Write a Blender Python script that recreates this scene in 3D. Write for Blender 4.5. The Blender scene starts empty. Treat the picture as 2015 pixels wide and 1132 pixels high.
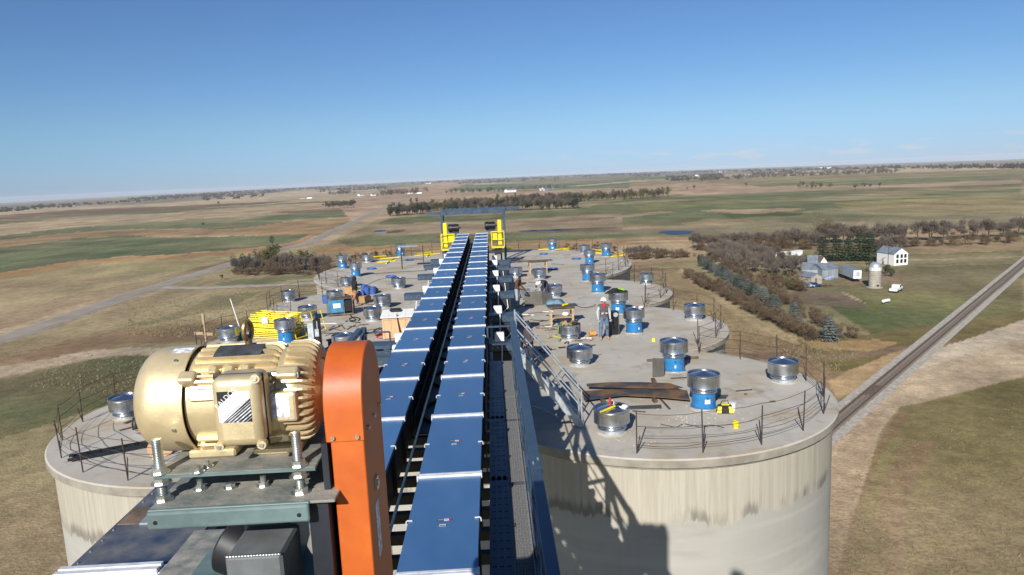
import bpy, math, random
import numpy as np
from mathutils import Vector, Matrix, Euler
SC = bpy.context.scene
COL = SC.collection
rnd = random.Random(7)
PI = math.pi
rad = math.radians

# ------------------------------------------------------------------ camera
CAM_Z = 6.9                                     # height of the lens above the silo roofs (z = 0)
R_CAM = Matrix(((0.99858071, -0.04737765, 0.02432938),
                (-0.03138834, -0.15447295, 0.98749829),
                (-0.04302711, -0.98686041, -0.15574081)))   # columns: right, down, forward
cam_d = bpy.data.cameras.new('camera')
cam = bpy.data.objects.new('camera', cam_d); COL.objects.link(cam)
cam_d.sensor_width = 36.0
cam_d.lens = 36.0 * 1400.0 / 2015.0
cam_d.clip_start = 0.05
cam_d.clip_end = 60000.0
m3 = Matrix((R_CAM.col[0], -R_CAM.col[1], -R_CAM.col[2])).transposed()
cam.matrix_world = Matrix.Translation((0, 0, CAM_Z)) @ m3.to_4x4()
SC.camera = cam

# ------------------------------------------------------------------ light
SUN_EL, SUN_AZ = rad(29.7), rad(18.7)           # shadows fall 18.7 degrees right of +Y
shadow_dir = Vector((math.sin(SUN_AZ) * math.cos(SUN_EL), math.cos(SUN_AZ) * math.cos(SUN_EL), -math.sin(SUN_EL)))
w = bpy.data.worlds.new('World'); SC.world = w; w.use_nodes = True
nt = w.node_tree; nt.nodes.clear()
sky = nt.nodes.new('ShaderNodeTexSky'); sky.sky_type = 'NISHITA'
sky.sun_disc = False
sky.sun_elevation = SUN_EL
sky.sun_rotation = SUN_AZ + PI
sky.altitude = 450; sky.air_density = 1.0; sky.dust_density = 0.0; sky.ozone_density = 3.0
bg = nt.nodes.new('ShaderNodeBackground'); bg.inputs['Strength'].default_value = 0.051
wo = nt.nodes.new('ShaderNodeOutputWorld')
# a few small fair-weather clouds low over the horizon
tc = nt.nodes.new('ShaderNodeTexCoord')
sep = nt.nodes.new('ShaderNodeSeparateXYZ'); nt.links.new(tc.outputs['Generated'], sep.inputs[0])
mp = nt.nodes.new('ShaderNodeMapping'); mp.inputs['Scale'].default_value = (22, 22, 110)
nt.links.new(tc.outputs['Generated'], mp.inputs[0])
cn = nt.nodes.new('ShaderNodeTexNoise'); cn.inputs['Scale'].default_value = 1.0; cn.inputs['Detail'].default_value = 5
nt.links.new(mp.outputs[0], cn.inputs[0])
cr = nt.nodes.new('ShaderNodeMapRange'); cr.interpolation_type = 'SMOOTHSTEP'
cr.inputs[1].default_value = 0.535; cr.inputs[2].default_value = 0.66; cr.inputs[4].default_value = 0.55
nt.links.new(cn.outputs[0], cr.inputs[0])
b1 = nt.nodes.new('ShaderNodeMapRange'); b1.interpolation_type = 'SMOOTHSTEP'
b1.inputs[1].default_value = 0.004; b1.inputs[2].default_value = 0.012; nt.links.new(sep.outputs[2], b1.inputs[0])
b2 = nt.nodes.new('ShaderNodeMapRange'); b2.interpolation_type = 'SMOOTHSTEP'
b2.inputs[1].default_value = 0.030; b2.inputs[2].default_value = 0.018; nt.links.new(sep.outputs[2], b2.inputs[0])
def wmath(op, a, b):
    n = nt.nodes.new('ShaderNodeMath'); n.operation = op
    for i, v in enumerate((a, b)):
        if isinstance(v, (int, float)): n.inputs[i].default_value = v
        else: nt.links.new(v, n.inputs[i])
    return n.outputs[0]
b3 = nt.nodes.new('ShaderNodeMapRange'); b3.interpolation_type = 'SMOOTHSTEP'
b3.inputs[1].default_value = -0.03; b3.inputs[2].default_value = 0.16; nt.links.new(sep.outputs[0], b3.inputs[0])
cm = wmath('MULTIPLY', wmath('MULTIPLY', wmath('MULTIPLY', cr.outputs[0], b1.outputs[0]), b2.outputs[0]), b3.outputs[0])
mx = nt.nodes.new('ShaderNodeMix'); mx.data_type = 'RGBA'
tr_ = nt.nodes.new('ShaderNodeMapRange'); tr_.interpolation_type = 'SMOOTHSTEP'
tr_.inputs[1].default_value = -0.01; tr_.inputs[2].default_value = 0.085; nt.links.new(sep.outputs[2], tr_.inputs[0])
ti = nt.nodes.new('ShaderNodeMix'); ti.data_type = 'RGBA'; nt.links.new(tr_.outputs[0], ti.inputs[0])
ti.inputs[6].default_value = (0.52, 0.73, 1.33, 1); ti.inputs[7].default_value = (0.69, 0.885, 1.16, 1)   # autumn clear air, camera balanced for the warm sun
tm = nt.nodes.new('ShaderNodeMix'); tm.data_type = 'RGBA'; tm.blend_type = 'MULTIPLY'; tm.inputs[0].default_value = 1
nt.links.new(sky.outputs[0], tm.inputs[6]); nt.links.new(ti.outputs[2], tm.inputs[7])
nt.links.new(cm, mx.inputs[0]); nt.links.new(tm.outputs[2], mx.inputs[6])
mx.inputs[7].default_value = (8.6, 9.0, 9.4, 1)
nt.links.new(mx.outputs[2], bg.inputs[0]); nt.links.new(bg.outputs[0], wo.inputs[0])
sd = bpy.data.lights.new('sun', 'SUN'); sd.energy = 4.2; sd.angle = rad(0.53); sd.color = (1.0, 0.955, 0.89)
so = bpy.data.objects.new('sun', sd); COL.objects.link(so)
so.rotation_mode = 'QUATERNION'; so.rotation_quaternion = shadow_dir.to_track_quat('-Z', 'Y')
SC.view_settings.view_transform = 'Standard'; SC.view_settings.look = 'None'
SC.view_settings.gamma = 1.0; SC.view_settings.use_curve_mapping = False
SC.view_settings.exposure = 0.58
SC.render.engine = 'CYCLES'
SC.cycles.max_bounces = 6; SC.cycles.transparent_max_bounces = 6
SC.cycles.use_denoising = True

# ------------------------------------------------------------------ picture to place
GZ = -31.0                                      # the plain below the silos
def ray(px, py):
    return R_CAM @ Vector(((px - 1007.5) / 1400.0, (py - 566.0) / 1400.0, 1.0))
def at(px, py, z=0.0):
    d = ray(px, py); t = (z - CAM_Z) / d.z
    return Vector((0, 0, CAM_Z)) + d * t
def atY(px, py, y):
    d = ray(px, py)
    return Vector((0, 0, CAM_Z)) + d * (y / d.y)
def hgt(x, y):
    r = math.hypot(x, y)
    if r < 1200: return GZ
    a = abs(math.atan2(x, y)); s = min(1.0, (r - 1200) / 10800.0)
    return GZ - min(50.0, 130.0 * a * a) * s * s * (3 - 2 * s) - (2.0 if r > 1200 else 0) * s
def gp(px, py):
    z = GZ
    for _ in range(6):
        p = at(px, py, z); z = hgt(p.x, p.y)
    return Vector((p.x, p.y, z))

# ------------------------------------------------------------------ mesh helpers
class MB:
    """Collects primitives and links them as one mesh object."""
    def __init__(s): s.v = []; s.f = []; s.m = []; s.M = Matrix.Identity(4); s.mi = 0
    def add(s, vs, fs):
        o = len(s.v); M = s.M
        s.v += [tuple(M @ Vector(p)) for p in vs]
        s.f += [tuple(i + o for i in f) for f in fs]; s.m += [s.mi] * len(fs); return s
    def box(s, c, d, rot=None):
        hx, hy, hz = d[0] / 2, d[1] / 2, d[2] / 2
        vs = [Vector((x, y, z)) for x in (-hx, hx) for y in (-hy, hy) for z in (-hz, hz)]
        if rot: r = Euler(rot).to_matrix(); vs = [r @ p for p in vs]
        c = Vector(c)
        return s.add([p + c for p in vs], [(0, 1, 3, 2), (4, 6, 7, 5), (0, 4, 5, 1), (2, 3, 7, 6), (0, 2, 6, 4), (1, 5, 7, 3)])
    def b2(s, x0, x1, y0, y1, z0, z1):
        return s.box(((x0 + x1) / 2, (y0 + y1) / 2, (z0 + z1) / 2), (x1 - x0, y1 - y0, z1 - z0))
    def bar(s, a, b, wd, ht, up=(0, 0, 1)):
        a = Vector(a); b = Vector(b); d = (b - a)
        if d.length < 1e-6: return s
        d.normalize(); u = Vector(up)
        if abs(d.dot(u)) > .98: u = Vector((0, 1, 0))
        r = d.cross(u).normalized(); u = r.cross(d)
        vs = [p + r * (x * wd / 2) + u * (y * ht / 2) for p in (a, b) for x, y in ((-1, -1), (1, -1), (1, 1), (-1, 1))]
        return s.add(vs, [(0, 1, 2, 3), (7, 6, 5, 4), (0, 4, 5, 1), (1, 5, 6, 2), (2, 6, 7, 3), (3, 7, 4, 0)])
    def tube(s, pts, r, n=8, cap=True):
        pts = [Vector(p) for p in pts]; rs = r if isinstance(r, (list, tuple)) else [r] * len(pts)
        vs = []; fs = []; pu = None
        for i, p in enumerate(pts):
            d = (pts[min(i + 1, len(pts) - 1)] - pts[max(i - 1, 0)])
            if d.length < 1e-9: d = Vector((0, 0, 1))
            d.normalize()
            u = pu if pu else (Vector((0, 0, 1)) if abs(d.z) < .9 else Vector((1, 0, 0)))
            u = (u - d * u.dot(d))
            if u.length < 1e-6: u = Vector((1, 0, 0)) - d * d.x
            u.normalize(); pu = u; v = d.cross(u)
            vs += [p + (u * math.cos(2 * PI * k / n) + v * math.sin(2 * PI * k / n)) * rs[i] for k in range(n)]
        for i in range(len(pts) - 1):
            for k in range(n):
                a = i * n + k; b = i * n + (k + 1) % n
                fs.append((a, b, b + n, a + n))
        if cap: fs.append(tuple(range(n))[::-1]); fs.append(tuple(range((len(pts) - 1) * n, len(pts) * n)))
        return s.add(vs, fs)
    def lathe(s, prof, n=32, a0=0.0, a1=2 * PI):
        full = abs(a1 - a0 - 2 * PI) < 1e-6
        k = n if full else n + 1; vs = []; fs = []
        for r, z in prof:
            for i in range(k):
                a = a0 + (a1 - a0) * i / n; vs.append((r * math.cos(a), r * math.sin(a), z))
        for j in range(len(prof) - 1):
            for i in range(n):
                a = j * k + i; b = j * k + (i + 1) % k
                fs.append((a, b, b + k, a + k))
        return s.add(vs, fs)
    def prism(s, poly, z0, z1):
        n = len(poly)
        return s.add([(x, y, z0) for x, y in poly] + [(x, y, z1) for x, y in poly],
                     [tuple(range(n))[::-1], tuple(range(n, 2 * n))] + [(i, (i + 1) % n, (i + 1) % n + n, i + n) for i in range(n)])
    def sph(s, c, r, n=10, k=6):
        c = Vector(c); r = Vector(r) if not isinstance(r, (int, float)) else Vector((r, r, r))
        vs = [c + Vector((0, 0, -r.z))]
        for j in range(1, k):
            t = -PI / 2 + PI * j / k
            vs += [c + Vector((r.x * math.cos(t) * math.cos(2 * PI * i / n), r.y * math.cos(t) * math.sin(2 * PI * i / n), r.z * math.sin(t))) for i in range(n)]
        vs.append(c + Vector((0, 0, r.z))); L = len(vs) - 1; fs = []
        for i in range(n):
            fs.append((0, 1 + (i + 1) % n, 1 + i)); o = 1 + (k - 2) * n; fs.append((o + i, o + (i + 1) % n, L))
        for j in range(k - 2):
            for i in range(n):
                a = 1 + j * n + i; b = 1 + j * n + (i + 1) % n; fs.append((a, b, b + n, a + n))
        return s.add(vs, fs)
    def obj(s, name, mats, parent=None, smooth=None, bevel=0, loc=None, seg=1):
        me = bpy.data.meshes.new(name); me.from_pydata(s.v, [], s.f); me.update()
        if not isinstance(mats, (list, tuple)): mats = [mats]
        for m in mats: me.materials.append(m)
        if len(mats) > 1: me.polygons.foreach_set('material_index', s.m)
        if smooth is not None:
            me.polygons.foreach_set('use_smooth', [True] * len(me.polygons)); me.set_sharp_from_angle(angle=rad(smooth))
        o = bpy.data.objects.new(name, me); COL.objects.link(o)
        if parent: o.parent = parent
        if loc is not None: o.location = loc
        if bevel:
            b = o.modifiers.new('bevel', 'BEVEL'); b.width = bevel; b.segments = seg; b.limit_method = 'ANGLE'; b.angle_limit = rad(35)
        return o

def tag(o, label=None, cat=None, group=None, kind=None):
    if label: o['label'] = label
    if cat: o['category'] = cat
    if group: o['group'] = group
    if kind: o['kind'] = kind
    return o
def thing(name, label, cat, loc=(0, 0, 0), rz=0.0, group=None):
    o = bpy.data.objects.new(name, None); o.empty_display_size = .2; COL.objects.link(o)
    o.location = loc; o.rotation_euler = (0, 0, rz)
    return tag(o, label, cat, group)
KIDS = {}
def copy_tree(o, parent=None, loc=None, rz=None, label=None, scale=None, group=None):
    c = o.copy(); COL.objects.link(c)
    if parent: c.parent = parent
    if loc is not None: c.location = loc
    if rz is not None: c.rotation_euler = (0, 0, rz)
    if scale is not None: c.scale = scale if not isinstance(scale, (int, float)) else (scale,) * 3
    if label: c['label'] = label
    if group: c['group'] = group
    if o.name not in KIDS: KIDS[o.name] = list(o.children)
    for ch in KIDS[o.name]: copy_tree(ch, c)
    return c
def text(name, s, size, mat_, parent, M, extrude=0.0006):
    cu = bpy.data.curves.new(name, 'FONT'); cu.body = s; cu.size = size; cu.align_x = 'CENTER'; cu.align_y = 'CENTER'; cu.extrude = extrude
    t = bpy.data.objects.new(name, cu); COL.objects.link(t)
    me = bpy.data.meshes.new_from_object(t.evaluated_get(bpy.context.evaluated_depsgraph_get()))
    bpy.data.objects.remove(t); me.materials.clear(); me.materials.append(mat_)
    o = bpy.data.objects.new(name, me); COL.objects.link(o); o.parent = parent; o.matrix_local = M
    return o

# ------------------------------------------------------------------ materials
def mat(name, col, rough=.7, metal=0.0, var=.15, scale=3.0, bump=0.0, bscale=None, col2=None, spec=.5, stretch=(1, 1, 1), rvar=0.0, detail=6, coord='Object', lo=.35, hi=.65):
    m = bpy.data.materials.new(name); m.use_nodes = True; t = m.node_tree; b = t.nodes['Principled BSDF']
    b.inputs['Roughness'].default_value = rough; b.inputs['Metallic'].default_value = metal
    b.inputs['Specular IOR Level'].default_value = spec
    c = t.nodes.new('ShaderNodeTexCoord'); mp = t.nodes.new('ShaderNodeMapping'); mp.inputs['Scale'].default_value = stretch
    t.links.new(c.outputs[coord], mp.inputs[0])
    n = t.nodes.new('ShaderNodeTexNoise'); n.inputs['Scale'].default_value = scale; n.inputs['Detail'].default_value = detail
    n.inputs['Roughness'].default_value = .6
    t.links.new(mp.outputs[0], n.inputs[0])
    r = t.nodes.new('ShaderNodeMapRange'); r.inputs[1].default_value = lo; r.inputs[2].default_value = hi
    t.links.new(n.outputs[0], r.inputs[0])
    x = t.nodes.new('ShaderNodeMix'); x.data_type = 'RGBA'
    c2 = col2 or tuple(v * (1 - 2 * var) for v in col[:3]); c1 = tuple(min(1, v * (1 + var)) for v in col[:3]) if not col2 else col
    x.inputs[6].default_value = (*c2[:3], 1); x.inputs[7].default_value = (*c1[:3], 1)
    t.links.new(r.outputs[0], x.inputs[0]); t.links.new(x.outputs[2], b.inputs['Base Color'])
    if rvar:
        rr = t.nodes.new('ShaderNodeMapRange'); rr.inputs[1].default_value = .3; rr.inputs[2].default_value = .7
        rr.inputs[3].default_value = max(.02, rough - rvar); rr.inputs[4].default_value = min(1, rough + rvar)
        t.links.new(n.outputs[0], rr.inputs[0]); t.links.new(rr.outputs[0], b.inputs['Roughness'])
    if bump:
        n2 = t.nodes.new('ShaderNodeTexNoise'); n2.inputs['Scale'].default_value = bscale or scale * 6; n2.inputs['Detail'].default_value = 4
        t.links.new(mp.outputs[0], n2.inputs[0])
        bp = t.nodes.new('ShaderNodeBump'); bp.inputs['Strength'].default_value = bump; bp.inputs['Distance'].default_value = .02
        t.links.new(n2.outputs[0], bp.inputs['Height']); t.links.new(bp.outputs[0], b.inputs['Normal'])
    return m
M = {}
M['galv'] = mat('galvanised_steel', (.64, .66, .68), .25, .97, .10, 3, col2=(.50, .52, .54), rvar=.05, bump=.10, bscale=2.5)
M['gratingsteel'] = mat('worn_grating_steel', (.26, .255, .245), .7, .2, .25, 38, col2=(.13, .13, .13), bump=.4, bscale=90)
M['galv_dull'] = mat('dull_galvanised', (.50, .54, .57), .5, .6, .1, 6, rvar=.1)
M['fanblue'] = mat('blue_fan_paint', (.026, .185, .42), .35, 0, .10, 4)
M['lidblue'] = mat('blue_conveyor_lid', (.070, .165, .325), .40, .18, .08, 1.6, stretch=(1, .5, 1), rvar=.10, spec=.6, col2=(.052, .135, .285), detail=9, bump=.06, bscale=1.3)
_t = M['lidblue'].node_tree; _o = _t.nodes.new('ShaderNodeObjectInfo'); _r = _t.nodes.new('ShaderNodeMapRange')
_r.inputs[3].default_value = .80; _r.inputs[4].default_value = 1.22; _t.links.new(_o.outputs['Random'], _r.inputs[0])
_x = _t.nodes.new('ShaderNodeMix'); _x.data_type = 'RGBA'; _x.blend_type = 'MULTIPLY'; _x.inputs[0].default_value = 1
_b = _t.nodes['Principled BSDF']; _l = _b.inputs['Base Color'].links[0].from_socket
_t.links.new(_l, _x.inputs[6]); _t.links.new(_r.outputs[0], _x.inputs[7]); _t.links.new(_x.outputs[2], _b.inputs['Base Color'])   # no two covers quite the same
M['slate'] = mat('slate_blue_paint', (.048, .078, .115), .38, .1, .12, 3, rvar=.1)
M['darksteel'] = mat('dark_steel_frame', (.020, .024, .032), .5, .1, .2, 4)
M['black'] = mat('black_paint', (.012, .012, .014), .45, 0, .2, 6)
M['white'] = mat('white_paint', (.78, .78, .76), .5, 0, .05, 6)
M['strip'] = mat('bright_joint_strip', (.74, .75, .76), .42, .25, .08, 9)
M['yellow'] = mat('yellow_paint', (.80, .62, .012), .4, 0, .06, 5)
M['orange'] = mat('orange_guard_paint', (.54, .118, .012), .5, 0, .05, 3.5, col2=(.42, .080, .012), rvar=.08, detail=10, bump=.05, bscale=25)
M['gold'] = mat('gold_motor_paint', (.70, .57, .335), .38, .5, .06, 7, rvar=.06, bump=.06, bscale=60)
M['boxgrey'] = mat('grey_box_paint', (.15, .16, .165), .5, .1, .15, 5)
M['teal'] = mat('grey_green_paint', (.13, .19, .185), .45, 0, .15, 4, rvar=.1)
M['dustplate'] = mat('dusty_steel_plate', (.33, .305, .255), .8, 0, .25, 6, col2=(.13, .15, .14), bump=.2, bscale=40)
M['zinc'] = mat('zinc_bolt', (.62, .64, .60), .35, .9, .12, 12)
M['rubber'] = mat('black_sticker_film', (.05, .055, .06), .75, 0, .3, 14, bump=.3, bscale=30)
M['rust'] = mat('rusty_rebar', (.13, .065, .035), .85, 0, .3, 8, col2=(.06, .04, .03))
M['rebar'] = mat('dark_rebar', (.065, .05, .042), .8, .2, .3, 8)
M['wood'] = mat('raw_timber', (.42, .31, .19), .8, 0, .18, 3, stretch=(1, 1, 8))
M['wooddark'] = mat('weathered_plywood', (.16, .11, .075), .85, 0, .3, 3)
M['plyshed'] = mat('tan_plywood', (.62, .37, .20), .75, 0, .08, 3, stretch=(6, 6, 1))
M['card'] = mat('brown_cardboard', (.50, .29, .13), .8, 0, .1, 4)
M['rustplate'] = mat('rusty_steel_sheet', (.20, .11, .045), .7, .2, .2, 1.2, col2=(.055, .058, .066), bump=.15, bscale=12, lo=.45, hi=.6)
M['greysheet'] = mat('mill_scale_sheet', (.075, .075, .07), .55, .4, .2, 2, col2=(.14, .125, .10))
M['tarp'] = mat('black_tarp', (.014, .014, .016), .8, 0, .3, 6, bump=.5, bscale=9)
M['blueplastic'] = mat('blue_plastic', (.055, .12, .36), .3, 0, .1, 6)
M['welderblue'] = mat('welder_blue', (.045, .20, .36), .45, 0, .15, 5)
M['green'] = mat('green_plastic', (.01, .16, .09), .4, 0, .1, 5)
M['lime'] = mat('lime_cloth', (.26, .55, .05), .7, 0, .1, 8)
M['red'] = mat('red_cloth', (.55, .02, .02), .7, 0, .15, 8)
M['skin'] = mat('skin', (.42, .22, .15), .6, 0, .08, 12)
M['paper'] = mat('printed_paper', (.70, .72, .76), .6, 0, .25, 45, detail=2)
M['shedwall'] = mat('weathered_sheet_metal', (.30, .34, .37), .55, .35, .12, .6, stretch=(4, 4, .4))
M['asphalt'] = mat('asphalt', (.31, .262, .20), .9, 0, .12, .08, coord='Object')
M['gravel'] = mat('pale_gravel', (.37, .325, .26), .95, 0, .14, .25, bump=.3, bscale=3)
M['ballast'] = mat('railway_ballast', (.44, .395, .325), .95, 0, .16, 1.2, bump=.6, bscale=4)
M['sleeper'] = mat('railway_sleeper', (.15, .125, .105), .9, 0, .25, 3)
M['water'] = mat('pond_water', (.008, .018, .050), .36, 0, .1, .05, bump=1.0, bscale=.8, spec=.3)
M['farmconc'] = mat('stave_silo_concrete', (.36, .33, .27), .9, 0, .12, 1.2, bump=.2, bscale=6)
M['bark'] = mat('bark', (.085, .07, .058), .9, 0, .2, 6)
def cloth(n, c): M[n] = mat(n, c, .85, 0, .16, 9, bump=.35, bscale=22)
cloth('cloth_charcoal', (.085, .072, .085)); cloth('cloth_black', (.012, .011, .012)); cloth('cloth_tan', (.42, .20, .09))
cloth('cloth_navy', (.028, .035, .062)); cloth('cloth_grey', (.32, .34, .37)); cloth('cloth_denim', (.10, .16, .27))
cloth('cloth_brown', (.10, .045, .028)); cloth('cloth_vest', (.10, .085, .09)); cloth('cloth_lightgrey', (.45, .46, .44)); cloth('boot', (.42, .24, .12))

def concrete_wall():
    m = bpy.data.materials.new('slipform_concrete_wall'); m.use_nodes = True; t = m.node_tree; b = t.nodes['Principled BSDF']
    b.inputs['Roughness'].default_value = .9; b.inputs['Specular IOR Level'].default_value = .25
    L = t.links.new; N = t.nodes.new
    g = N('ShaderNodeTexCoord'); sp = N('ShaderNodeSeparateXYZ'); L(g.outputs['Object'], sp.inputs[0])
    def noise(sc, st, det=6, ro=.6):
        mp = N('ShaderNodeMapping'); mp.inputs['Scale'].default_value = st; L(g.outputs['Object'], mp.inputs[0])
        n = N('ShaderNodeTexNoise'); n.inputs['Scale'].default_value = sc; n.inputs['Detail'].default_value = det; n.inputs['Roughness'].default_value = ro
        L(mp.outputs[0], n.inputs[0]); return n.outputs[0]
    def rng(v, a, b_, c=0, d=1, st='SMOOTHSTEP'):
        r = N('ShaderNodeMapRange'); r.interpolation_type = st
        for i, q in zip((1, 2, 3, 4), (a, b_, c, d)): r.inputs[i].default_value = q
        L(v, r.inputs[0]); return r.outputs[0]
    def ma(op, a, b_):
        n = N('ShaderNodeMath'); n.operation = op
        for i, v in enumerate((a, b_)):
            if isinstance(v, (int, float)): n.inputs[i].default_value = v
            else: L(v, n.inputs[i])
        return n.outputs[0]
    def mixc(f, a, b_):
        x = N('ShaderNodeMix'); x.data_type = 'RGBA'; L(f, x.inputs[0])
        for i, v in ((6, a), (7, b_)):
            if isinstance(v, tuple): x.inputs[i].default_value = (*v, 1)
            else: L(v, x.inputs[i])
        return x.outputs[2]
    drip = noise(9, (1, 1, .035), 8, .75)         # vertical runs
    edge = noise(.7, (1, 1, .02), 3)
    big = noise(.25, (1, 1, 1.0), 4)
    band = noise(.5, (.15, .15, 3.0), 3)
    dep = ma('ADD', sp.outputs[2], ma('ADD', ma('MULTIPLY', drip, .75), ma('MULTIPLY', edge, 1.0)))
    wash = rng(dep, -.88, -.80)                   # upper weathered zone, ends in short runs under the roof edge
    lip = ma('MULTIPLY', wash, rng(dep, -.42, -.72))
    base = mixc(rng(big, .35, .65), (.335, .325, .29), (.375, .362, .318))
    base = mixc(rng(band, .42, .66, 0, .7), base, (.415, .40, .355))
    base = mixc(rng(noise(1.1, (.4, .4, 1.6), 8, .7), .5, .72, 0, .55), base, (.29, .275, .235))
    base = mixc(rng(noise(4, (1, 1, .05), 4), .5, .75, 0, .25), base, (.30, .28, .235))
    up = mixc(rng(drip, .34, .64), (.345, .312, .245), (.42, .392, .32))
    col = mixc(wash, base, up)
    col = mixc(ma('MULTIPLY', lip, rng(noise(.9, (1, 1, .25), 4), .46, .62)), col, (.20, .185, .155))
    L(col, b.inputs['Base Color'])
    bp = N('ShaderNodeBump'); bp.inputs['Strength'].default_value = .25; bp.inputs['Distance'].default_value = .03
    L(ma('ADD', band, ma('MULTIPLY', drip, .6)), bp.inputs['Height']); L(bp.outputs[0], b.inputs['Normal'])
    return m
M['wall'] = concrete_wall()
def concrete_roof():
    m = bpy.data.materials.new('trowelled_concrete_roof'); m.use_nodes = True; t = m.node_tree; b = t.nodes['Principled BSDF']
    b.inputs['Roughness'].default_value = .88; b.inputs['Specular IOR Level'].default_value = .25
    L = t.links.new; N = t.nodes.new
    g = N('ShaderNodeNewGeometry')
    def noise(sc, det=6, st=(1, 1, 1)):
        mp = N('ShaderNodeMapping'); mp.inputs['Scale'].default_value = st; L(g.outputs['Position'], mp.inputs[0])
        n = N('ShaderNodeTexNoise'); n.inputs['Scale'].default_value = sc; n.inputs['Detail'].default_value = det; n.inputs['Roughness'].default_value = .65
        L(mp.outputs[0], n.inputs[0]); return n.outputs[0]
    def rng(v, a, b_, c=0, d=1):
        r = N('ShaderNodeMapRange'); r.interpolation_type = 'SMOOTHSTEP'
        for i, q in zip((1, 2, 3, 4), (a, b_, c, d)): r.inputs[i].default_value = q
        L(v, r.inputs[0]); return r.outputs[0]
    def mixc(f, a, b_):
        x = N('ShaderNodeMix'); x.data_type = 'RGBA'; L(f, x.inputs[0])
        for i, v in ((6, a), (7, b_)):
            if isinstance(v, tuple): x.inputs[i].default_value = (*v, 1)
            else: L(v, x.inputs[i])
        return x.outputs[2]
    c = mixc(rng(noise(.35), .35, .65), (.42, .385, .32), (.48, .45, .39))
    c = mixc(rng(noise(1.6, 8), .5, .75, 0, .6), c, (.315, .295, .26))
    c = mixc(rng(noise(.30, 6, (1, 1.8, 1)), .48, .66, 0, .75), c, (.38, .285, .165))    # rust-coloured stains
    c = mixc(rng(noise(.6, 7, (1.6, 1, 1)), .55, .70, 0, .6), c, (.185, .175, .165))
    c = mixc(rng(noise(9, 3), .60, .75, 0, .35), c, (.52, .51, .48))
    L(c, b.inputs['Base Color'])
    bp = N('ShaderNodeBump'); bp.inputs['Strength'].default_value = .22; bp.inputs['Distance'].default_value = .02
    L(noise(7, 8), bp.inputs['Height']); L(bp.outputs[0], b.inputs['Normal'])
    return m
M['roof'] = concrete_roof()
M['slabedge'] = mat('stained_slab_edge', (.33, .305, .255), .92, 0, .2, 1.6, col2=(.22, .20, .165), bump=.3, bscale=8, spec=.2)
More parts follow.
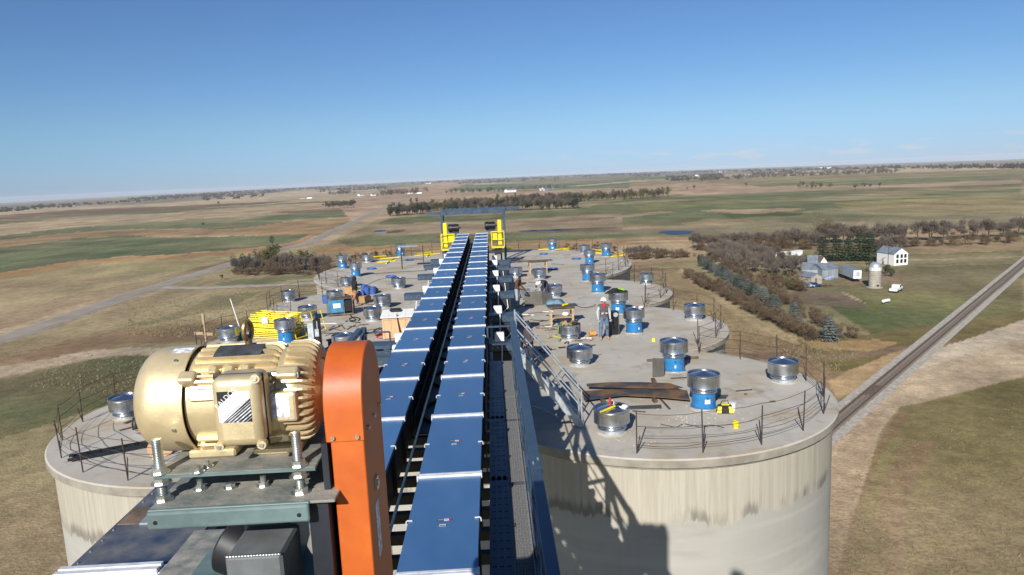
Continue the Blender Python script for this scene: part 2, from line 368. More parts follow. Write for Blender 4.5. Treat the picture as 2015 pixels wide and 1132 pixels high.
# ------------------------------------------------------------------ ground: one sheet to the horizon, its crops and grass as albedo
def S(r, g, b, k=.95):
    return tuple(((c / 255.0) ** 2.2) / k for c in (r, g, b))
def q1(l): return [(250 + x / 4.03, 300 + y / 4.03) for x, y in l]
def q2(l): return [(740 + x / 4.03, 300 + y / 4.03) for x, y in l]
def q3(l): return [(1240 + x / 3.7736, 300 + y / 3.7736) for x, y in l]
TAN = S(166, 146, 116); TANP = S(168, 143, 118); PALE = S(178, 160, 132); GRN = S(102, 106, 76); GRND = S(90, 96, 70)
OLV = S(136, 126, 92); ORG = S(154, 124, 88); BRN = S(116, 94, 74); DRK = S(84, 76, 68); LAWN = S(88, 100, 62); SOIL = S(112, 96, 84)
FIELDS = [
 # left of the road
 (TAN, [(-600, 420), (252, 402), (740, 372), (900, 366), (830, 420), (650, 520), (300, 640), (-600, 900)]),
 (S(120, 112, 100), q1([(-2500, 480), (0, 370), (2015, 250), (2015, 292), (1000, 335), (330, 380), (0, 405), (-2500, 545)])),
 (PALE, q1([(-2500, 560), (0, 412), (600, 375), (1400, 300), (2015, 290), (2015, 345), (1000, 392), (0, 432), (-2500, 600)])),
 (BRN, q1([(-2500, 600), (0, 436), (1000, 395), (1350, 385), (1000, 412), (0, 470), (-2500, 640)])),
 (GRN, q1([(-2500, 650), (0, 468), (760, 430), (1600, 385), (2015, 372), (2015, 385), (900, 440), (0, 492), (-2500, 690)])),
 (TAN, q1([(-2500, 690), (0, 495), (700, 445), (1500, 400), (2015, 385), (2015, 432), (1100, 478), (0, 558), (-2500, 800)])),
 (BRN, q1([(1150, 470), (1700, 440), (1950, 432), (1850, 462), (1300, 490)])),
 (GRN, q1([(-2500, 810), (0, 565), (480, 522), (1000, 505), (1400, 478), (1900, 452), (1850, 495), (1300, 545), (850, 605), (400, 595), (0, 602), (-2500, 850)])),
 (S(150, 125, 92), q1([(-2500, 850), (0, 604), (850, 608), (1300, 548), (1850, 497), (1750, 560), (1450, 650), (0, 655), (-2500, 920)])),
 (ORG, q1([(0, 612), (600, 640), (1450, 600), (1700, 545), (1640, 585), (1400, 655), (500, 655), (0, 640)])),
 (PALE, q1([(430, 658), (800, 652), (900, 660), (500, 668)])),
 (GRN, q1([(-2500, 930), (0, 655), (450, 665), (1450, 650), (1300, 720), (850, 765), (0, 815), (-2500, 1150)])),
 (GRND, q1([(-2500, 930), (0, 650), (400, 668), (420, 690), (0, 740), (-1000, 800)])),
 (GRND, q1([(-1500, 990), (0, 760), (700, 745), (850, 765), (0, 815), (-1500, 1040)])),
 (ORG, q1([(-2500, 1160), (0, 820), (850, 768), (1250, 735), (1480, 650), (1600, 600), (1250, 790), (850, 802), (0, 852), (-2500, 1240)])),
 (S(146, 134, 98), q1([(-2500, 1240), (0, 852), (850, 802), (1200, 790), (850, 860), (300, 965), (0, 1080), (-2500, 1700)])),
 (S(122, 104, 80), q1([(-2500, 1650), (0, 1040), (330, 945), (850, 845), (1300, 745), (1230, 790), (840, 885), (400, 1000), (0, 1112), (-2500, 1850)])),
 # between the road and the silos on the left
 (S(142, 130, 96), [(-900, 900), (250, 590), (480, 512), (640, 480), (800, 400), (830, 500), (640, 560), (640, 800), (250, 1132), (-900, 1132)]),
 (GRND, q1([(690, 1030), (1000, 990), (1480, 975), (1480, 1000), (1000, 1040), (750, 1045)])),
 (S(128, 108, 82), q1([(500, 1060), (700, 990), (1500, 945), (1500, 975), (1000, 985), (700, 1025)])),
 (S(104, 104, 70), [(100, 700), (250, 640), (420, 582), (520, 572), (470, 600), (330, 625), (250, 645), (100, 715)]),
 (S(132, 110, 84), [(-300, 780), (250, 645), (420, 628), (500, 625), (500, 665), (250, 675), (-300, 820)]),
 (S(182, 164, 138), [(-900, 860), (250, 683), (340, 684), (500, 672), (500, 690), (330, 695), (250, 698), (-900, 905)]),
 (S(96, 98, 68), [(-900, 910), (250, 700), (330, 697), (500, 692), (500, 790), (250, 790), (-900, 1132)]),
 # centre
 (S(118, 116, 96), q2([(0, 262), (700, 215), (2015, 155), (2015, 205), (700, 262), (0, 305)])),
 (TANP, q2([(-300, 430), (0, 300), (500, 240), (750, 240), (560, 300), (1040, 315), (2015, 280), (2015, 335), (1200, 350), (500, 420), (100, 520), (-200, 560)])),
 (S(90, 108, 78), q2([(560, 300), (750, 246), (1400, 252), (2015, 205), (2015, 285), (1400, 292), (1000, 290)])),
 (PALE, q2([(700, 250), (1000, 236), (1200, 238), (800, 256)])),
 (PALE, q2([(1500, 270), (2015, 232), (2015, 240), (1600, 274)])),
 (S(100, 104, 72), q2([(0, 560), (100, 520), (600, 500), (1600, 455), (2015, 370), (2015, 490), (1300, 520), (700, 552), (350, 560), (0, 575)])),
 (S(152, 130, 106), q2([(-60, 610), (0, 575), (350, 560), (700, 552), (1300, 520), (2015, 490), (2015, 605), (1000, 640), (0, 642)])),
 (S(128, 98, 80), q2([(280, 572), (800, 562), (1300, 540), (1900, 520), (1900, 532), (1200, 560), (500, 585)])),
 (DRK, q2([(900, 638), (1100, 620), (1500, 608), (2015, 600), (2015, 628), (1500, 645), (1000, 650)])),
 (S(150, 145, 142), q2([(-30, 625), (60, 618), (110, 628), (60, 645), (-30, 645)])),
 (S(102, 106, 74), q2([(-330, 700), (-100, 650), (0, 652), (2015, 632), (2015, 692), (1100, 702), (0, 735), (-250, 735)])),
 (DRK, q2([(70, 622), (180, 612), (240, 618), (160, 636), (60, 642)])),
 (ORG, q2([(-500, 770), (-250, 737), (0, 735), (500, 730), (1100, 702), (2015, 692), (2015, 730), (1000, 790), (0, 790), (-450, 810)])),
 (S(150, 128, 98), q2([(-500, 800), (2015, 735), (2015, 1100), (-500, 1100)])),
 # right
 (S(120, 116, 100), q3([(0, 146), (1985, 88), (2900, 62), (2900, 90), (1985, 118), (0, 190)])),
 (PALE, q3([(0, 190), (600, 165), (1985, 116), (2900, 92), (2900, 120), (1985, 150), (900, 180), (0, 222)])),
 (S(92, 106, 78), q3([(0, 186), (260, 178), (450, 166), (450, 185), (100, 205), (0, 208)])),
 (S(110, 116, 82), q3([(900, 245), (1240, 230), (1985, 196), (2900, 165), (2900, 200), (1985, 235), (1500, 250), (1000, 255)])),
 (TANP, q3([(0, 260), (430, 225), (800, 236), (1000, 255), (1500, 250), (1985, 240), (2900, 200), (2900, 235), (1985, 262), (1200, 292), (300, 322), (-100, 322)])),
 (S(104, 107, 76), q3([(-60, 350), (300, 322), (1200, 292), (1985, 268), (2900, 232), (2900, 520), (1985, 562), (1500, 602), (0, 642), (-60, 642)])),
 (S(118, 116, 76), q3([(0, 395), (700, 352), (1500, 330), (1985, 318), (2600, 305), (1985, 340), (700, 385), (100, 440)])),
 (S(132, 122, 84), q3([(1470, 380), (1985, 350), (2900, 320), (2900, 440), (1985, 465), (1750, 460), (1600, 430)])),
 (S(160, 138, 108), q3([(520, 436), (620, 424), (900, 418), (1220, 415), (1290, 425), (1180, 440), (900, 452), (700, 448)])),
 (S(80, 88, 56), q3([(650, 452), (900, 455), (1300, 432), (1250, 470), (900, 500), (750, 495)])),
 (S(152, 130, 100), q3([(-60, 470), (0, 462), (250, 440), (360, 446), (200, 466), (0, 485), (-60, 490)])),
 (S(140, 126, 90), q3([(380, 530), (560, 500), (860, 490), (920, 505), (700, 540), (420, 545)])),
 (S(124, 118, 76), q3([(820, 570), (1000, 548), (1200, 556), (1000, 585)])),
 (S(134, 120, 92), q3([(-60, 545), (100, 540), (300, 552), (0, 575), (-60, 578)])),
 (DRK, q3([(-400, 598), (0, 578), (300, 562), (550, 556), (740, 560), (560, 582), (470, 600), (210, 598), (-100, 600)])),
 (S(168, 140, 116), q3([(1490, 510), (1560, 520), (1620, 570), (1700, 510), (1735, 508), (1690, 575), (1600, 590), (1550, 570)])),
 (ORG, q3([(-100, 660), (0, 645), (700, 620), (1400, 602), (1985, 588), (2900, 560), (2900, 590), (1985, 606), (1400, 640), (400, 680), (-100, 700)])),
 (S(182, 168, 146), q3([(-60, 676), (0, 670), (400, 658), (800, 640), (800, 646), (400, 664), (0, 677)])),
 (S(166, 144, 112), q3([(-60, 700), (400, 680), (1400, 640), (1985, 615), (2900, 590), (2900, 700), (1400, 720), (900, 900), (500, 800), (0, 860), (-200, 1100)])),
 (S(146, 126, 96), q3([(1000, 660), (1985, 625), (2900, 595), (2900, 760), (1985, 780), (1000, 760)])),
 (LAWN, q3([(1080, 760), (1400, 780), (2900, 730), (2900, 1400), (1760, 1350), (1240, 1020), (1240, 830)])),
 (S(164, 142, 110), q3([(1330, 822), (1500, 812), (1780, 802), (1985, 798), (2900, 770), (2900, 778), (1985, 808), (1780, 816), (1500, 834), (1340, 834)])),
 (S(150, 134, 104), q3([(1500, 838), (1780, 838), (2000, 842), (2900, 820), (2900, 828), (2000, 850), (1780, 846), (1500, 844)])),
 (S(132, 112, 92), q3([(1540, 975), (1700, 930), (1900, 880), (1985, 880), (1985, 960), (1700, 975), (1620, 1000)])),
 (S(100, 104, 62), q3([(1500, 1080), (1985, 1010), (2900, 960), (2900, 1200), (1985, 1160), (1700, 1160)])),
 (SOIL, q3([(1180, 1040), (1300, 1030), (1520, 1034), (1620, 1080), (1740, 1140), (1700, 1160), (1200, 1140), (1100, 1080)])),
 (S(82, 72, 66), q3([(1370, 1088), (1430, 1078), (1510, 1090), (1520, 1108), (1440, 1112), (1380, 1104)])),
 (S(178, 162, 132), q3([(1518, 1036), (1530, 1034), (1640, 1080), (1735, 1126), (1728, 1132), (1620, 1086)])),
 # beside the silos on the right
 (S(152, 130, 98), [(1240, 525), (1345, 530), (1400, 560), (1480, 625), (1560, 680), (1700, 700), (1640, 780), (1430, 720), (1300, 640)]),
 (S(120, 100, 80), [(1240, 531), (1340, 529), (1340, 535), (1240, 538)]),
 (S(176, 154, 118), [(1338, 533), (1352, 528), (1480, 622), (1600, 690), (1570, 690), (1440, 620)]),
 (S(136, 114, 86), [(1420, 640), (1600, 690), (1760, 700), (1640, 790), (1560, 720), (1440, 680)]),
 (S(110, 100, 62), [(1560, 672), (1660, 665), (1766, 650), (2100, 600), (2100, 640), (1766, 690), (1700, 725), (1640, 735), (1590, 705)]),
 (S(158, 130, 92), [(1560, 660), (1640, 672), (1720, 668), (1766, 676), (1720, 692), (1640, 690), (1590, 690)]),
 (S(124, 104, 84), [(1440, 690), (1640, 700), (1766, 682), (2100, 640), (2100, 652), (1766, 694), (1640, 712), (1460, 706)]),
 (S(164, 138, 102), [(1620, 752), (1700, 715), (1766, 690), (2100, 645), (2100, 655), (1766, 715), (1690, 765), (1640, 790)]),
 (S(192, 176, 150), [(1640, 800), (1700, 752), (1766, 712), (2100, 600), (2100, 700), (1766, 742), (1720, 790), (1680, 850), (1645, 900)]),
 (S(182, 161, 132), [(1630, 860), (1690, 800), (1766, 738), (2100, 640), (2100, 720), (1766, 802), (1730, 850), (1700, 920), (1670, 1010), (1645, 1132), (1600, 1200)]),
 (S(174, 152, 124), [(1600, 1200), (1630, 900), (1690, 840), (1740, 800), (1720, 880), (1690, 960), (1660, 1060), (1650, 1132), (1640, 1200)]),
 (S(122, 115, 74), [(1766, 805), (2100, 720), (2100, 1300), (1640, 1300), (1648, 1132), (1662, 1050), (1690, 960), (1715, 890)]),
 (S(128, 108, 80), [(1735, 1132), (1725, 1050), (1733, 960), (1766, 880), (1850, 860), (1780, 980), (1770, 1132), (1790, 1300), (1745, 1300)]),
 (S(124, 106, 76), [(1766, 806), (1715, 892), (1690, 962), (1664, 1050), (1650, 1132), (1640, 1200), (1660, 1200), (1672, 1080), (1700, 970), (1730, 895), (1790, 815)]),
]
def vnoise(x, y, seed):
    xi = np.floor(x).astype(np.int64); yi = np.floor(y).astype(np.int64); fx = x - xi; fy = y - yi
    fx = fx * fx * (3 - 2 * fx); fy = fy * fy * (3 - 2 * fy)
    def h(a, b):
        n = (a * 374761393 + b * 668265263 + seed * 974711) & 0x7fffffff
        n = ((n ^ (n >> 13)) * 1274126177) & 0x7fffffff
        return ((n ^ (n >> 16)) & 0xffff) / 65535.0
    return (h(xi, yi) * (1 - fx) + h(xi + 1, yi) * fx) * (1 - fy) + (h(xi, yi + 1) * (1 - fx) + h(xi + 1, yi + 1) * fx) * fy - .5
def inpoly(px, py, poly):
    r = np.zeros(px.shape, bool); n = len(poly)
    xs = [p[0] for p in poly]; ys = [p[1] for p in poly]
    bb = (px >= min(xs)) & (px <= max(xs)) & (py >= min(ys)) & (py <= max(ys))
    idx = np.nonzero(bb)[0]
    if not len(idx): return r
    x = px[idx]; y = py[idx]; ins = np.zeros(len(idx), bool); j = n - 1
    for i in range(n):
        if ys[i] != ys[j]:
            c = ((ys[i] > y) != (ys[j] > y)) & (x < (xs[j] - xs[i]) * (y - ys[i]) / (ys[j] - ys[i]) + xs[i]); ins ^= c
        j = i
    r[idx] = ins; return r
def build_ground():
    H = CAM_Z - GZ
    az = np.concatenate([np.linspace(-180, -47, 40)[:-1], np.linspace(-47, 47, 640), np.linspace(47, 180, 40)[1:-1]])
    vpx = np.concatenate([np.arange(3.9, 40, .8), np.arange(40, 220, 1.4), np.arange(220, 700, 3.0), np.arange(700, 2000, 40), [6000, 40000]])[::-1]
    rr = 1400.0 * H / vpx
    A, Rr = np.meshgrid(np.radians(az), rr); sh = A.shape
    X = (Rr * np.sin(A)).ravel(); Y = (Rr * np.cos(A)).ravel(); Rf = Rr.ravel(); Af = np.abs(A.ravel())
    s = np.clip((Rf - 1200) / 10800, 0, 1); sm = s * s * (3 - 2 * s)
    Z = GZ - np.minimum(50, 130 * Af * Af) * sm - 2.0 * s * sm
    Z += np.where(Rf > 2500, 5.0 * vnoise(X / 1400, Y / 900, 3) * np.clip((Rf - 2500) / 3000, 0, 1), 0)
    Rm = np.array(R_CAM); D = np.stack([X, Y, Z - CAM_Z], 1) @ Rm
    zc = np.where(D[:, 2] > .1, D[:, 2], 1e9)
    px = 1007.5 + 1400 * D[:, 0] / zc; py = 566 + 1400 * D[:, 1] / zc
    bad = D[:, 2] <= .1; px[bad] = -9999
    # ragged field edges
    k = np.clip((py - 330) / 120, .2, 1.6)
    sc = np.clip(Rf / 12, 6, 900)
    wx = px + 14 * k * vnoise(X / sc, Y / sc, 5) + 6 * k * vnoise(4 * X / sc, 4 * Y / sc, 6)
    wy = py + 4.5 * k * vnoise(X / sc, Y / sc, 7) + 2.0 * k * vnoise(4 * X / sc, 4 * Y / sc, 8)
    C = np.tile(np.array(OLV), (len(X), 1))
    for col, poly in FIELDS:
        C[inpoly(wx, wy, poly)] = col
    # far mosaic of strips beyond the traced fields, and mottling everywhere
    t = vnoise(X / 260, Y / 700, 21) + .6 * vnoise(X / 90, Y / 260, 22); t2 = vnoise(X / 40, Y / 60, 23) + vnoise(X / 11, Y / 16, 24)
    far = np.clip((Rf - 1500) / 4000, 0, 1)[:, None]
    C = C * (1 + .55 * (t * (.25 + .5 * far[:, 0]))[:, None] * np.array([1.0, .85, .75]) + .16 * t2[:, None])
    m1 = np.clip(vnoise(X / 170, Y / 60, 41) * 1.5 + .6 * vnoise(X / 60, Y / 22, 42), 0, .55)[:, None]
    C = C * (1 - m1) + np.array(TAN) * m1
    m2 = np.clip(vnoise(X / 120, Y / 45, 43) * 1.5 + .7 * vnoise(X / 30, Y / 14, 44), 0, .3)[:, None]
    C = C * (1 - m2) + np.array(BRN) * m2
    g = np.clip(vnoise(X / 70, Y / 110, 31) * 1.6 + .05, 0, .5)[:, None]
    C = C * (1 - g * .45) + np.array(GRN) * g * .45
    me = bpy.data.meshes.new('ground'); nr, nc = sh
    i = np.arange(nr)[:-1, None] * nc; j = np.arange(nc)[None, :]; jn = (j + 1) % nc
    F = np.stack([i + j, i + jn, i + nc + jn, i + nc + j], -1).reshape(-1, 4)
    me.vertices.add(len(X)); me.vertices.foreach_set('co', np.stack([X, Y, Z], 1).astype(np.float32).ravel())
    me.loops.add(F.size); me.loops.foreach_set('vertex_index', F.astype(np.int32).ravel())
    me.polygons.add(len(F)); me.polygons.foreach_set('loop_start', np.arange(0, F.size, 4, dtype=np.int32))
    me.polygons.foreach_set('loop_total', np.full(len(F), 4, np.int32))
    me.update(calc_edges=True)
    me.polygons.foreach_set('use_smooth', np.ones(len(F), bool))
    at_ = me.color_attributes.new('land', 'FLOAT_COLOR', 'POINT')
    at_.data.foreach_set('color', np.concatenate([np.clip(C, .01, .8), np.ones((len(X), 1))], 1).astype(np.float32).ravel())
    m = bpy.data.materials.new('fields_and_grass'); m.use_nodes = True; t_ = m.node_tree; b = t_.nodes['Principled BSDF']
    b.inputs['Roughness'].default_value = .95; b.inputs['Specular IOR Level'].default_value = .1
    N = t_.nodes.new; L = t_.links.new
    a = N('ShaderNodeVertexColor'); a.layer_name = 'land'; g_ = N('ShaderNodeNewGeometry')
    prev = a.outputs[0]
    for sc_, det, lo, hi, st in ((.045, 5, .72, 1.28, (1, .6, 1)), (.5, 5, .78, 1.22, (1, 1, 1)), (2.6, 4, .82, 1.18, (1, 1, 1))):
        mp = N('ShaderNodeMapping'); mp.inputs['Scale'].default_value = st; L(g_.outputs['Position'], mp.inputs[0])
        n = N('ShaderNodeTexNoise'); n.inputs['Scale'].default_value = sc_; n.inputs['Detail'].default_value = det; L(mp.outputs[0], n.inputs[0])
        r = N('ShaderNodeMapRange'); r.inputs[1].default_value = .3; r.inputs[2].default_value = .7; r.inputs[3].default_value = lo; r.inputs[4].default_value = hi
        L(n.outputs[0], r.inputs[0])
        x = N('ShaderNodeMix'); x.data_type = 'RGBA'; x.blend_type = 'MULTIPLY'; x.inputs[0].default_value = 1.0
        L(prev, x.inputs[6]); L(r.outputs[0], x.inputs[7]); prev = x.outputs[2]
    L(prev, b.inputs['Base Color'])
    bp = N('ShaderNodeBump'); bp.inputs['Strength'].default_value = .5; bp.inputs['Distance'].default_value = .25
    L(n.outputs[0], bp.inputs['Height']); L(bp.outputs[0], b.inputs['Normal'])
    me.materials.append(m)
    o = bpy.data.objects.new('ground', me); COL.objects.link(o); o['kind'] = 'structure'
build_ground()

def strip(name, left, right, m, lift, kind='structure', n=6):
    """a road-like sheet between two traced edges lying on the ground"""
    def dense(l):
        out = []
        for a, b in zip(l[:-1], l[1:]):
            out += [a.lerp(b, i / n) for i in range(n)]
        return out + [l[-1]]
    a = dense(left); b = dense(right); mb = MB()
    mb.add([(p.x, p.y, hgt(p.x, p.y) + lift) for p in a + b], [(i, len(a) + i, len(a) + i + 1, i + 1) for i in range(len(a) - 1)])
    o = mb.obj(name, m); o['kind'] = kind; return o
def road(name, pts, wid, m, lift):
    P = [gp(*p) for p in pts]; l = []; r = []
    for i, p in enumerate(P):
        d = P[min(i + 1, len(P) - 1)] - P[max(i - 1, 0)]; d.z = 0; d.normalize(); nrm = Vector((-d.y, d.x, 0))
        l.append(p + nrm * wid / 2); r.append(p - nrm * wid / 2)
    return strip(name, l, r, m, lift)
HW = [(-420, 800), (60, 650), (250, 583), (350, 552), (460, 518), (550, 493), (610, 477), (690, 440), (760, 407), (800, 390), (850, 378)]
road('highway_shoulder', HW, 9.6, M['gravel'], .06)
road('highway', HW, 7.2, M['asphalt'], .12)
road('field_road', [(300, 566), (345, 567), (420, 567), (520, 563), (640, 556)], 6.0, M['gravel'], .09)
# pond
c = gp(1331, 458); mb = MB(); pts = []
for i in range(40):
    a = 2 * PI * i / 40; k = 1 + .12 * math.sin(3 * a + 1) + .07 * math.sin(5 * a)
    pts.append((9.5 * k * math.cos(a), 14 * k * math.sin(a), .12))
mb.add(pts, [tuple(range(40))]); o = mb.obj('pond', M['water'], loc=c); o['kind'] = 'structure'
for (x, y, rx, ry) in ((1075, 453.5, 11, 5), (1040, 455, 6, 5), (1102, 453, 5, 6), (748, 455, 5, 9)):
    mb = MB(); c = gp(x, y); mb.add([(rx * (1 + .15 * math.sin(3 * i + rx)) * math.cos(2 * PI * i / 24), ry * math.sin(2 * PI * i / 24), .1) for i in range(24)], [tuple(range(24))])
    o = mb.obj('puddle', M['water'], loc=c); o['kind'] = 'structure'
# railway: ballast, sleepers and two rails
def railway():
    a = gp(1640, 838); b = gp(1763, 733.5); d = (b - a); d.z = 0; d.normalize(); n = Vector((-d.y, d.x, 0))
    p0 = a - d * 45; Ltot = 330
    strip('railway_ballast', [p0 + n * 2.6, p0 + n * 2.6 + d * Ltot], [p0 - n * 2.6, p0 - n * 2.6 + d * Ltot], M['ballast'], .14)
    rot = math.atan2(d.y, d.x)
    root = thing('railway_track', 'single railway track curving past the silos on pale ballast', 'railway', (p0.x, p0.y, GZ + .14), rot)
    for s in (-.76, .76):
        MB().b2(0, Ltot, s - .04, s + .04, .16, .33).obj('rail', M['rust'], root)
    mb = MB().b2(-.10, .10, -1.2, 1.2, .0, .16); s0 = mb.obj('sleeper', M['sleeper'], root)
    x = .5; k = 0
    while x < Ltot and k < 290:
        if k: q = s0.copy(); COL.objects.link(q); q.parent = root
        else: q = s0
        q.location = (x, rnd.uniform(-.06, .06), 0); q.rotation_euler = (0, 0, rnd.uniform(-.03, .03)); x += .62; k += 1
    mb = MB()
    while x < Ltot: mb.b2(x - .12, x + .12, -1.3, 1.3, 0, .16); x += .62
    tag(mb.obj('distant_sleepers', M['sleeper'], root), kind='stuff')
    # plank crossing where the yard road goes over
    pc = at(1706, 781, GZ); q = (pc - p0).dot(d)
    mb = MB()
    for k in range(5): mb.b2(q + .1, q + 6.0, -.55 + .26 * k - .12, -.55 + .26 * k + .12, .18, .30)
    mb.obj('crossing_planks', M['wooddark'], root)
railway()
# ------------------------------------------------------------------ silos
CX = -1.5                                       # centre line between the two rows, where the conveyors run
SR = 5.45
SILO_Y = (21.5, 31.0, 40.5)
SILOS = [(CX + s * 6.2, y, SR) for s in (1, -1) for y in SILO_Y] + [(CX, 55.0, 12.1)]
def silo_label(x, y, r):
    if r > 10: return 'widest round concrete silo at the far end of the conveyors, yellow pipes on its roof'
    n = {21.5: 'nearest', 31.0: 'middle', 40.5: 'farthest'}[y]; s = 'right' if x > CX else 'left'
    return f'{n} concrete silo of the row on the {s} side of the conveyors'
def joined(p, me_, ring):
    x, y = p
    for (a, b, r) in SILOS:
        if (a, b, r) != me_ and math.hypot(x - a, y - b) < r - .02: return True
    return ring and abs(x - CX) < 3.6 and 16.9 < y < 48
def fence_label(x, y, r):
    if r > 10: return 'rusty wire fence round the widest silo roof at the far end'
    n = {21.5: 'nearest', 31.0: 'middle', 40.5: 'farthest'}[y]; s = 'right' if x > CX else 'left'
    return f'rusty post and wire fence along the {n} silo roof on the {s} side'
def guard_fence(s):
    """temporary edge protection: rebar posts set in the roof edge and wire strung between them"""
    x, y, r = s; rr = r - .35; big = r > 10
    n = 36 if big else 20
    root = thing('wire_fence', fence_label(*s), 'wire fence', (x, y, 0))
    post = MB().tube([(0, 0, 0), (0, 0, 1.12)], .017, 6).tube([(0.0, 0, .02), (.16, .05, .55)], .014, 5)
    post0 = None; runs = []; cur = []
    ph = .12 if not big else .05
    for i in range(n + 1):
        a = 2 * PI * (i + ph) / n - PI / 2; px, py = x + rr * math.cos(a), y + rr * math.sin(a)
        if joined((px, py), s, True):
            if len(cur) > 1: runs.append(cur)
            cur = []; continue
        if i < n:
            if post0 is None: o = post.obj('post', M['rebar'], root); post0 = o
            else: o = post0.copy(); COL.objects.link(o); o.parent = root
            o.location = (px - x, py - y, 0); o.rotation_euler = (rnd.uniform(-.04, .04), rnd.uniform(-.04, .04), rnd.uniform(0, 6.28)); o.scale = (1, 1, rnd.uniform(.9, 1.06))
        cur.append(a)
    if len(cur) > 1: runs.append(cur)
    for h, mt in ((1.05, 'rust'), (.72, 'rebar'), (.42, 'rust'), (.24, 'rebar')):
        mb = MB()
        for run in runs:
            pts = []
            for a, b in zip(run[:-1], run[1:]):
                for k in range(4):
                    t = k / 4; q = a + (b - a) * t; sag = .16 * t * (1 - t) * (1 + .8 * math.sin(a * 7 + h * 9)); R_ = rr * (1 - .012 * t * (1 - t) * 4)
                    pts.append((R_ * math.cos(q), R_ * math.sin(q), h - sag + .03 * math.sin(a * 5 + h)))
            pts.append((rr * math.cos(run[-1]), rr * math.sin(run[-1]), h))
            mb.tube(pts, .008, 4)
        if mb.v: mb.obj('wire', M[mt], root)
for s in SILOS:
    x, y, r = s
    root = thing('concrete_silo', silo_label(*s), 'silo', (x, y, GZ))
    H = -GZ; big = r > 10
    zo = (.0015 if big else 0.0) - .003 * (SILOS.index(s) % 3)
    MB().lathe([(r - .16, 0), (r - .16, H - .30)], 96).obj('wall', M['wall'], root, 40)
    bpy.data.objects[root.children[0].name].location = (0, 0, 0)
    me = root.children[0]
    for v in me.data.vertices: v.co.z -= H
    me.location.z = H
    slab = MB().lathe([(r - .16, H - .30), (r - .10, H - .30), (r - .10, H - .26), (r, H - .22), (r, H - .03), (r - .04, H + zo), (0, H + zo)], 96)
    slab.m = [1 if max(slab.v[i][2] for i in f) < H - .02 else 0 for f in slab.f]
    slab.obj('roof', [M['roof'], M['slabedge']], root, 30)
    guard_fence(s)
# gallery floor and pocket walls that close the gap between the two rows under the conveyors
MB().b2(CX - 3.7, CX + 3.7, 18.3, 48, -.30, -.008).obj('roof_infill', M['roof'])['kind'] = 'structure'
for o in (bpy.data.objects['roof_infill'],): o['kind'] = 'structure'
MB().b2(CX - 3.3, CX + 3.3, 18.7, 19.0, GZ, -.30).obj('pocket_wall', M['wall'])
o = bpy.data.objects['pocket_wall']; tag(o, 'flat concrete wall closing the gap between the two nearest silos under the conveyors', 'wall')
for v in o.data.vertices: pass

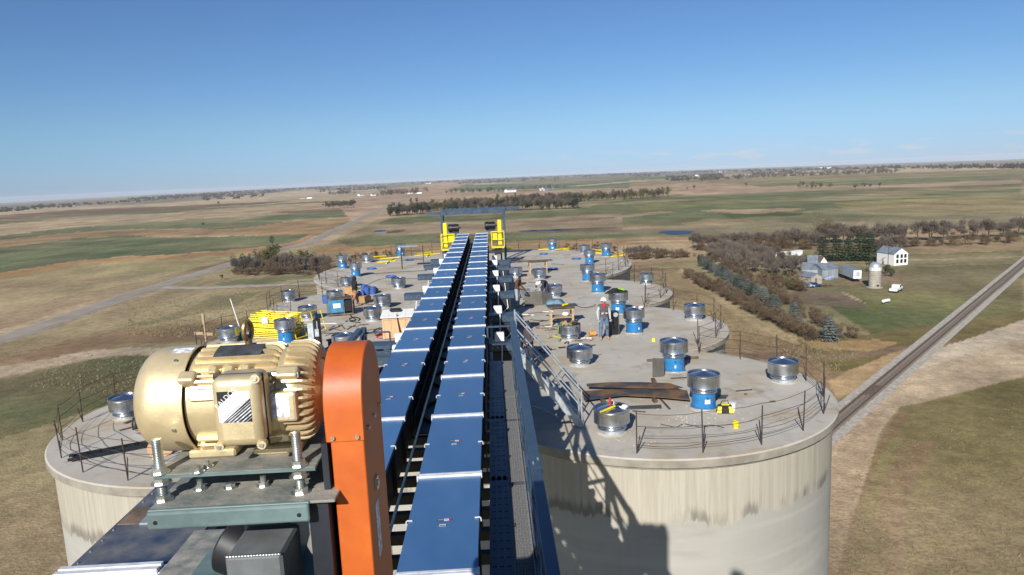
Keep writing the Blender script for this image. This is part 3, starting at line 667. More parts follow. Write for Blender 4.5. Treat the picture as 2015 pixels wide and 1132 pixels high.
# ------------------------------------------------------------------ conveyors
ZT = 2.9
Y_JOINT = [6.76 + 2.445 * k for k in range(-2, 19)]
def make_conveyor(x0, x1, label):
    root = thing('drag_conveyor', label, 'conveyor', ((x0 + x1) / 2, 0, 0)); W = x1 - x0; h = W / 2
    yA, yB = Y_JOINT[0], Y_JOINT[-1]
    lid = joint = clip = lab = None; L = 2.445
    lm = MB().b2(-h, h, .05, L - .05, -.012, 0).b2(-h - .004, -h + .004, .06, L - .06, -.05, -.013).b2(h - .004, h + .004, .06, L - .06, -.05, -.013)
    jm = MB().b2(-h - .006, h + .006, -.042, -.006, -.05, .026).b2(-h - .006, h + .006, .006, .042, -.05, .026)
    for s in (-1, 1):
        for k in range(2): pass
    for s in (-1, 1): jm.b2(s * (h + .012) - .010, s * (h + .012) + .010, -.05, .05, -.05, .032)
    cmh = MB()
    cmh.tube([(-.05, 0, .008), (.008, 0, .012), (.022, 0, .0), (.026, 0, -.04)], .009, 5)
    for i, y in enumerate(Y_JOINT):
        if joint is None: joint = jm.obj('joint_strip', M['strip'], root); o = joint
        else: o = joint.copy(); COL.objects.link(o); o.parent = root
        o.location = (0, y, ZT)
        if i == len(Y_JOINT) - 1: break
        if lid is None:
            lid = lm.obj('lid_panel', M['lidblue'], root); o = lid
        else: o = lid.copy(); COL.objects.link(o); o.parent = root
        o.location = (0, y, ZT + rnd.uniform(-.003, .003)); o.rotation_euler = (rnd.uniform(-.0015, .0015), rnd.uniform(-.004, .004), 0)
        for s in (-1, 1):
            if clip is None: clip = cmh.obj('clip', M['strip'], root); q = clip
            else: q = clip.copy(); COL.objects.link(q); q.parent = root
            q.location = (s * h, y + L * .48, ZT); q.rotation_euler = (0, 0, 0 if s > 0 else PI)
        # two small stickers on every cover
        lx, ly = .02 + rnd.uniform(-.02, .02), L * .5 + rnd.uniform(-.06, .06)
        if lab is None:
            a = MB(); a.mi = 0; a.b2(-.085, -.005, -.022, .022, .002, .0035); a.mi = 1; a.b2(-.004, .055, -.022, .022, .002, .0035); a.mi = 2; a.b2(.056, .085, -.022, .022, .002, .0035)
            a.mi = 1; a.b2(-.078, -.012, -.004, .004, .0036, .0042); a.mi = 0; a.b2(.004, .046, -.004, .004, .0036, .0042)
            a.mi = 1; a.b2(-.05, .025, -.155, -.11, .002, .0035); a.mi = 3; a.b2(-.045, .02, -.15, -.128, .0036, .0042)
            lab = a.obj('sticker', [M['black'], M['white'], M['red'], M['cloth_navy']], root); q = lab
        else: q = lab.copy(); COL.objects.link(q); q.parent = root
        q.location = (lx, y + ly, ZT + .004)
    tr = MB()
    for s in (-1, 1): tr.b2(s * (h - .07) - .01, s * (h - .07) + .01, yA, yB, ZT - .80, ZT - .02)
    tr.b2(-h + .08, h - .08, yA, yB, ZT - .80, ZT - .78)
    tr.obj('trough', M['darksteel'], root)
    y = yA; st0 = None
    while y < yB:
        for sg in (-1, 1):
            if st0 is None: st0 = MB().b2(-.03, .03, -.02, .02, -.78, -.06).obj('stiffener', M['darksteel'], root); q = st0
            else: q = st0.copy(); COL.objects.link(q); q.parent = root
            q.location = (sg * (h - .03), y, ZT)
        y += 1.2225
    for y in [20.5 + 4.89 * k for k in range(7)]:
        lg = MB()
        for s in (-1, 1): lg.b2(s * (h - .02) - .05, s * (h - .02) + .05, y - .05, y + .05, 0, ZT - .82)
        lg.b2(-h - .05, h + .05, y - .04, y + .04, ZT - .92, ZT - .81)
        lg.bar((-h, y, .2), (h, y, ZT - 1.0), .05, .05)
        lg.obj('support_leg', M['darksteel'], root)
    return root
convR = make_conveyor(-1.155, -.315, 'long enclosed drag conveyor with blue lids, the one beside the railed walkway')
convL = make_conveyor(-2.485, -1.645, 'long enclosed drag conveyor with blue lids, half hidden behind the orange guard')
# conduit along the slot between the conveyors
tag(MB().tube([(-1.45, 2, 2.62), (-1.42, 12, 2.64), (-1.40, 24, 2.6), (-1.40, 50, 2.6)], .022, 6).obj('conduit', M['slate']), 'thin straight conduit running along the dark slot between the two conveyors', 'conduit')

ct = thing('slot_darkening_deck', 'added black deck that keeps the slot between the two conveyors dark', 'steel deck', (-1.4, 0, 0))  # black plates and bars added so the lit roof does not show through
MB().b2(-.22, .22, 12.9, 52, 2.14, 2.17).obj('deck_plate', M['black'], ct)
for s in (-1, 1): MB().b2(s * .225 - .012, s * .225 + .012, 12.9, 52, 2.0, 2.5).obj('side_plate', M['darksteel'], ct)
br0 = None
for k in range(32):
    if br0 is None: br0 = MB().bar((-.2, -.3, 2.2), (.2, .3, 2.2), .05, .05).obj('lacing_bar', M['darksteel'], ct); q = br0
    else: q = br0.copy(); COL.objects.link(q); q.parent = ct
    q.location = (0, 13.5 + 1.2 * k, 0); q.scale = (1 if k % 2 else -1, 1, 1)
sk = thing('gap_darkening_plate', 'added dark plate that darkens the gap between the right conveyor and the walkway', 'steel plate', (-.29, 0, 0))  # plate added to make the gap beside the walkway read black
MB().b2(-.012, .012, 12.2, 19.3, 1.4, 2.4).obj('plate', M['darksteel'], sk)
# ------------------------------------------------------------------ bridge with the two walkways
bridge = thing('walkway_bridge', 'dark steel truss bridge carrying the conveyors from the tower to the silo roofs', 'bridge', (CX, 0, 0))
YB0, YB1 = -1.0, 17.5
for k, y in enumerate([1.2 + .62 * i for i in range(28)]):
    if k == 0: cb0 = MB().b2(-2.05, 2.05, -.06, .06, 1.92, 2.07).obj('cross_beam', M['darksteel'], bridge); o = cb0
    else: o = cb0.copy(); COL.objects.link(o); o.parent = bridge
    o.location = (0, y, 0)
for s in (-1, 1):
    X = s * 1.91
    YB0 = -1.0 if s > 0 else 10.3
    MB().b2(X - .075, X + .075, YB0, YB1, 1.80, 1.975).obj('bottom_chord', M['slate'], bridge)
    n = 10 if s > 0 else 4
    for i in range(n + 1):
        y = YB0 + .6 + i * 1.78
        MB().b2(X - .06, X + .06, y - .06, y + .06, 1.98, 3.19).obj('truss_post', M['slate'], bridge)
        if i < n: MB().bar((X, y, 2.05 if i % 2 else 3.18), (X, y + 1.78, 3.18 if i % 2 else 2.05), .11, .10).obj('truss_diagonal', M['slate'], bridge)
    for a, b in ((YB0, 8.75), (8.75, YB1)) if s > 0 else ((YB0, YB1),):
        MB().b2(X - .068, X + .068, a, b, 3.19, 3.30).obj('top_chord', M['slate'], bridge, bevel=.006)
    if s > 0:
     sp = MB().b2(X - .075, X + .075, 8.35, 8.80, 3.302, 3.312).b2(X + s * .07, X + s * .08, 8.35, 8.80, 3.1, 3.311).obj('splice_plate', M['slate'], bridge)
     mb = MB()
     for dx, dy in ((-.03, 8.5), (.035, 8.62)): mb.tube([(X + dx, dy, 3.31), (X + dx, dy, 3.332)], .018, 6)
     mb.obj('splice_bolt', M['zinc'], bridge)
    for z in (2.85, 2.52): MB().tube([(X - s * .05, YB0, z), (X - s * .05, YB1, z)], .018, 6).obj('mid_rail', M['slate'], bridge)
    MB().b2(X - s * .08 - .004, X - s * .08 + .004, YB0, YB1, 2.13, 2.16).obj('toe_plate', M['galv_dull'], bridge)
    # end gate across the walkway
    g = MB(); xa, xb = s * 1.26, X
    for z in (3.05, 2.58): g.bar((xa, 18.05, z), (xb, 18.05, z), .04, .04)
    for x in (xa, xb): g.bar((x, 18.05, 2.0), (x, 18.05, 3.05), .04, .04)
    g.bar((xb, 17.5, 3.03), (xb, 18.05, 3.03), .04, .04)
    g.obj('end_rail', M['slate'], bridge)
    # grating planks: one ribbed and one punched run of planks, in lengths
    for j in range(2):
        pm = MB(); x0 = 0.0
        Lp = 3.04
        if j == 0:
            for q in range(7): pm.b2(.01 + q * .045, .01 + q * .045 + .036, 0, Lp, -.03, -.018 * (q % 2))
            for q in range(15): pm.b2(.012, .30, q * .21 + .01, q * .21 + .19, -.03, -.012)
        else:
            for q in range(8): pm.b2(.008 + q * .040, .008 + q * .040 + .027, 0, Lp, -.03, 0)
            for q in range(38): pm.b2(.010, .312, q * .08 + .01, q * .08 + .06, -.03, -.002)
        p0 = None
        for i in range(7 if s > 0 else 4):
            if p0 is None: p0 = pm.obj('grating_plank', M['gratingsteel'] if j else M['slate'], bridge); o = p0
            else: o = p0.copy(); COL.objects.link(o); o.parent = bridge
            o.location = ((1.265 + j * .30) if s > 0 else (-1.26 - j * .32 - .32), YB0 + i * 2.92 - .2 * j, 2.13 + .002 * j)
            if o.location.y + Lp > 18.0: o.location.y = 18.0 - Lp; o.location.z += .006
# stairs from the walkway down to the near right roof
st = thing('access_stair', 'galvanised steel stair with twin handrails coming down from the walkway to the roof', 'stairs', (0, 0, 0))
xa, za, xb, zb = .52, 2.18, 2.16, .0
for yy in (18.62, 19.35):
    mb = MB(); sgn = -1
    mb.add([(xa, yy - .012, za + .12), (xa, yy - .012, za - .22), (xb - .06, yy - .012, zb), (xb + .10, yy - .012, zb), (xb + .10, yy - .012, zb + .13),
            (xa, yy + .012, za + .12), (xa, yy + .012, za - .22), (xb - .06, yy + .012, zb), (xb + .10, yy + .012, zb), (xb + .10, yy + .012, zb + .13)],
           [(0, 1, 2, 3, 4), (9, 8, 7, 6, 5), (0, 5, 6, 1), (1, 6, 7, 2), (2, 7, 8, 3), (3, 8, 9, 4), (4, 9, 5, 0)])
    mb.obj('stringer', M['galv_dull'], st)
    for dz, nm in ((1.02, 'handrail'), (.55, 'mid_rail')):
        MB().tube([(xa - .02, yy, za + dz), (xb + .06, yy, zb + dz + .02)], .022, 8).obj(nm, M['galv_dull'], st)
    MB().tube([(xb + .06, yy, 0.05), (xb + .06, yy, 1.05)], .022, 8).obj('end_post', M['galv_dull'], st)
    MB().tube([(xa, yy, za), (xa, yy, za + 1.05)], .022, 8).obj('top_post', M['galv_dull'], st)
t0 = None
for i in range(8):
    f = (i + .5) / 8
    if t0 is None: t0 = MB().b2(-.13, .13, 18.65, 19.32, -.02, .01).b2(.11, .13, 18.65, 19.32, -.05, -.021).obj('tread', M['galv_dull'], st); o = t0
    else: o = t0.copy(); COL.objects.link(o); o.parent = st
    o.location = (xa + (xb - xa) * f, 0, za + (zb - za) * f + .04)

# ------------------------------------------------------------------ portal frame at the far end, with the two yellow drives
PY = 58.0
po = thing('portal_frame', 'slate grey steel portal frame standing over the far end of the conveyors', 'steel frame', (-1.4, PY, 0))
xl = atY(868, 415, PY).x + 1.4; xr = atY(991, 409, PY).x + 1.4; zt = atY(930, 411, PY).z
for y in (0, 1.5):
    for x in (xl, xr): MB().b2(x - .09, x + .09, y - .09, y + .09, 0, zt - .1).obj('column', M['slate'], po)
    MB().b2(xl - .12, xr + .12, y - .10, y + .10, zt - .42, zt).obj('beam', M['slate'], po)
for x in (xl, xr): MB().b2(x - .10, x + .10, .101, 1.399, zt - .32, zt + .01).obj('tie_beam', M['slate'], po)
MB().b2(xl - 1.25, xl - .121, .5, .8, zt - .40, zt - .16).obj('side_arm', M['slate'], po)
MB().b2(xr + .121, xr + 1.25, .5, .8, zt - .25, zt - .01).obj('side_arm', M['slate'], po)
MB().bar((xl, .75, zt - .25), (xr, .75, zt - .25), .12, .18).obj('trolley_beam', M['slate'], po)
MB().bar((xl - .2, -3.9, 2.5), (xr + .2, -3.9, 2.5), .05, .05).bar((xl - .2, -3.9, 2.1), (xr + .2, -3.9, 2.1), .04, .04).obj('back_rail', M['rebar'], po)
def drive(px0, px1, py0, py1, mx, label):
    Yd = 54.2
    a = atY(px0, py1, Yd); b = atY(px1, py0, Yd); root = thing('yellow_drive', label, 'conveyor drive', ((a.x + b.x) / 2, Yd, 0))
    z0, z1 = a.z, b.z; wdt = b.x - a.x; s = mx
    gx = -s * wdt * .18
    MB().b2(gx - .15, gx + .15, -.25, .15, z0 + .15, z1).obj('belt_guard', M['yellow'], root, bevel=.05, seg=2)
    hc = (z1 - z0) * .60
    MB().b2(min(s * wdt * .04, s * wdt * .44), max(s * wdt * .04, s * wdt * .44), -.33, -.26, z0 + (z1 - z0) * .24, z0 + (z1 - z0) * .57).obj('mount_plate', M['yellow'], root)
    mb = MB()
    for x in (-wdt / 2, wdt / 2):
        mb.bar((x, -.5, z0), (x, -.5, z0 + hc), .05, .05); mb.bar((x, .6, z0), (x, .6, z0 + hc), .05, .05)
    for z in (z0 + .05, z0 + hc * .5, z0 + hc - .03):
        mb.bar((-wdt / 2, -.5, z), (wdt / 2, -.5, z), .05, .05)
        for x in (-wdt / 2, wdt / 2): mb.bar((x, -.5, z), (x, .6, z), .05, .05)
    mb.obj('rail_cage', M['yellow'], root)
    MB().b2(-wdt * .5, wdt * .5, -.5, .6, z0 - .06, z0).obj('deck', M['yellow'], root)
    c = Vector((s * .50, -.05, z1 - .42)); mo = MB()
    mo.M = Matrix.Translation(c) @ Matrix.Rotation(PI / 2, 4, 'Y')
    mo.lathe([(0, -.45), (.22, -.45), (.30, -.40), (.30, -.12), (.26, -.12), (.26, .30), (.28, .30), (.28, .36), (.05, .40), (.05, .55), (0, .55)], 20)
    for k in range(12):
        t = 2 * PI * k / 12; mo.box((.28 * math.cos(t), .28 * math.sin(t), .1), (.05, .012, .38), (0, 0, t))
    mo.obj('motor', M['black'], root, 35)
    MB().b2(c.x - .35, c.x + .35, -.3, .3, c.z - .40, c.z - .32).obj('motor_base', M['slate'], root)
    MB().b2(-wdt * .3, wdt * .3, -.25, .5, 1.0, z0 - .06).obj('gearbox', M['darksteel'], root)
    MB().b2(-wdt * .3, -wdt * .3 + .12, 0, .12, 0, 1.0).b2(wdt * .3 - .12, wdt * .3, 0, .12, 0, 1.0).obj('leg', M['darksteel'], root)
drive(870, 893, 438, 491, 1, 'yellow drive unit with black motor above the left conveyor at the far portal')
drive(968, 990, 432, 486, -1, 'yellow drive unit with black motor above the right conveyor at the far portal')

# ------------------------------------------------------------------ slide gates hung on the sides of the conveyors
def gate(px0, px1, py, hgt_px, side, label, zt_=2.15, body=True):
    a = at(px0, py, zt_); b = at(px1, py, zt_); y = (a.y + b.y) / 2
    if side > 0: x0, x1 = -.24, b.x
    else: x0, x1 = a.x, -2.56
    root = thing('slide_gate', label, 'slide gate', ((x0 + x1) / 2, y, 0), 0, 'slide gates along the conveyors'); w2 = (x1 - x0) / 2
    d = .52
    MB().b2(-w2, w2, -d / 2, d / 2, zt_ - .24, zt_).obj('gate_box', M['slate'], root, bevel=.012)
    MB().b2(-w2 - .01, w2 + .01, -d / 2 - .01, d / 2 + .01, zt_ + .001, zt_ + .016).obj('cover', M['slate'], root)
    mb = MB()
    for i in range(6): mb.tube([(-w2 + .1 + i * (2 * w2 - .2) / 5, -d / 2 - .001, zt_ - .12), (-w2 + .1 + i * (2 * w2 - .2) / 5, -d / 2 - .014, zt_ - .12)], .014, 6)
    mb.obj('bolt', M['zinc'], root)
    if body:
        MB().add([(-w2 * .8 if side > 0 else w2 * .25, yy_, zz_) if e_ == 0 else ((w2 * (.7 if zz_ > 0 else .55)) if side > 0 else w2 * .8, yy_, zz_) for zz_ in (zt_ - .25, .0) for e_, yy_ in ((0, -.3), (1, -.3), (1, .3), (0, .3))],
                 [(0, 1, 2, 3), (4, 7, 6, 5), (0, 4, 5, 1), (1, 5, 6, 2), (2, 6, 7, 3), (3, 7, 4, 0)]).obj('spout', M['darksteel'], root)
    jx = -side * (w2 - .30)
    MB().b2(jx - .13, jx + .15, -d / 2 - .16, -d / 2 + .02, zt_ + .10, zt_ + .36).b2(jx - .05, jx + .05, -d / 2 + .021, -d / 2 + .08, zt_ + .017, zt_ + .30).obj('junction_box', M['white'], root, bevel=.015)
    MB().tube([(jx + side * .08, -d / 2 - .1, zt_ + .10), (jx + side * .07, -d / 2 - .25, zt_ - .2), (jx + side * .05, -d / 2 - .34, zt_ - .55), (jx + side * .25, -d / 2 - .36, zt_ - .72), (jx + side * .45, -d / 2 - .3, zt_ - .55), (jx + side * .42, -d / 2 - .12, zt_ - .25)], .016, 6).obj('cable_loop', M['white'], root)
gate(968, 1003, 513, 8, 1, 'small slate slide gate nearest the far portal, right of the conveyors', 1.9, True)
gate(968, 1002, 523, 8, 1, 'slate slide gate beside the sawhorse table, right of the conveyors')
gate(968, 1007, 545, 9, 1, 'slate slide gate in front of the grey vent, right of the conveyors')
gate(968, 1012, 575, 9, 1, 'slate slide gate beside the man in the brown jacket, right of the conveyors')
gate(968, 1022, 618, 12, 1, 'wide slate slide gate just beyond the walkway end rail, right of the conveyors')
gate(968, 1024, 672, 14, 1, 'slate slide gate at the walkway end under the end rail, right of the conveyors', 2.0)
gate(848, 868, 511, 8, -1, 'smallest slate slide gate, farthest on the left side of the conveyors', 2.0)
gate(836, 860, 522, 8, -1, 'slate slide gate between the scaffold and the left conveyor')
gate(823, 852, 541, 9, -1, 'slate slide gate beside the blue motor, left of the conveyors')
gate(797, 838, 578, 10, -1, 'slate slide gate between the low vent and the left conveyor')
gate(728, 785, 676, 14, -1, 'large slate slide gate behind the left end rail, left of the conveyors', 2.1)
gate(715, 765, 700, 14, -1, 'slate slide gate nearest the orange guard, left of the conveyors', 1.9)
# ------------------------------------------------------------------ near drive: gold motor, base plates, orange belt guard, gear unit
def near_drive():
    MY = 3.08
    c = atY(470, 777, MY)
    K = 1 / 432.0
    mot = thing('electric_motor', 'large gold electric motor with finned body and round fan cowl on the near drive plate', 'electric motor', (c.x, MY, c.z - .222))
    Z0 = .222
    RX = Matrix.Translation((0, 0, Z0)) @ Matrix.Rotation(PI / 2, 4, 'Y')      # lathe z -> +x
    def X(px): return (px - 470) * K
    mb = MB(); mb.M = RX
    R1 = .229
    prof = [(0, X(303))]
    prof += [(R1 - .10 + .10 * math.sin(t * PI / 2 / 8), X(303) + .10 - .10 * math.cos(t * PI / 2 / 8)) for t in range(9)]
    prof += [(R1, X(404)), (R1 - .006, X(404)), (R1 - .006, X(380)), (.15, X(380))]
    mb.lathe(prof, 72).obj('fan_cowl', M['gold'], mot, 40)
    mb = MB(); mb.M = RX
    for k in range(3):
        t = (0.9, 2.2, 4.4)[k]
    for (px, t) in ((383, rad(-62)), (384, rad(-118)), (318, rad(-90))):
        pass
    mb.M = Matrix.Identity(4)
    for px, ang in ((383, 58), (384, -18)):
        t = rad(ang); y, z = -math.cos(t) * R1, math.sin(t) * R1
        mb.tube([(X(px), y * .99, Z0 + z * .99), (X(px), y * 1.035, Z0 + z * 1.035)], .008, 6)
    mb.obj('cowl_screw', M['zinc'], mot)
    # white film sticker curved over the top of the cowl
    def patch(x0, x1, a0, a1, r, mtl, name, n=6):
        v = []; f = []
        for i in range(n + 1):
            t = rad(a0 + (a1 - a0) * i / n)
            for x in (x0, x1): v.append((x, -math.cos(t) * r, Z0 + math.sin(t) * r))
        for i in range(n): f.append((2 * i, 2 * i + 1, 2 * i + 3, 2 * i + 2))
        return MB().add(v, f).obj(name, mtl, mot)
    patch(X(366), X(403), 72, 84, R1 + .0015, M['paper'], 'cowl_sticker')
    # frame
    body = MB(); body.M = RX
    body.lathe([(0, X(404)), (.205, X(404)), (.205, X(412)), (.20, X(560)), (.19, X(566)), (.20, X(566)), (.20, X(578)), (0, X(578))], 48)
    body.obj('stator_frame', M['gold'], mot, 40)
    def fin(x0, x1, r0, r1, t, th, rl=.0, rr=.02):
        """a cast fin lying along the axis, standing radially at angle t, its end corners rounded"""
        pts = []
        for k in range(5):
            a = PI / 2 * k / 4; pts.append((x1 - rr + rr * math.sin(a), r1 - rr + rr * math.cos(a)))
        pts.append((x1, r0)); pts.append((x0, r0))
        if rl:
            for k in range(4):
                a = PI / 2 * k / 3; pts.append((x0 + rl - rl * math.cos(a), r1 - rl + rl * math.sin(a)))
        else: pts.append((x0, r1))
        n = len(pts); m_ = MB()
        ct, st_ = math.cos(t), math.sin(t)
        def P(x, r, o): return (x, -ct * r + st_ * o, Z0 + st_ * r + ct * o)
        m_.add([P(x, r, -th / 2) for x, r in pts] + [P(x, r, th / 2) for x, r in pts],
               [tuple(range(n)), tuple(range(2 * n - 1, n - 1, -1))] + [(i, i + n, (i + 1) % n + n, (i + 1) % n) for i in range(n)])
        return m_
    for d in (14, 26, 38, 52, 62, 72, 82, 98, 108, 118, 130, 142, 154, 166, -38, -52, 194, 206, 218):
        fin(X(414), X(566), .185, .228, rad(d), .011, .012, .045).obj('frame_fin', M['gold'], mot)
    for d in range(-46, 225, 9):
        fin(X(578), X(632), .15, .230, rad(d + 2), .010, .006, .055).obj('end_bell_fin', M['gold'], mot)
    eb = MB(); eb.M = RX
    eb.lathe([(0, X(577)), (.203, X(577)), (.203, X(592)), (.185, X(612)), (.14, X(630)), (.06, X(634)), (.06, X(645)), (.03, X(645)), (.03, X(690)), (0, X(690))], 48).obj('end_bell', M['gold'], mot, 35)
    # cast rail with raised bosses and corner lugs, front upper side
    mb = MB(); t = rad(36); ct, st_ = math.cos(t), math.sin(t)
    mb.M = Matrix.Translation((0, 0, Z0)) @ Matrix.Rotation(-(PI / 2 - t) , 4, 'X').inverted() if False else Matrix.Identity(4)
    def onrim(x, ang, r):
        a = rad(ang); return Vector((x, -math.cos(a) * r, Z0 + math.sin(a) * r))
    rr = MB()
    for px in (455, 484, 513): rr.box(onrim(X(px), 44, .214), (.035, .03, .05), (rad(44 - 0), 0, 0))
    rr.box(onrim(X(485), 32, .205), (X(566) - X(412), .06, .018), (rad(-30), 0, 0))
    rr.obj('cast_boss', M['gold'], mot, bevel=.004)
    for px in (412, 590):
        MB().box(onrim(X(px), 36, .222), (.07 if px < 500 else .09, .055, .05), (rad(36), 0, 0)).obj('corner_lug', M['gold'], mot, bevel=.01, seg=2)
    p = onrim(X(560), 36, .225); MB().tube([p, p + Vector((.115, 0, 0))], .014, 8).tube([p + Vector((.095, 0, 0)), p + Vector((.118, 0, 0))], .022, 6).obj('tie_bolt', M['zinc'], mot)
    # terminal box
    f0 = atY(407, 745, 2.72); f1 = atY(523, 884, 2.72)
    x0, x1 = f0.x - c.x, f1.x - c.x; z1, z0 = f0.z - c.z + Z0, f1.z - c.z + Z0; yf = 2.72 - MY
    tb = MB().b2(x0 + .004, x1 - .004, yf, -.20, z0 + .01, z1 - .004)
    o = tb.obj('terminal_box', M['gold'], mot, 35, bevel=.035, seg=4)
    MB().b2(x0, x1, yf + .055, yf + .063, z0, z1).obj('terminal_box_seam', M['darksteel'], mot, bevel=.02, seg=3)
    mb = MB(); sc = MB()
    for x in (x0 + .016, x1 - .016):
        for z in (z0 + .017, z1 - .012):
            if z > z0 + .1 and x < (x0 + x1) / 2: continue
            mb.tube([(x, yf + .03, z), (x, yf + .002, z)], .019, 12); sc.tube([(x, yf + .0015, z), (x, yf - .004, z)], .009, 8)
    mb.obj('box_ear', M['gold'], mot, 35); sc.obj('box_screw', M['zinc'], mot)
    # name plate on the box
    w_, h_ = .128, .127; cxp = (x0 + x1) / 2 - .005; czp = z0 + (z1 - z0) * .60; s2 = -yf + .0015
    def plate(poly, mtl, name, lift):
        n = len(poly)
        return MB().add([(cxp + (u - .5) * w_, yf - lift, czp + (v - .5) * h_) for u, v in poly], [tuple(range(n))]).obj(name, mtl, mot)
    plate([(0, 0), (1, 0), (1, 1), (0, 1)], M['black'], 'name_plate', .0015)
    plate([(0, .50), (0, .03), (.04, 0), (.10, 0), (1, .76), (1, 1), (.56, 1)], M['white'], 'plate_band', .0021)
    for k, (a, wd) in enumerate(((.14, .03), (.24, .045), (.36, .055), (.50, .055), (.66, .04), (.80, .02))):
        l = 1 - a; plate([(a, 0), (a + wd, 0), (1, .80 * (l - wd) * .98), (1, .80 * l * .98)], M['paper'], 'plate_stripe', .0021)
    ang = math.atan2(.5 * h_, .56 * w_)
    Mx = Matrix.Translation((cxp - .029, yf - .0026, czp + .037)) @ Matrix.Rotation(PI / 2, 4, 'X') @ Matrix.Rotation(ang, 4, 'Z')
    text('plate_lettering', 'BALDOR', .029, M['white'], mot, Mx, .0002)
    Mx = Matrix.Translation((cxp + .006, yf - .0026, czp - .008)) @ Matrix.Rotation(PI / 2, 4, 'X') @ Matrix.Rotation(math.atan2(.8 * h_, w_), 4, 'Z')
    text('plate_small_lettering', 'SUPER-E  INDUSTRIAL MOTOR', .0085, M['cloth_navy'], mot, Mx, .0002)
    # second box with its printed label
    g0 = atY(526, 775, 2.83); g1 = atY(586, 830, 2.83); x2, x3 = g0.x - c.x, g1.x - c.x; z3, z2 = g0.z - c.z + Z0, g1.z - c.z + Z0
    MB().b2(x2, x3, 2.83 - MY, -.17, z2, z3).obj('capacitor_box', M['gold'], mot, bevel=.012, seg=2)
    MB().b2(x2 + .012, x2 + .085, 2.83 - MY - .0015, 2.83 - MY, z2 + .022, z3 - .012).obj('rating_label', M['paper'], mot)
    # feet
    mb = MB()
    for px in (437, 555):
        mb.b2(X(px) - .10, X(px) + .10, -.17, -.02, -.0, .035); mb.b2(X(px) - .08, X(px) + .08, -.13, -.03, .035, .14)
        
        mb.obj('foot', M['gold'], mot, bevel=.008); mb = MB()
    # dark rubber sheet lying over the top fins, lifting eye
    patch(X(448), X(534), 62, 86, .2305, M['rubber'], 'rubber_sheet', 4)
    ey = MB(); ex, eyy, ez = X(499), .0, Z0 + .225
    ey.tube([(ex, eyy, ez - .01), (ex, eyy, ez + .025)], .016, 10)
    ring = [(ex + .017 * math.sin(a) * .55, eyy + .024 * math.sin(a), ez + .062 + .040 * math.cos(a)) for a in [2 * PI * k / 18 for k in range(19)]]
    ey.tube(ring, .011, 8); ey.obj('lifting_eye', mat('yellow_zinc', (.30, .20, .09), .4, .7, .15, 10), mot, 40)

    # base plates on four threaded rods
    zp = c.z - .224
    b0 = atY(297, 930, 2.74); b1 = atY(608, 922, 2.74)
    base = thing('motor_base', 'grey green motor base of two dusty plates held apart by threaded rods', 'motor base', ((b0.x + b1.x) / 2, 2.74, zp - .24))
    bx = (b1.x - b0.x) / 2; Zt = .24
    MB().b2(-bx, bx + .02, .02, .80, Zt - .014, Zt).obj('upper_plate', M['dustplate'], base, bevel=.003)
    MB().b2(-bx, bx + .02, .016, .0195, Zt - .014, Zt - .0015).obj('plate_edge', M['teal'], base)
    zl = atY(300, 1003, 2.70).z - (zp - .24)
    l0 = atY(291, 1004, 2.70).x - base.location.x; l1 = atY(611, 1000, 2.70).x - base.location.x
    MB().b2(l0, l1 + .10, -.04, .85, zl - .012, zl).obj('lower_plate', M['dustplate'], base, bevel=.003)
    MB().b2(l0, l1, -.065, -.042, zl - .078, zl - .002).obj('front_lip', M['teal'], base, bevel=.016, seg=3)
    MB().b2(l0, l1, -.05, -.03, zl - .012, zl + .001).obj('lip_bend', M['teal'], base, bevel=.006, seg=2)
    hm = MB()
    for x in (l0 + .035, l1 - .04): hm.tube([(x, -.0655, zl - .045), (x, -.0664, zl - .045)], .009, 10)
    hm.obj('lip_hole', M['black'], base)
    def nut(x, y, z, r=.03, h=.022):
        m_ = MB(); m_.tube([(x, y, z), (x, y, z + h)], r, 6); m_.tube([(x, y, z - .004), (x, y, z)], r * 1.35, 14); return m_
    for px, yy in ((316, .045), (589, .045), (330, .72), (600, .72)):
        x = atY(px, 935, 2.785).x - base.location.x; y = yy
        ro = MB(); pr = []; z = zl - .05
        while z < Zt + .145: pr += [(.0165, z), (.0205, z + .0035)]; z += .007
        ro.M = Matrix.Translation((x, y, 0)); ro.lathe([(0, zl - .05)] + pr + [(0, z)], 14)
        ro.obj('threaded_rod', M['zinc'], base, 30)
        for zz in (zl + .004, Zt + .004, Zt - .04): nut(x, y, zz).obj('nut', M['zinc'], base)
    for px, py_ in ((395, 985), (520, 984), (455, 990)):
        q = atY(px, py_, 2.86); x = q.x - base.location.x
        nut(x, .13, zl + .004, .021, .016).tube([(x, .13, zl), (x, .13, zl + (.05 if px != 455 else .022))], .012, 8).obj('plate_bolt', M['zinc'], base)
    for px in (413, 405):
        x = atY(px, 905, 2.85).x - base.location.x; nut(x, .08 if px == 413 else .03, Zt + .004, .019, .014).tube([(x, .08 if px == 413 else .03, Zt), (x, .08 if px == 413 else .03, Zt + .03)], .010, 8).obj('foot_bolt', M['zinc'], base)
    MB().b2(l0 + .1, l1, .70, .74, zl - .12, zl - .012).obj('under_rib', M['teal'], base)
    MB().b2(l1 - .02, l1 + .06, .0, .70, zl - .85, zl - .013).obj('side_plate', M['darksteel'], base)

    # gear unit under the plates, standing on the dusty drive deck
    gz = zp - .24 + zl
    gu = thing('gear_unit', 'grey green gear reducer with curved housing under the lower motor plate', 'gearbox', (-1.22, 3.25, gz - .66))
    gx, gy, gzz = gu.location
    def L_(px, py, y): q = atY(px, py, y); return q.x - gx, q.z - gzz
    a0, _ = L_(480, 1060, 3.2); a1, zb_ = L_(574, 1092, 3.2)
    MB().b2(a0, a1, 3.2 - gy, 3.55 - gy, zb_ - .3, .65).obj('torque_block', M['teal'], gu, bevel=.025, seg=2)
    c0, cz = L_(468, 1075, 3.35)
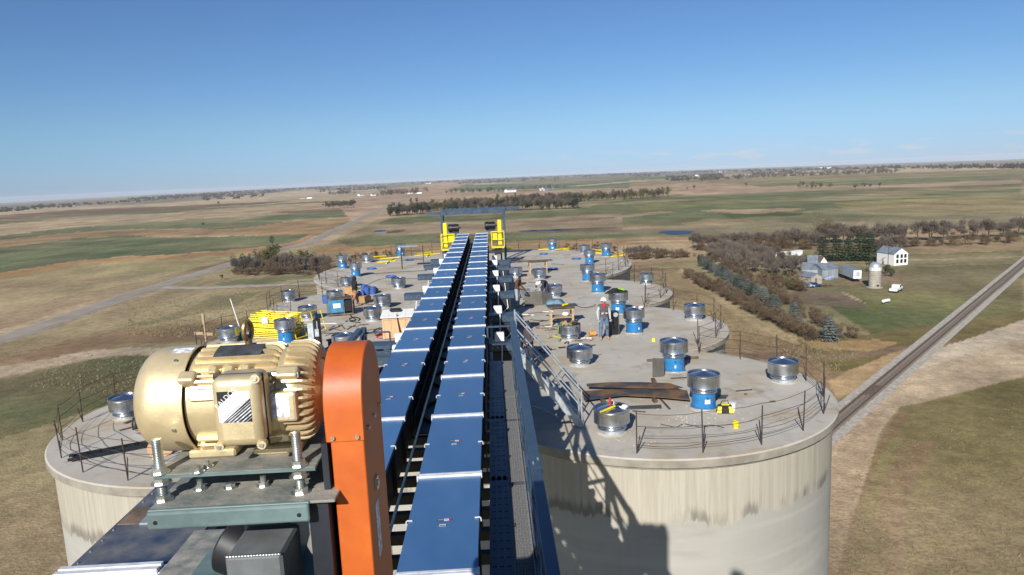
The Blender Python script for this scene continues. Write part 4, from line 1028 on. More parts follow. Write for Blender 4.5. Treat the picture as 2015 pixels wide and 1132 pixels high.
    mb = MB(); mb.M = Matrix.Translation((c0, 3.35 - gy, cz)) @ Matrix.Rotation(PI / 2 + .35, 4, 'Y') @ Matrix.Rotation(.3, 4, 'X')
    mb.lathe([(0, -.05), (.13, -.05), (.145, -.035), (.145, .05), (0, .05)], 28).obj('dark_hole_disc', M['black'], gu, 35)  # black disc put in for the darkness of a hole
    s0, sz1 = L_(441, 1098, 2.72); s1, sz0 = L_(560, 1150, 2.72)
    MB().b2(s0, s1, 2.72 - gy, 3.0 - gy, sz0 - .3, sz1).obj('step_box', M['boxgrey'], gu, bevel=.012)
    wb = MB().sph((0, 0, 0), (.011, .008, .006), 6, 4); w0 = None
    for k in range(18):
        if w0 is None: w0 = wb.obj('weld_bead', M['zinc'], gu, 60); q = w0
        else: q = w0.copy(); COL.objects.link(q); q.parent = gu
        q.location = (s0 + .012 + k * (s1 - s0 - .024) / 17, 2.724 - gy, sz1 + .001)
    MB().b2(-.32, .34, -.22, .24, 0, .06).obj('foot', M['teal'], gu)
    t0, tz = L_(617, 1045, 2.95); mb = MB().tube([(t0, 2.95 - gy, tz), (t0 - .01, 2.95 - gy, tz - .06), (t0 + .012, 2.95 - gy, tz - .14), (t0 - .005, 2.97 - gy, tz - .25), (t0, 3.0 - gy, tz - .6)], [.012, .024, .02, .018, .018], 10)
    mb.obj('sealed_tube', M['dustplate'], gu, 50)
    dk = thing('drive_deck', 'dusty steel deck plate under the near drive beside the dark blue cover', 'steel deck', (-2.2, 5.2, 0))
    MB().b2(-1.28, .50, -4.6, 2.35, 3.10, 3.13).obj('deck_plate', M['dustplate'], dk)
    for x in (-1.2, -.5, .44): MB().b2(x - .06, x + .06, -4.6, 2.3, 2.93, 3.098).obj('deck_beam', M['darksteel'], dk)
    for y in (-4.3, -2.4): MB().b2(-1.15, .42, y - .07, y + .07, 1.6, 2.93).obj('deck_bearer', M['darksteel'], dk)
    for x in (.85,):
        MB().b2(x - .06, x + .06, -2.3, -1.6, 1.80, gz - .661).obj('pedestal', M['darksteel'], dk)

    # orange belt guard
    q0 = atY(639, 800, 2.80); q1 = atY(711, 790, 2.80); zt_ = atY(675, 676, 3.02).z
    gw = q1.x - q0.x
    gd = thing('belt_guard', 'tall bright orange belt guard with rounded top at the end of the gold motor', 'belt guard', ((q0.x + q1.x) / 2, 3.02, 4.0))
    Rg = .225; H = zt_ - 4.0; pr = []
    for k in range(17):
        a = PI * k / 16; pr.append((-Rg * math.cos(a), H - Rg + Rg * math.sin(a)))
    pr = [(-Rg, 0)] + pr + [(Rg, 0)]; n = len(pr)
    mb = MB(); xa, xb = -gw / 2 + .012, gw / 2
    mb.add([(xa, y, z) for y, z in pr] + [(xb, y, z) for y, z in pr], [tuple(range(n)), tuple(range(2 * n - 1, n - 1, -1))] + [(i, i + n, i + 1 + n, i + 1) for i in range(n - 1)] + [(n - 1, 2 * n - 1, n, 0)])
    mb.obj('guard_shell', M['orange'], gd, 30, bevel=.006, seg=2)
    hood = [(y * 1.02, z + .003) for y, z in pr if z > H - .42 or z >= H - Rg] ; hood = [(-Rg * 1.02, H - .36)] + [(y * 1.02, H - Rg + (z - H + Rg) * 1.02) for y, z in pr[1:-1]] + [(Rg * 1.02, H - .36)]
    n = len(hood); mb = MB(); xc, xd = -gw / 2 - .006, gw / 2 + .004
    mb.add([(xc, y, z) for y, z in hood] + [(xd, y, z) for y, z in hood], [tuple(range(n)), tuple(range(2 * n - 1, n - 1, -1))] + [(i, i + n, i + 1 + n, i + 1) for i in range(n - 1)] + [(n - 1, 2 * n - 1, n, 0)])
    mb.obj('guard_hood', M['orange'], gd, 30, bevel=.004)
    MB().b2(-gw / 2 - .03, -gw / 2 - .004, -Rg * .99, Rg, 0, H - .365).obj('back_plate', M['darksteel'], gd)
    lv = MB()
    for k in range(7):
        z = H - .62 - k * .09
        for s in (-1, 1): lv.bar((-gw / 2 - .032, -Rg + .16, z), (-gw / 2 - .032, -Rg + .16 + s * .07, z - .05), .006, .012, (1, 0, 0))
    lv.obj('louvre', M['galv_dull'], gd)
    for yb in (-.15, 0, .15):
        MB().tube([(gw / 2 + .004, yb, H - .33), (gw / 2 + .014, yb, H - .33)], .011, 6).obj('guard_bolt', M['zinc'], gd)
    for xb_ in (-.05, .05): MB().tube([(xb_, -Rg * 1.02 - .001, H - .34), (xb_, -Rg * 1.02 - .010, H - .34)], .009, 6).obj('guard_bolt', M['zinc'], gd)
    lt = MB()
    for z in (H - .62, H - 1.1): lt.tube([(gw / 2, -.05, z), (gw / 2 + .015, -.05, z)], .016, 8).b2(gw / 2, gw / 2 + .01, -.07, -.03, z - .03, z + .03)
    lt.obj('latch', M['zinc'], gd)
    MB().b2(gw / 2 + .0005, gw / 2 + .002, -.10, -.02, H - .95, H - .70).obj('warning_sticker', M['paper'], gd)
near_drive()

# dark blue cover at the lower left: another conveyor head, beside the near drive
def near_cover():
    r = thing('conveyor_cover', 'dusty dark blue conveyor cover with silver joint strip, left of the near drive', 'conveyor cover', (-3.5, 0, 0))
    yj = at(290, 1120, 2.9).y
    MB().b2(-1.3, -.10, yj + .09, 9.55, 2.84, 2.872).obj('lid_panel', M['duskblue'], r, bevel=.004)
    MB().b2(-1.3, -.10, 2.0, yj - .09, 2.84, 2.870).obj('lid_panel', M['duskblue'], r, bevel=.004)
    for y in (yj - .05, yj + .05): MB().b2(-1.32, -.22, y - .035, y + .035, 2.83, 2.94).obj('joint_strip', M['strip'], r, bevel=.006)
    MB().b2(-.219, -.12, yj - .09, yj + .09, 2.83, 2.90).obj('joint_cap', M['galv_dull'], r, bevel=.01)
    for k in range(9):
        for x in (-1.24, -.17): MB().tube([(x, yj + .25 + k * .25, 2.872), (x, yj + .25 + k * .25, 2.884)], .012, 6).obj('lid_bolt', M['zinc'], r)
    ip = at(268, 1012, 2.9); MB().b2(-1.26, -.98, ip.y - .22, ip.y + .22, 2.873, 2.885).obj('inspection_door', M['wooddark'], r); MB().b2(-.975, -.85, ip.y - .25, ip.y + .25, 2.874, 2.90).obj('inspection_frame', M['galv_dull'], r)
    MB().b2(-.09, .01, 2.0, 9.6, 2.45, 2.86).obj('edge_beam', M['black'], r)
    MB().b2(-1.25, -.15, 2.0, 9.5, 2.2, 2.83).obj('trough', M['darksteel'], r)
    for x in (-1.1, -.3):
        MB().b2(x - .1, x + .1, 8.9, 9.1, GZ, 2.2).obj('support_column', M['darksteel'], r)
M['duskblue'] = mat('dusty_dark_blue_lid', (.19, .185, .17), .55, .1, .1, 2.2, col2=(.022, .042, .09), rvar=.1, lo=.36, hi=.72, detail=9)
near_cover()
# the tower the near drives stand on, and the person taking the picture from it (only their shadow is in view)
tw = thing('tower_platform', 'steel tower platform behind the near drive carrying the photographer', 'platform', (0, -1.6, 0))
MB().b2(-3.5, 1.5, -1.2, 1.1, 5.14, 5.24).obj('deck', M['galv_dull'], tw)
for x in (-3.3, 1.3):
    for y in (-1.0, .9): MB().b2(x - .12, x + .12, y - .12, y + .12, GZ, 5.14).obj('column', M['slate'], tw)
M['strapgreen'] = mat('faded_green_strap', (.20, .27, .07), .8, 0, .2, 9)
M['pouch'] = mat('orange_leather', (.42, .20, .06), .8, 0, .2, 9)
# ------------------------------------------------------------------ roof vents
NECK = [(.335, .09), (.39, .092), (.39, .115), (.335, .12), (.335, .155), (.36, .18), (.42, .205), (.462, .235)]
DRUM = [(.462, .235), (.476, .242), (.470, .262), (.470, .545), (.478, .555), (.478, .572), (.470, .585), (.470, .625), (.462, .628), (.455, .622), (.455, .575)]
def ventproto(blue, idx):
    dz = .45 if blue else .06
    r = thing('roof_vent', 'galvanised roof vent', 'roof vent', (0, 0, 0), 0, 'round galvanised vents on the silo roofs')
    mb = MB(); hc = .085 if blue else .148; mb.lathe([(.345, -.01), (.340, hc), (0.30, hc)], 28)
    mb.obj('base_collar', M['galv_dull'], r, 40)
    # mortar smeared round the foot
    mo = MB(); n = 22; rr = random.Random(idx); ring = [(.40 + rr.uniform(-.03, .07)) for _ in range(n)]
    mo.add([(.34 * math.cos(2 * PI * i / n), .34 * math.sin(2 * PI * i / n), .035) for i in range(n)] + [(ring[i] * math.cos(2 * PI * i / n), ring[i] * math.sin(2 * PI * i / n), .002) for i in range(n)],
           [(i, n + i, n + (i + 1) % n, (i + 1) % n) for i in range(n)]).obj('mortar_bed', M['roof'], r, 60)
    if blue:
        MB().lathe([(.375, .088), (.375, .108), (.34, .110), (.335, .52), (.375, .522), (.375, .54), (.33, .541)], 32).obj('fan_housing', M['fanblue'], r, 35)
        a = -PI / 2 + .15
        MB().box((.342 * math.cos(a), .342 * math.sin(a), .40), (.05, .02, .07), (0, 0, a + PI / 2)).obj('terminal_cover', M['slate'], r)
        if idx % 2: MB().box((.340 * math.cos(a), .340 * math.sin(a), .24), (.05, .006, .09), (0, 0, a + PI / 2)).obj('label', M['white'], r)
        else: MB().box((.338 * math.cos(a), .338 * math.sin(a), .30), (.16, .006, .13), (0, 0, a + PI / 2)).obj('label', M['paper'], r)
    MB().lathe([(x, z + dz) for x, z in NECK], 40).obj('neck', M['galv'], r, 30)
    mb = MB().lathe([(x, z + dz) for x, z in DRUM], 44)
    mb.box((.474 * math.cos(-.9), .474 * math.sin(-.9), .41 + dz), (.03, .006, .30), (0, 0, -.9 + PI / 2))
    mb.obj('drum', M['galv'], r, 30)
    MB().lathe([(.455, .565 + dz), (.40, .578 + dz), (0, .69 + dz)], 12).obj('cone_lid', M['galv'], r, 8)
    return r
PROTO = {False: [ventproto(False, 3)], True: [ventproto(True, 1), ventproto(True, 2)]}
used = {}
def vent(px, py, blue, label, pos=None, v=0):
    p = at(px, py, 0) if pos is None else Vector(pos)
    pr = PROTO[blue][v % len(PROTO[blue])]
    rz = rnd.uniform(-.5, .5); sc = rnd.uniform(.97, 1.03)
    if pr.name not in used: o = pr; used[pr.name] = 1; o.location = (p.x, p.y, 0); o.rotation_euler = (0, 0, rz); o.scale = (sc,) * 3; o['label'] = label; KIDS[pr.name] = list(pr.children)
    else: o = copy_tree(pr, None, (p.x, p.y, 0), rz, label, sc)
    o.rotation_euler = (rnd.uniform(-.025, .025), rnd.uniform(-.025, .025), rz)
    return o
V = {}
VL = [
 ('v1', 1204.5, 850, 0, 'low galvanised vent with yellow tape and white bag on top, by the stair foot'),
 ('v2', 1141, 718, 0, 'low galvanised vent between the stair and the rusty sheets'),
 ('v3', 1326, 731, 1, 'blue based vent with a black sheet leaning against it'),
 ('v4', 1384, 804, 1, 'tall blue based vent beside the black and yellow tool bag'),
 ('v5', 1541, 750, 0, 'low vent standing alone near the far edge of the nearest right roof'),
 ('v6', 1121, 669, 0, 'low vent piled with tool belts and straps, in front of the timber worktable'),
 ('v7', 1248, 655, 1, 'blue based vent just right of the man in the white hard hat'),
 ('v8', 1217, 617, 1, 'blue based vent topped with a black tarp and lime cloth'),
 ('v9', 1176.6, 576, 1, 'blue based vent right behind the head of the man in the white hard hat'),
 ('v10', 1157, 553, 1, 'blue based vent second in line behind the tarp covered one'),
 ('v11', 1160, 519, 1, 'blue based vent near the small low vent at the rim of the end roof'),
 ('v12', 1150, 499, 0, 'small low vent behind the blue vents near the yellow pipes, far right'),
 ('v13', 1193, 505, 1, 'blue based vent among yellow pipes at the right rim of the end roof'),
 ('v14', 1087.6, 493.5, 1, 'blue based vent with yellow pipes at its foot, farthest back on the end roof'),
 ('v15', 1272, 560, 0, 'low vent alone on the farthest right roof lobe, near its edge'),
 ('v16', 1062, 550, 0, 'low vent directly behind the stooping man in navy'),
 ('v17', 1015, 546, 0, 'grey vent in the shade under the sawhorse table end beside the conveyor'),
 ('v18', 1090, 585, 0, 'low vent half hidden by the stooping man in navy'),
 ('v19', 1366, 629, 0, 'low vent alone on the middle right roof lobe, near its edge'),
 ('l1', 675, 529, 1, 'blue based vent nearest the left rim of the end roof'),
 ('l2', 723, 517, 0, 'low vent beside yellow pipes at the left rim of the end roof'),
 ('l3', 700.7, 545, 1, 'blue based vent just above the head of the man in black'),
 ('l4', 684, 566, 0, 'low vent directly behind the man in black, above the cardboard box'),
 ('l5', 660, 596, 0, 'low vent behind the blue welding machine'),
 ('l6', 785, 568, 0, 'low vent midway between the blue pails and the left conveyor'),
 ('l7', 788.7, 505, 1, 'blue based vent beside the scaffold frame on the end roof'),
 ('l8', 754, 606, 0, 'low vent behind another one, next to the shed with the white roof'),
 ('l9', 734.4, 631, 0, 'low vent just left of the tan shed with the white roof'),
 ('l10', 607, 629, 0, 'low vent behind the stack of yellow rail sections'),
 ('l11', 569, 594, 0, 'low vent at the left rim of the farthest left silo roof'),
 ('l13', 564, 675, 1, 'blue based vent in front of the stack of yellow rail sections'),
 ('l14', 451, 674, 0, 'low vent beside the green can with the white pole'),
 ('l16', 677, 690, 0, 'low vent peeping out just behind the orange guard top'),
 ('l15', 250, 822, 0, 'low vent left of the round gold fan cowl on the near left roof'),
]
for i, (k, x, y, b, lb) in enumerate(VL): V[k] = vent(x, y, bool(b), lb, v=i)
vent(0, 0, False, 'low vent near the outer rim of the near left silo roof', (-11.2, 22.6, 0))
vent(0, 0, True, 'blue based vent near the front rim of the near left silo roof', (-9.4, 19.6, 0))

# ------------------------------------------------------------------ people
def person(label, loc, rz, J, cl, hat=None, sc=1.0, hood=None):
    """J: joint name -> position; the body is one skin surface, its faces take the cloth of the nearest limb"""
    names = list(J); ix = {n: i for i, n in enumerate(names)}
    E = [('pelvis', 'spine'), ('spine', 'chest'), ('chest', 'neck'), ('neck', 'head'), ('head', 'crown')]
    for s in 'LR': E += [('chest', 'sh' + s), ('sh' + s, 'el' + s), ('el' + s, 'wr' + s), ('wr' + s, 'hand' + s), ('pelvis', 'hip' + s), ('hip' + s, 'kn' + s), ('kn' + s, 'an' + s), ('an' + s, 'toe' + s)]
    R = dict(pelvis=(.155, .115), spine=(.15, .115), chest=(.175, .125), neck=(.062, .062), head=(.085, .098), crown=(.062, .07))
    for s in 'LR': R.update({'sh' + s: (.085, .085), 'el' + s: (.062, .062), 'wr' + s: (.042, .042), 'hand' + s: (.044, .026), 'hip' + s: (.115, .115), 'kn' + s: (.085, .085), 'an' + s: (.065, .065), 'toe' + s: (.055, .042)})
    me = bpy.data.meshes.new('person_body'); me.from_pydata([J[n] for n in names], [(ix[a], ix[b]) for a, b in E], [])
    o = bpy.data.objects.new('person_body', me); COL.objects.link(o)
    md = o.modifiers.new('skin', 'SKIN'); sub = o.modifiers.new('sub', 'SUBSURF'); sub.levels = 2; sub.render_levels = 2
    for n, sv in zip(names, me.skin_vertices[0].data): sv.radius = R[n]; sv.use_root = (n == 'pelvis')
    bm = bpy.data.meshes.new_from_object(o.evaluated_get(bpy.context.evaluated_depsgraph_get()))
    bpy.data.objects.remove(o)
    keys = []; mats = []
    def mi(k):
        if k not in keys: keys.append(k); mats.append(M[k])
        return keys.index(k)
    seg = []
    for a, b in E:
        if a in ('neck', 'head'): k = cl['head']
        elif b[:4] == 'hand': k = cl.get('glove', 'skin')
        elif b[:2] == 'wr' or b[:2] == 'el': k = cl.get('sleeve', cl['top'])
        elif b[:3] == 'toe': k = cl['boot']
        elif b[:2] in ('kn', 'an') : k = cl['leg']
        elif b[:3] == 'hip': k = cl['leg']
        elif a == 'pelvis': k = cl.get('waist', cl['top'])
        else: k = cl['top']
        seg.append((Vector(J[a]), Vector(J[b]), mi(k), (a, b)))
    vs = [v.co.copy() for v in bm.vertices]; fs = [tuple(p.vertices) for p in bm.polygons]; ms = []
    face = Vector(J['face'] if 'face' in J else (0, -1, 0)) if False else None
    for f in fs:
        c = sum((vs[i] for i in f), Vector()) / len(f); best = None
        for a, b, m_, ab in seg:
            d = b - a; t = max(0, min(1, (c - a).dot(d) / max(1e-9, d.length_squared))); q = (c - a - d * t).length / (max(R[ab[0]]) * (1 - t) + max(R[ab[1]]) * t)
            if best is None or q < best[0]: best = (q, m_)
        ms.append(best[1])
    # hands: five bent fingers closing from each palm
    skin = mi(cl.get('glove', 'skin'))
    for s in 'LR':
        w, h = Vector(J['wr' + s]), Vector(J['hand' + s]); d = (h - w).normalized(); side = Vector((1, 0, 0)) - d * d.x
        side.normalize(); nn = d.cross(side); mb = MB()
        for k, ln in enumerate((.060, .072, .068, .052)):
            b = h + side * ((k - 1.5) * .021) + d * .02
            mb.tube([b - d * .01, b + d * ln * .5, b + d * ln * .85 + nn * .022, b + d * ln * .9 + nn * .05], [.0105, .010, .009, .007], 5)
        b = h - d * .02 + side * .035; mb.tube([b, b + side * .025 + d * .02, b + side * .03 + d * .055 + nn * .01], [.012, .011, .008], 5)
        o_ = len(vs); vs += [Vector(p) for p in mb.v]; fs += [tuple(i + o_ for i in f) for f in mb.f]; ms += [skin] * len(mb.f)
    # nose and ears grow out of the head surface
    hd = Vector(J['head']); fw = Vector(cl.get('facing', (0, -1, 0))).normalized(); upv = (Vector(J['crown']) - Vector(J['neck'])).normalized(); rt = fw.cross(upv).normalized()
    mb = MB().tube([hd + fw * .085 + upv * .02, hd + fw * .112 - upv * .015, hd + fw * .085 - upv * .03], [.008, .017, .010], 6)
    for sg in (-1, 1): mb.sph(hd + rt * sg * .088, (.02, .025, .032), 6, 4)
    hm_ = mi(cl.get('face', cl['head'])); o_ = len(vs); vs += [Vector(p) for p in mb.v]; fs += [tuple(i + o_ for i in f) for f in mb.f]; ms += [hm_] * len(mb.f)
    root = thing('person', label, 'person', loc, rz); root.scale = (sc,) * 3
    B = MB(); B.v = [tuple(p) for p in vs]; B.f = fs; B.m = ms
    B.obj('body', mats, root, 70)
    mb = MB()
    for sg in (-1, 1): mb.sph(hd + fw * .088 + rt * sg * .034 + upv * .022, .011, 6, 4)
    mb.obj('eyes', M['black'], root)
    if hat:
        q = fw.to_track_quat('-Y', 'Z').to_matrix().to_4x4()
        X_ = rt; Yv = -fw; Zv = upv
        Mx = Matrix(((X_.x, Yv.x, Zv.x, 0), (X_.y, Yv.y, Zv.y, 0), (X_.z, Yv.z, Zv.z, 0), (0, 0, 0, 1)))
        mb = MB(); mb.M = Matrix.Translation(hd + upv * .055) @ Mx
        mb.lathe([(.150, -.004), (.128, .006), (.122, .04), (.105, .085), (.065, .118), (0, .130)], 20)
        mb.add([(-.09, -.10, 0), (.09, -.10, 0), (.06, -.185, -.012), (-.06, -.185, -.012), (-.09, -.10, .012), (.09, -.10, .012), (.06, -.185, -.004), (-.06, -.185, -.004)], [(0, 1, 2, 3), (7, 6, 5, 4), (0, 4, 5, 1), (1, 5, 6, 2), (2, 6, 7, 3), (3, 7, 4, 0)])
        mb.box((0, 0, .118), (.03, .18, .03))
        mb.obj('hard_hat', M[hat], root, 45)
    if hood:
        MB().sph(hd + upv * .005 - fw * .012, (.125, .125, .145), 14, 9).obj('hood', M[hood], root, 60)
    return root, (hd, fw, rt, upv)
def stand(lean=0.0, armL=None, armR=None, feet=((.13, -.02), (.13, .02)), turn=0):
    J = dict(pelvis=(0, 0, .95), spine=(0, 0, 1.12), chest=(0, lean * .5, 1.34), neck=(0, lean * .8, 1.50), head=(0, lean - .02, 1.60), crown=(0, lean - .015, 1.70))
    for s, sg, ft in (('L', -1, feet[0]), ('R', 1, feet[1])):
        J['sh' + s] = (sg * .185, lean * .6, 1.42)
        a = (armL if s == 'L' else armR) or ((sg * .26, .02, 1.14), (sg * .25, -.07, .90), (sg * .25, -.10, .83))
        J['el' + s], J['wr' + s], J['hand' + s] = a
        J['hip' + s] = (sg * .095, 0, .90); J['kn' + s] = (sg * (.6 * ft[0] + .045), ft[1] * .5 - .03, .50)
        J['an' + s] = (sg * ft[0], ft[1] + .02, .085); J['toe' + s] = (sg * (ft[0] + .02), ft[1] - .17, .045)
    return J
p = at(1189, 668)
r1, hf = person('man in white hard hat, red scarf, dark vest and blue jeans facing the camera', (p.x, p.y, 0), .12, stand(feet=((.16, -.02), (.15, .02))),
       dict(head='skin', face='skin', top='cloth_vest', sleeve='cloth_lightgrey', leg='cloth_denim', boot='boot', glove='cloth_lightgrey'), hat='white')
hd, fw, rt, up_ = hf
MB().sph(hd + Vector((0, -.03, -.105)), (.085, .085, .05), 10, 6).add([(-.07, -.135, 1.49), (.07, -.135, 1.49), (0, -.16, 1.34)], [(0, 1, 2)]).obj('scarf', M['red'], r1, 60)
MB().sph(hd + Vector((0, .01, -.02)), (.105, .10, .10), 12, 7).obj('balaclava', M['cloth_black'], r1, 60) if False else None
mb = MB()
for sg in (-1, 1): mb.box((sg * .085, -.128, 1.13), (.09, .02, .07), (0, sg * .2, 0))
mb.obj('vest_pocket', M['cloth_lightgrey'], r1)
mb = MB()
for sg in (-1, 1): mb.sph((sg * .125, -.085, .52), (.07, .03, .09), 8, 5)
mb.obj('knee_pad', M['cloth_charcoal'], r1, 60)
p = at(1043, 727)
person('man in dark navy hard hat and charcoal hooded jacket standing by the stair', (p.x, p.y, 0), -.95, stand(-.02, feet=((.10, .0), (.12, .06)), armR=((.25, -.02, 1.14), (.18, -.18, 1.02), (.12, -.22, .98))),
       dict(head='skin', top='cloth_charcoal', leg='cloth_navy', boot='black', glove='skin'), hat='cloth_navy')
p = at(700, 604)
J = stand(-.03, feet=((.10, .34), (.11, -.26)), armL=((-.25, .10, 1.15), (-.22, -.02, .93), (-.21, -.06, .86)), armR=((.24, -.08, 1.15), (.17, -.26, 1.02), (.14, -.32, .99)))
J['anL'] = (-.10, .40, .12); J['toeL'] = (-.11, .26, .05); J['knL'] = (-.10, .10, .50)
person('man in black hooded jacket and tan work trousers walking on the left roof', (p.x, p.y, 0), 2.2, J,
       dict(head='cloth_black', face='skin', top='cloth_black', leg='cloth_tan', boot='boot', glove='skin'), hood='cloth_black')
# the two stooping men
def stoop(drop, reach):
    J = dict(pelvis=(0, .18, .86), spine=(0, .06, 1.0), chest=(0, -.18, 1.10 - drop * .3), neck=(0, -.36, 1.12 - drop * .5), head=(0, -.46, 1.10 - drop * .6), crown=(0, -.56, 1.12 - drop * .6))
    for s, sg in (('L', -1), ('R', 1)):
        J['sh' + s] = (sg * .185, -.26, 1.12 - drop * .4); J['el' + s] = (sg * .23, -.38, .86); J['wr' + s] = (sg * .15, -.52, .68 + reach); J['hand' + s] = (sg * .13, -.57, .61 + reach)
        J['hip' + s] = (sg * .10, .16, .82); J['kn' + s] = (sg * .14, -.04, .46); J['an' + s] = (sg * .16, .10, .085); J['toe' + s] = (sg * .17, -.08, .045)
    return J
p = at(1072, 590)
person('man in white hard hat and navy jacket stooping over the steel sheets', (p.x, p.y + .2, 0), -.75, stoop(.15, .0),
       dict(head='skin', top='cloth_navy', leg='cloth_navy', boot='boot', glove='cloth_lightgrey', facing=(0, -.75, -.66)), hat='white')
p = at(1019, 605)
J = stand(-.16, armL=((-.25, -.12, 1.12), (-.12, -.36, .98), (-.08, -.42, .94)), armR=((.25, -.12, 1.12), (.12, -.36, .98), (.08, -.42, .94)))
rw, hf = person('man in brown jacket, grey trousers and welding hood bending beside the slide gate', (p.x, p.y, 0), 1.1, J,
       dict(head='cloth_brown', top='cloth_brown', leg='cloth_grey', boot='boot', glove='cloth_brown', facing=(0, -.8, -.6)))
hd, fw, rt, up_ = hf
mb = MB(); mb.M = Matrix.Translation(hd + fw * .10 + up_ * .10) @ Euler((rad(-20), 0, 0)).to_matrix().to_4x4()
mb.b2(-.12, .12, -.30, .10, .02, .06).b2(-.11, .11, -.30, -.26, -.06, .02).obj('raised_welding_hood', M['black'], rw, bevel=.03, seg=2)
# photographer, behind the lens
J = stand(.0, armL=((-.25, -.22, 1.30), (-.07, -.36, 1.50), (-.04, -.40, 1.55)), armR=((.25, -.22, 1.30), (.07, -.36, 1.50), (.04, -.40, 1.55)))
person('photographer standing on the tower platform with both arms raised', (.06, -.62, 5.24), PI, J, dict(head='skin', top='cloth_navy', leg='cloth_denim', boot='boot'), hat='white')

# ------------------------------------------------------------------ things lying on the roofs
def box_thing(name, label, cat, px, py, d, rz, m, parts=None, bevel=.01, z=0):
    p = at(px, py, z); o = MB().b2(-d[0] / 2, d[0] / 2, -d[1] / 2, d[1] / 2, 0, d[2]).obj(name, m, bevel=bevel, loc=(p.x, p.y, z)); o.rotation_euler = (0, 0, rz)
    return tag(o, label, cat)
def table(label, name, px, py, L, Wd, H, rz, legs, top, mt, over=.1):
    p = at(px, py); r = thing(name, label, 'table', (p.x, p.y, 0), rz)
    MB().b2(-L / 2, L / 2, -Wd / 2, Wd / 2, H - .03, H).obj('top', M[mt], r)
    for x in legs:
        for y in (-1, 1): MB().bar((x, y * (Wd / 2 - .08), 0), (x, y * (Wd / 2 - .16), H - .031), .09, .09).obj('leg', M['wood'], r)
        MB().bar((x, -Wd / 2 + .10, H * .45), (x, Wd / 2 - .10, H * .45), .04, .10).obj('brace', M['wood'], r)
    for y in (-1, 1): MB().b2(legs[0] - .1, legs[-1] + .1, y * (Wd / 2 - .15) - .02, y * (Wd / 2 - .15) + .02, H - .13, H - .032).obj('apron', M['wood'], r)
    return r
table('long weathered plank table on timber sawhorses beside the conveyors', 'sawhorse_table', 1047, 539, 2.9, .75, .92, .08, (-.15, 1.0), 0, 'wooddark')
wt = table('rough timber worktable with dark sheet top and clutter on its shelf', 'worktable', 1105, 638, 1.15, .8, .86, .02, (-.5, .5), 0, 'wooddark')
MB().b2(-.55, .55, -.3, .3, .34, .37).obj('shelf', M['wood'], wt)
wp = wt.location
def loose(name, label, cat, mb, m, loc, rz=0, bevel=0, smooth=None):
    o = mb.obj(name, m, None, smooth, bevel, loc); o.rotation_euler = (0, 0, rz); return tag(o, label, cat)
loose('steel_sheet', 'dark steel sheet overhanging the top of the timber worktable', 'steel sheet', MB().b2(-.75, .65, -.35, .42, 0, .012), M['greysheet'], (wp.x + .1, wp.y, .862), .06)
loose('rag', 'white bundle on the shelf of the timber worktable', 'bundle', MB().sph((0, 0, .1), (.17, .12, .10), 10, 6), M['white'], (wp.x + .2, wp.y, .371), 0, 0, 60)
loose('grinder', 'yellow angle grinder lying on the timber worktable', 'grinder', MB().tube([(0, 0, .05), (.22, .04, .05)], [.045, .035], 10).tube([(-.03, 0, .02), (-.03, 0, .07)], .06, 12), M['yellow'], (wp.x + .12, wp.y - .1, .876), .3, 0, 40)
# tan shed with white roof
p = at(783, 668); sh = thing('tool_shed', 'small tan plywood shed with white panelled roof and a sign, beside the left conveyor', 'shed', (p.x, p.y + .45, 0), .03)
wd, dp, h0, h1 = .66, .42, .98, 1.18
MB().b2(-wd, wd, -dp, dp, .05, h0).obj('wall', M['plyshed'], sh)
mb = MB()
for x in (-.58, -.27, .05, .36, .60): mb.b2(x - .012, x + .012, -dp - .012, -dp - .001, .10, h0 - .1)
mb.b2(-.60, .60, -dp - .012, -dp - .001, h0 - .11, h0 - .09)
mb.obj('batten', M['wood'], sh)
for k in range(4):
    x0 = -wd - .05 + k * (2 * wd + .1) / 4; x1 = x0 + (2 * wd + .1) / 4 - .008
    MB().add([(x0, -dp - .09, h0 + .03), (x1, -dp - .09, h0 + .03), (x1, dp + .06, h1), (x0, dp + .06, h1), (x0, -dp - .09, h0), (x1, -dp - .09, h0), (x1, dp + .06, h1 - .03), (x0, dp + .06, h1 - .03)],
             [(0, 1, 2, 3), (7, 6, 5, 4), (0, 4, 5, 1), (1, 5, 6, 2), (2, 6, 7, 3), (3, 7, 4, 0)]).obj('roof_panel', M['white'], sh)
MB().b2(.22, .52, -dp - .022, -dp - .013, .28, .50).obj('sign', M['white'], sh)
for s_, z, c_ in (('RESERVE', .435, 'red'), ('FOR SAFE', .335, 'cloth_navy')):
    text('sign_lettering', s_, .068, M[c_], sh, Matrix.Translation((.37, -dp - .0225, z)) @ Matrix.Rotation(PI / 2, 4, 'X'), .0004)
MB().tube([(.02, -dp - .03, 1.15), (.04, -dp - .05, .8), (.10, -dp - .05, .4), (.16, -dp - .06, .12)], [.02, .025, .035, .03], 7).obj('hanging_cable', M['black'], sh, 60)
MB().b2(-.35, .15, .0, .30, h1 - .02, h1 + .10).obj('cable_heap', M['black'], sh, bevel=.04)
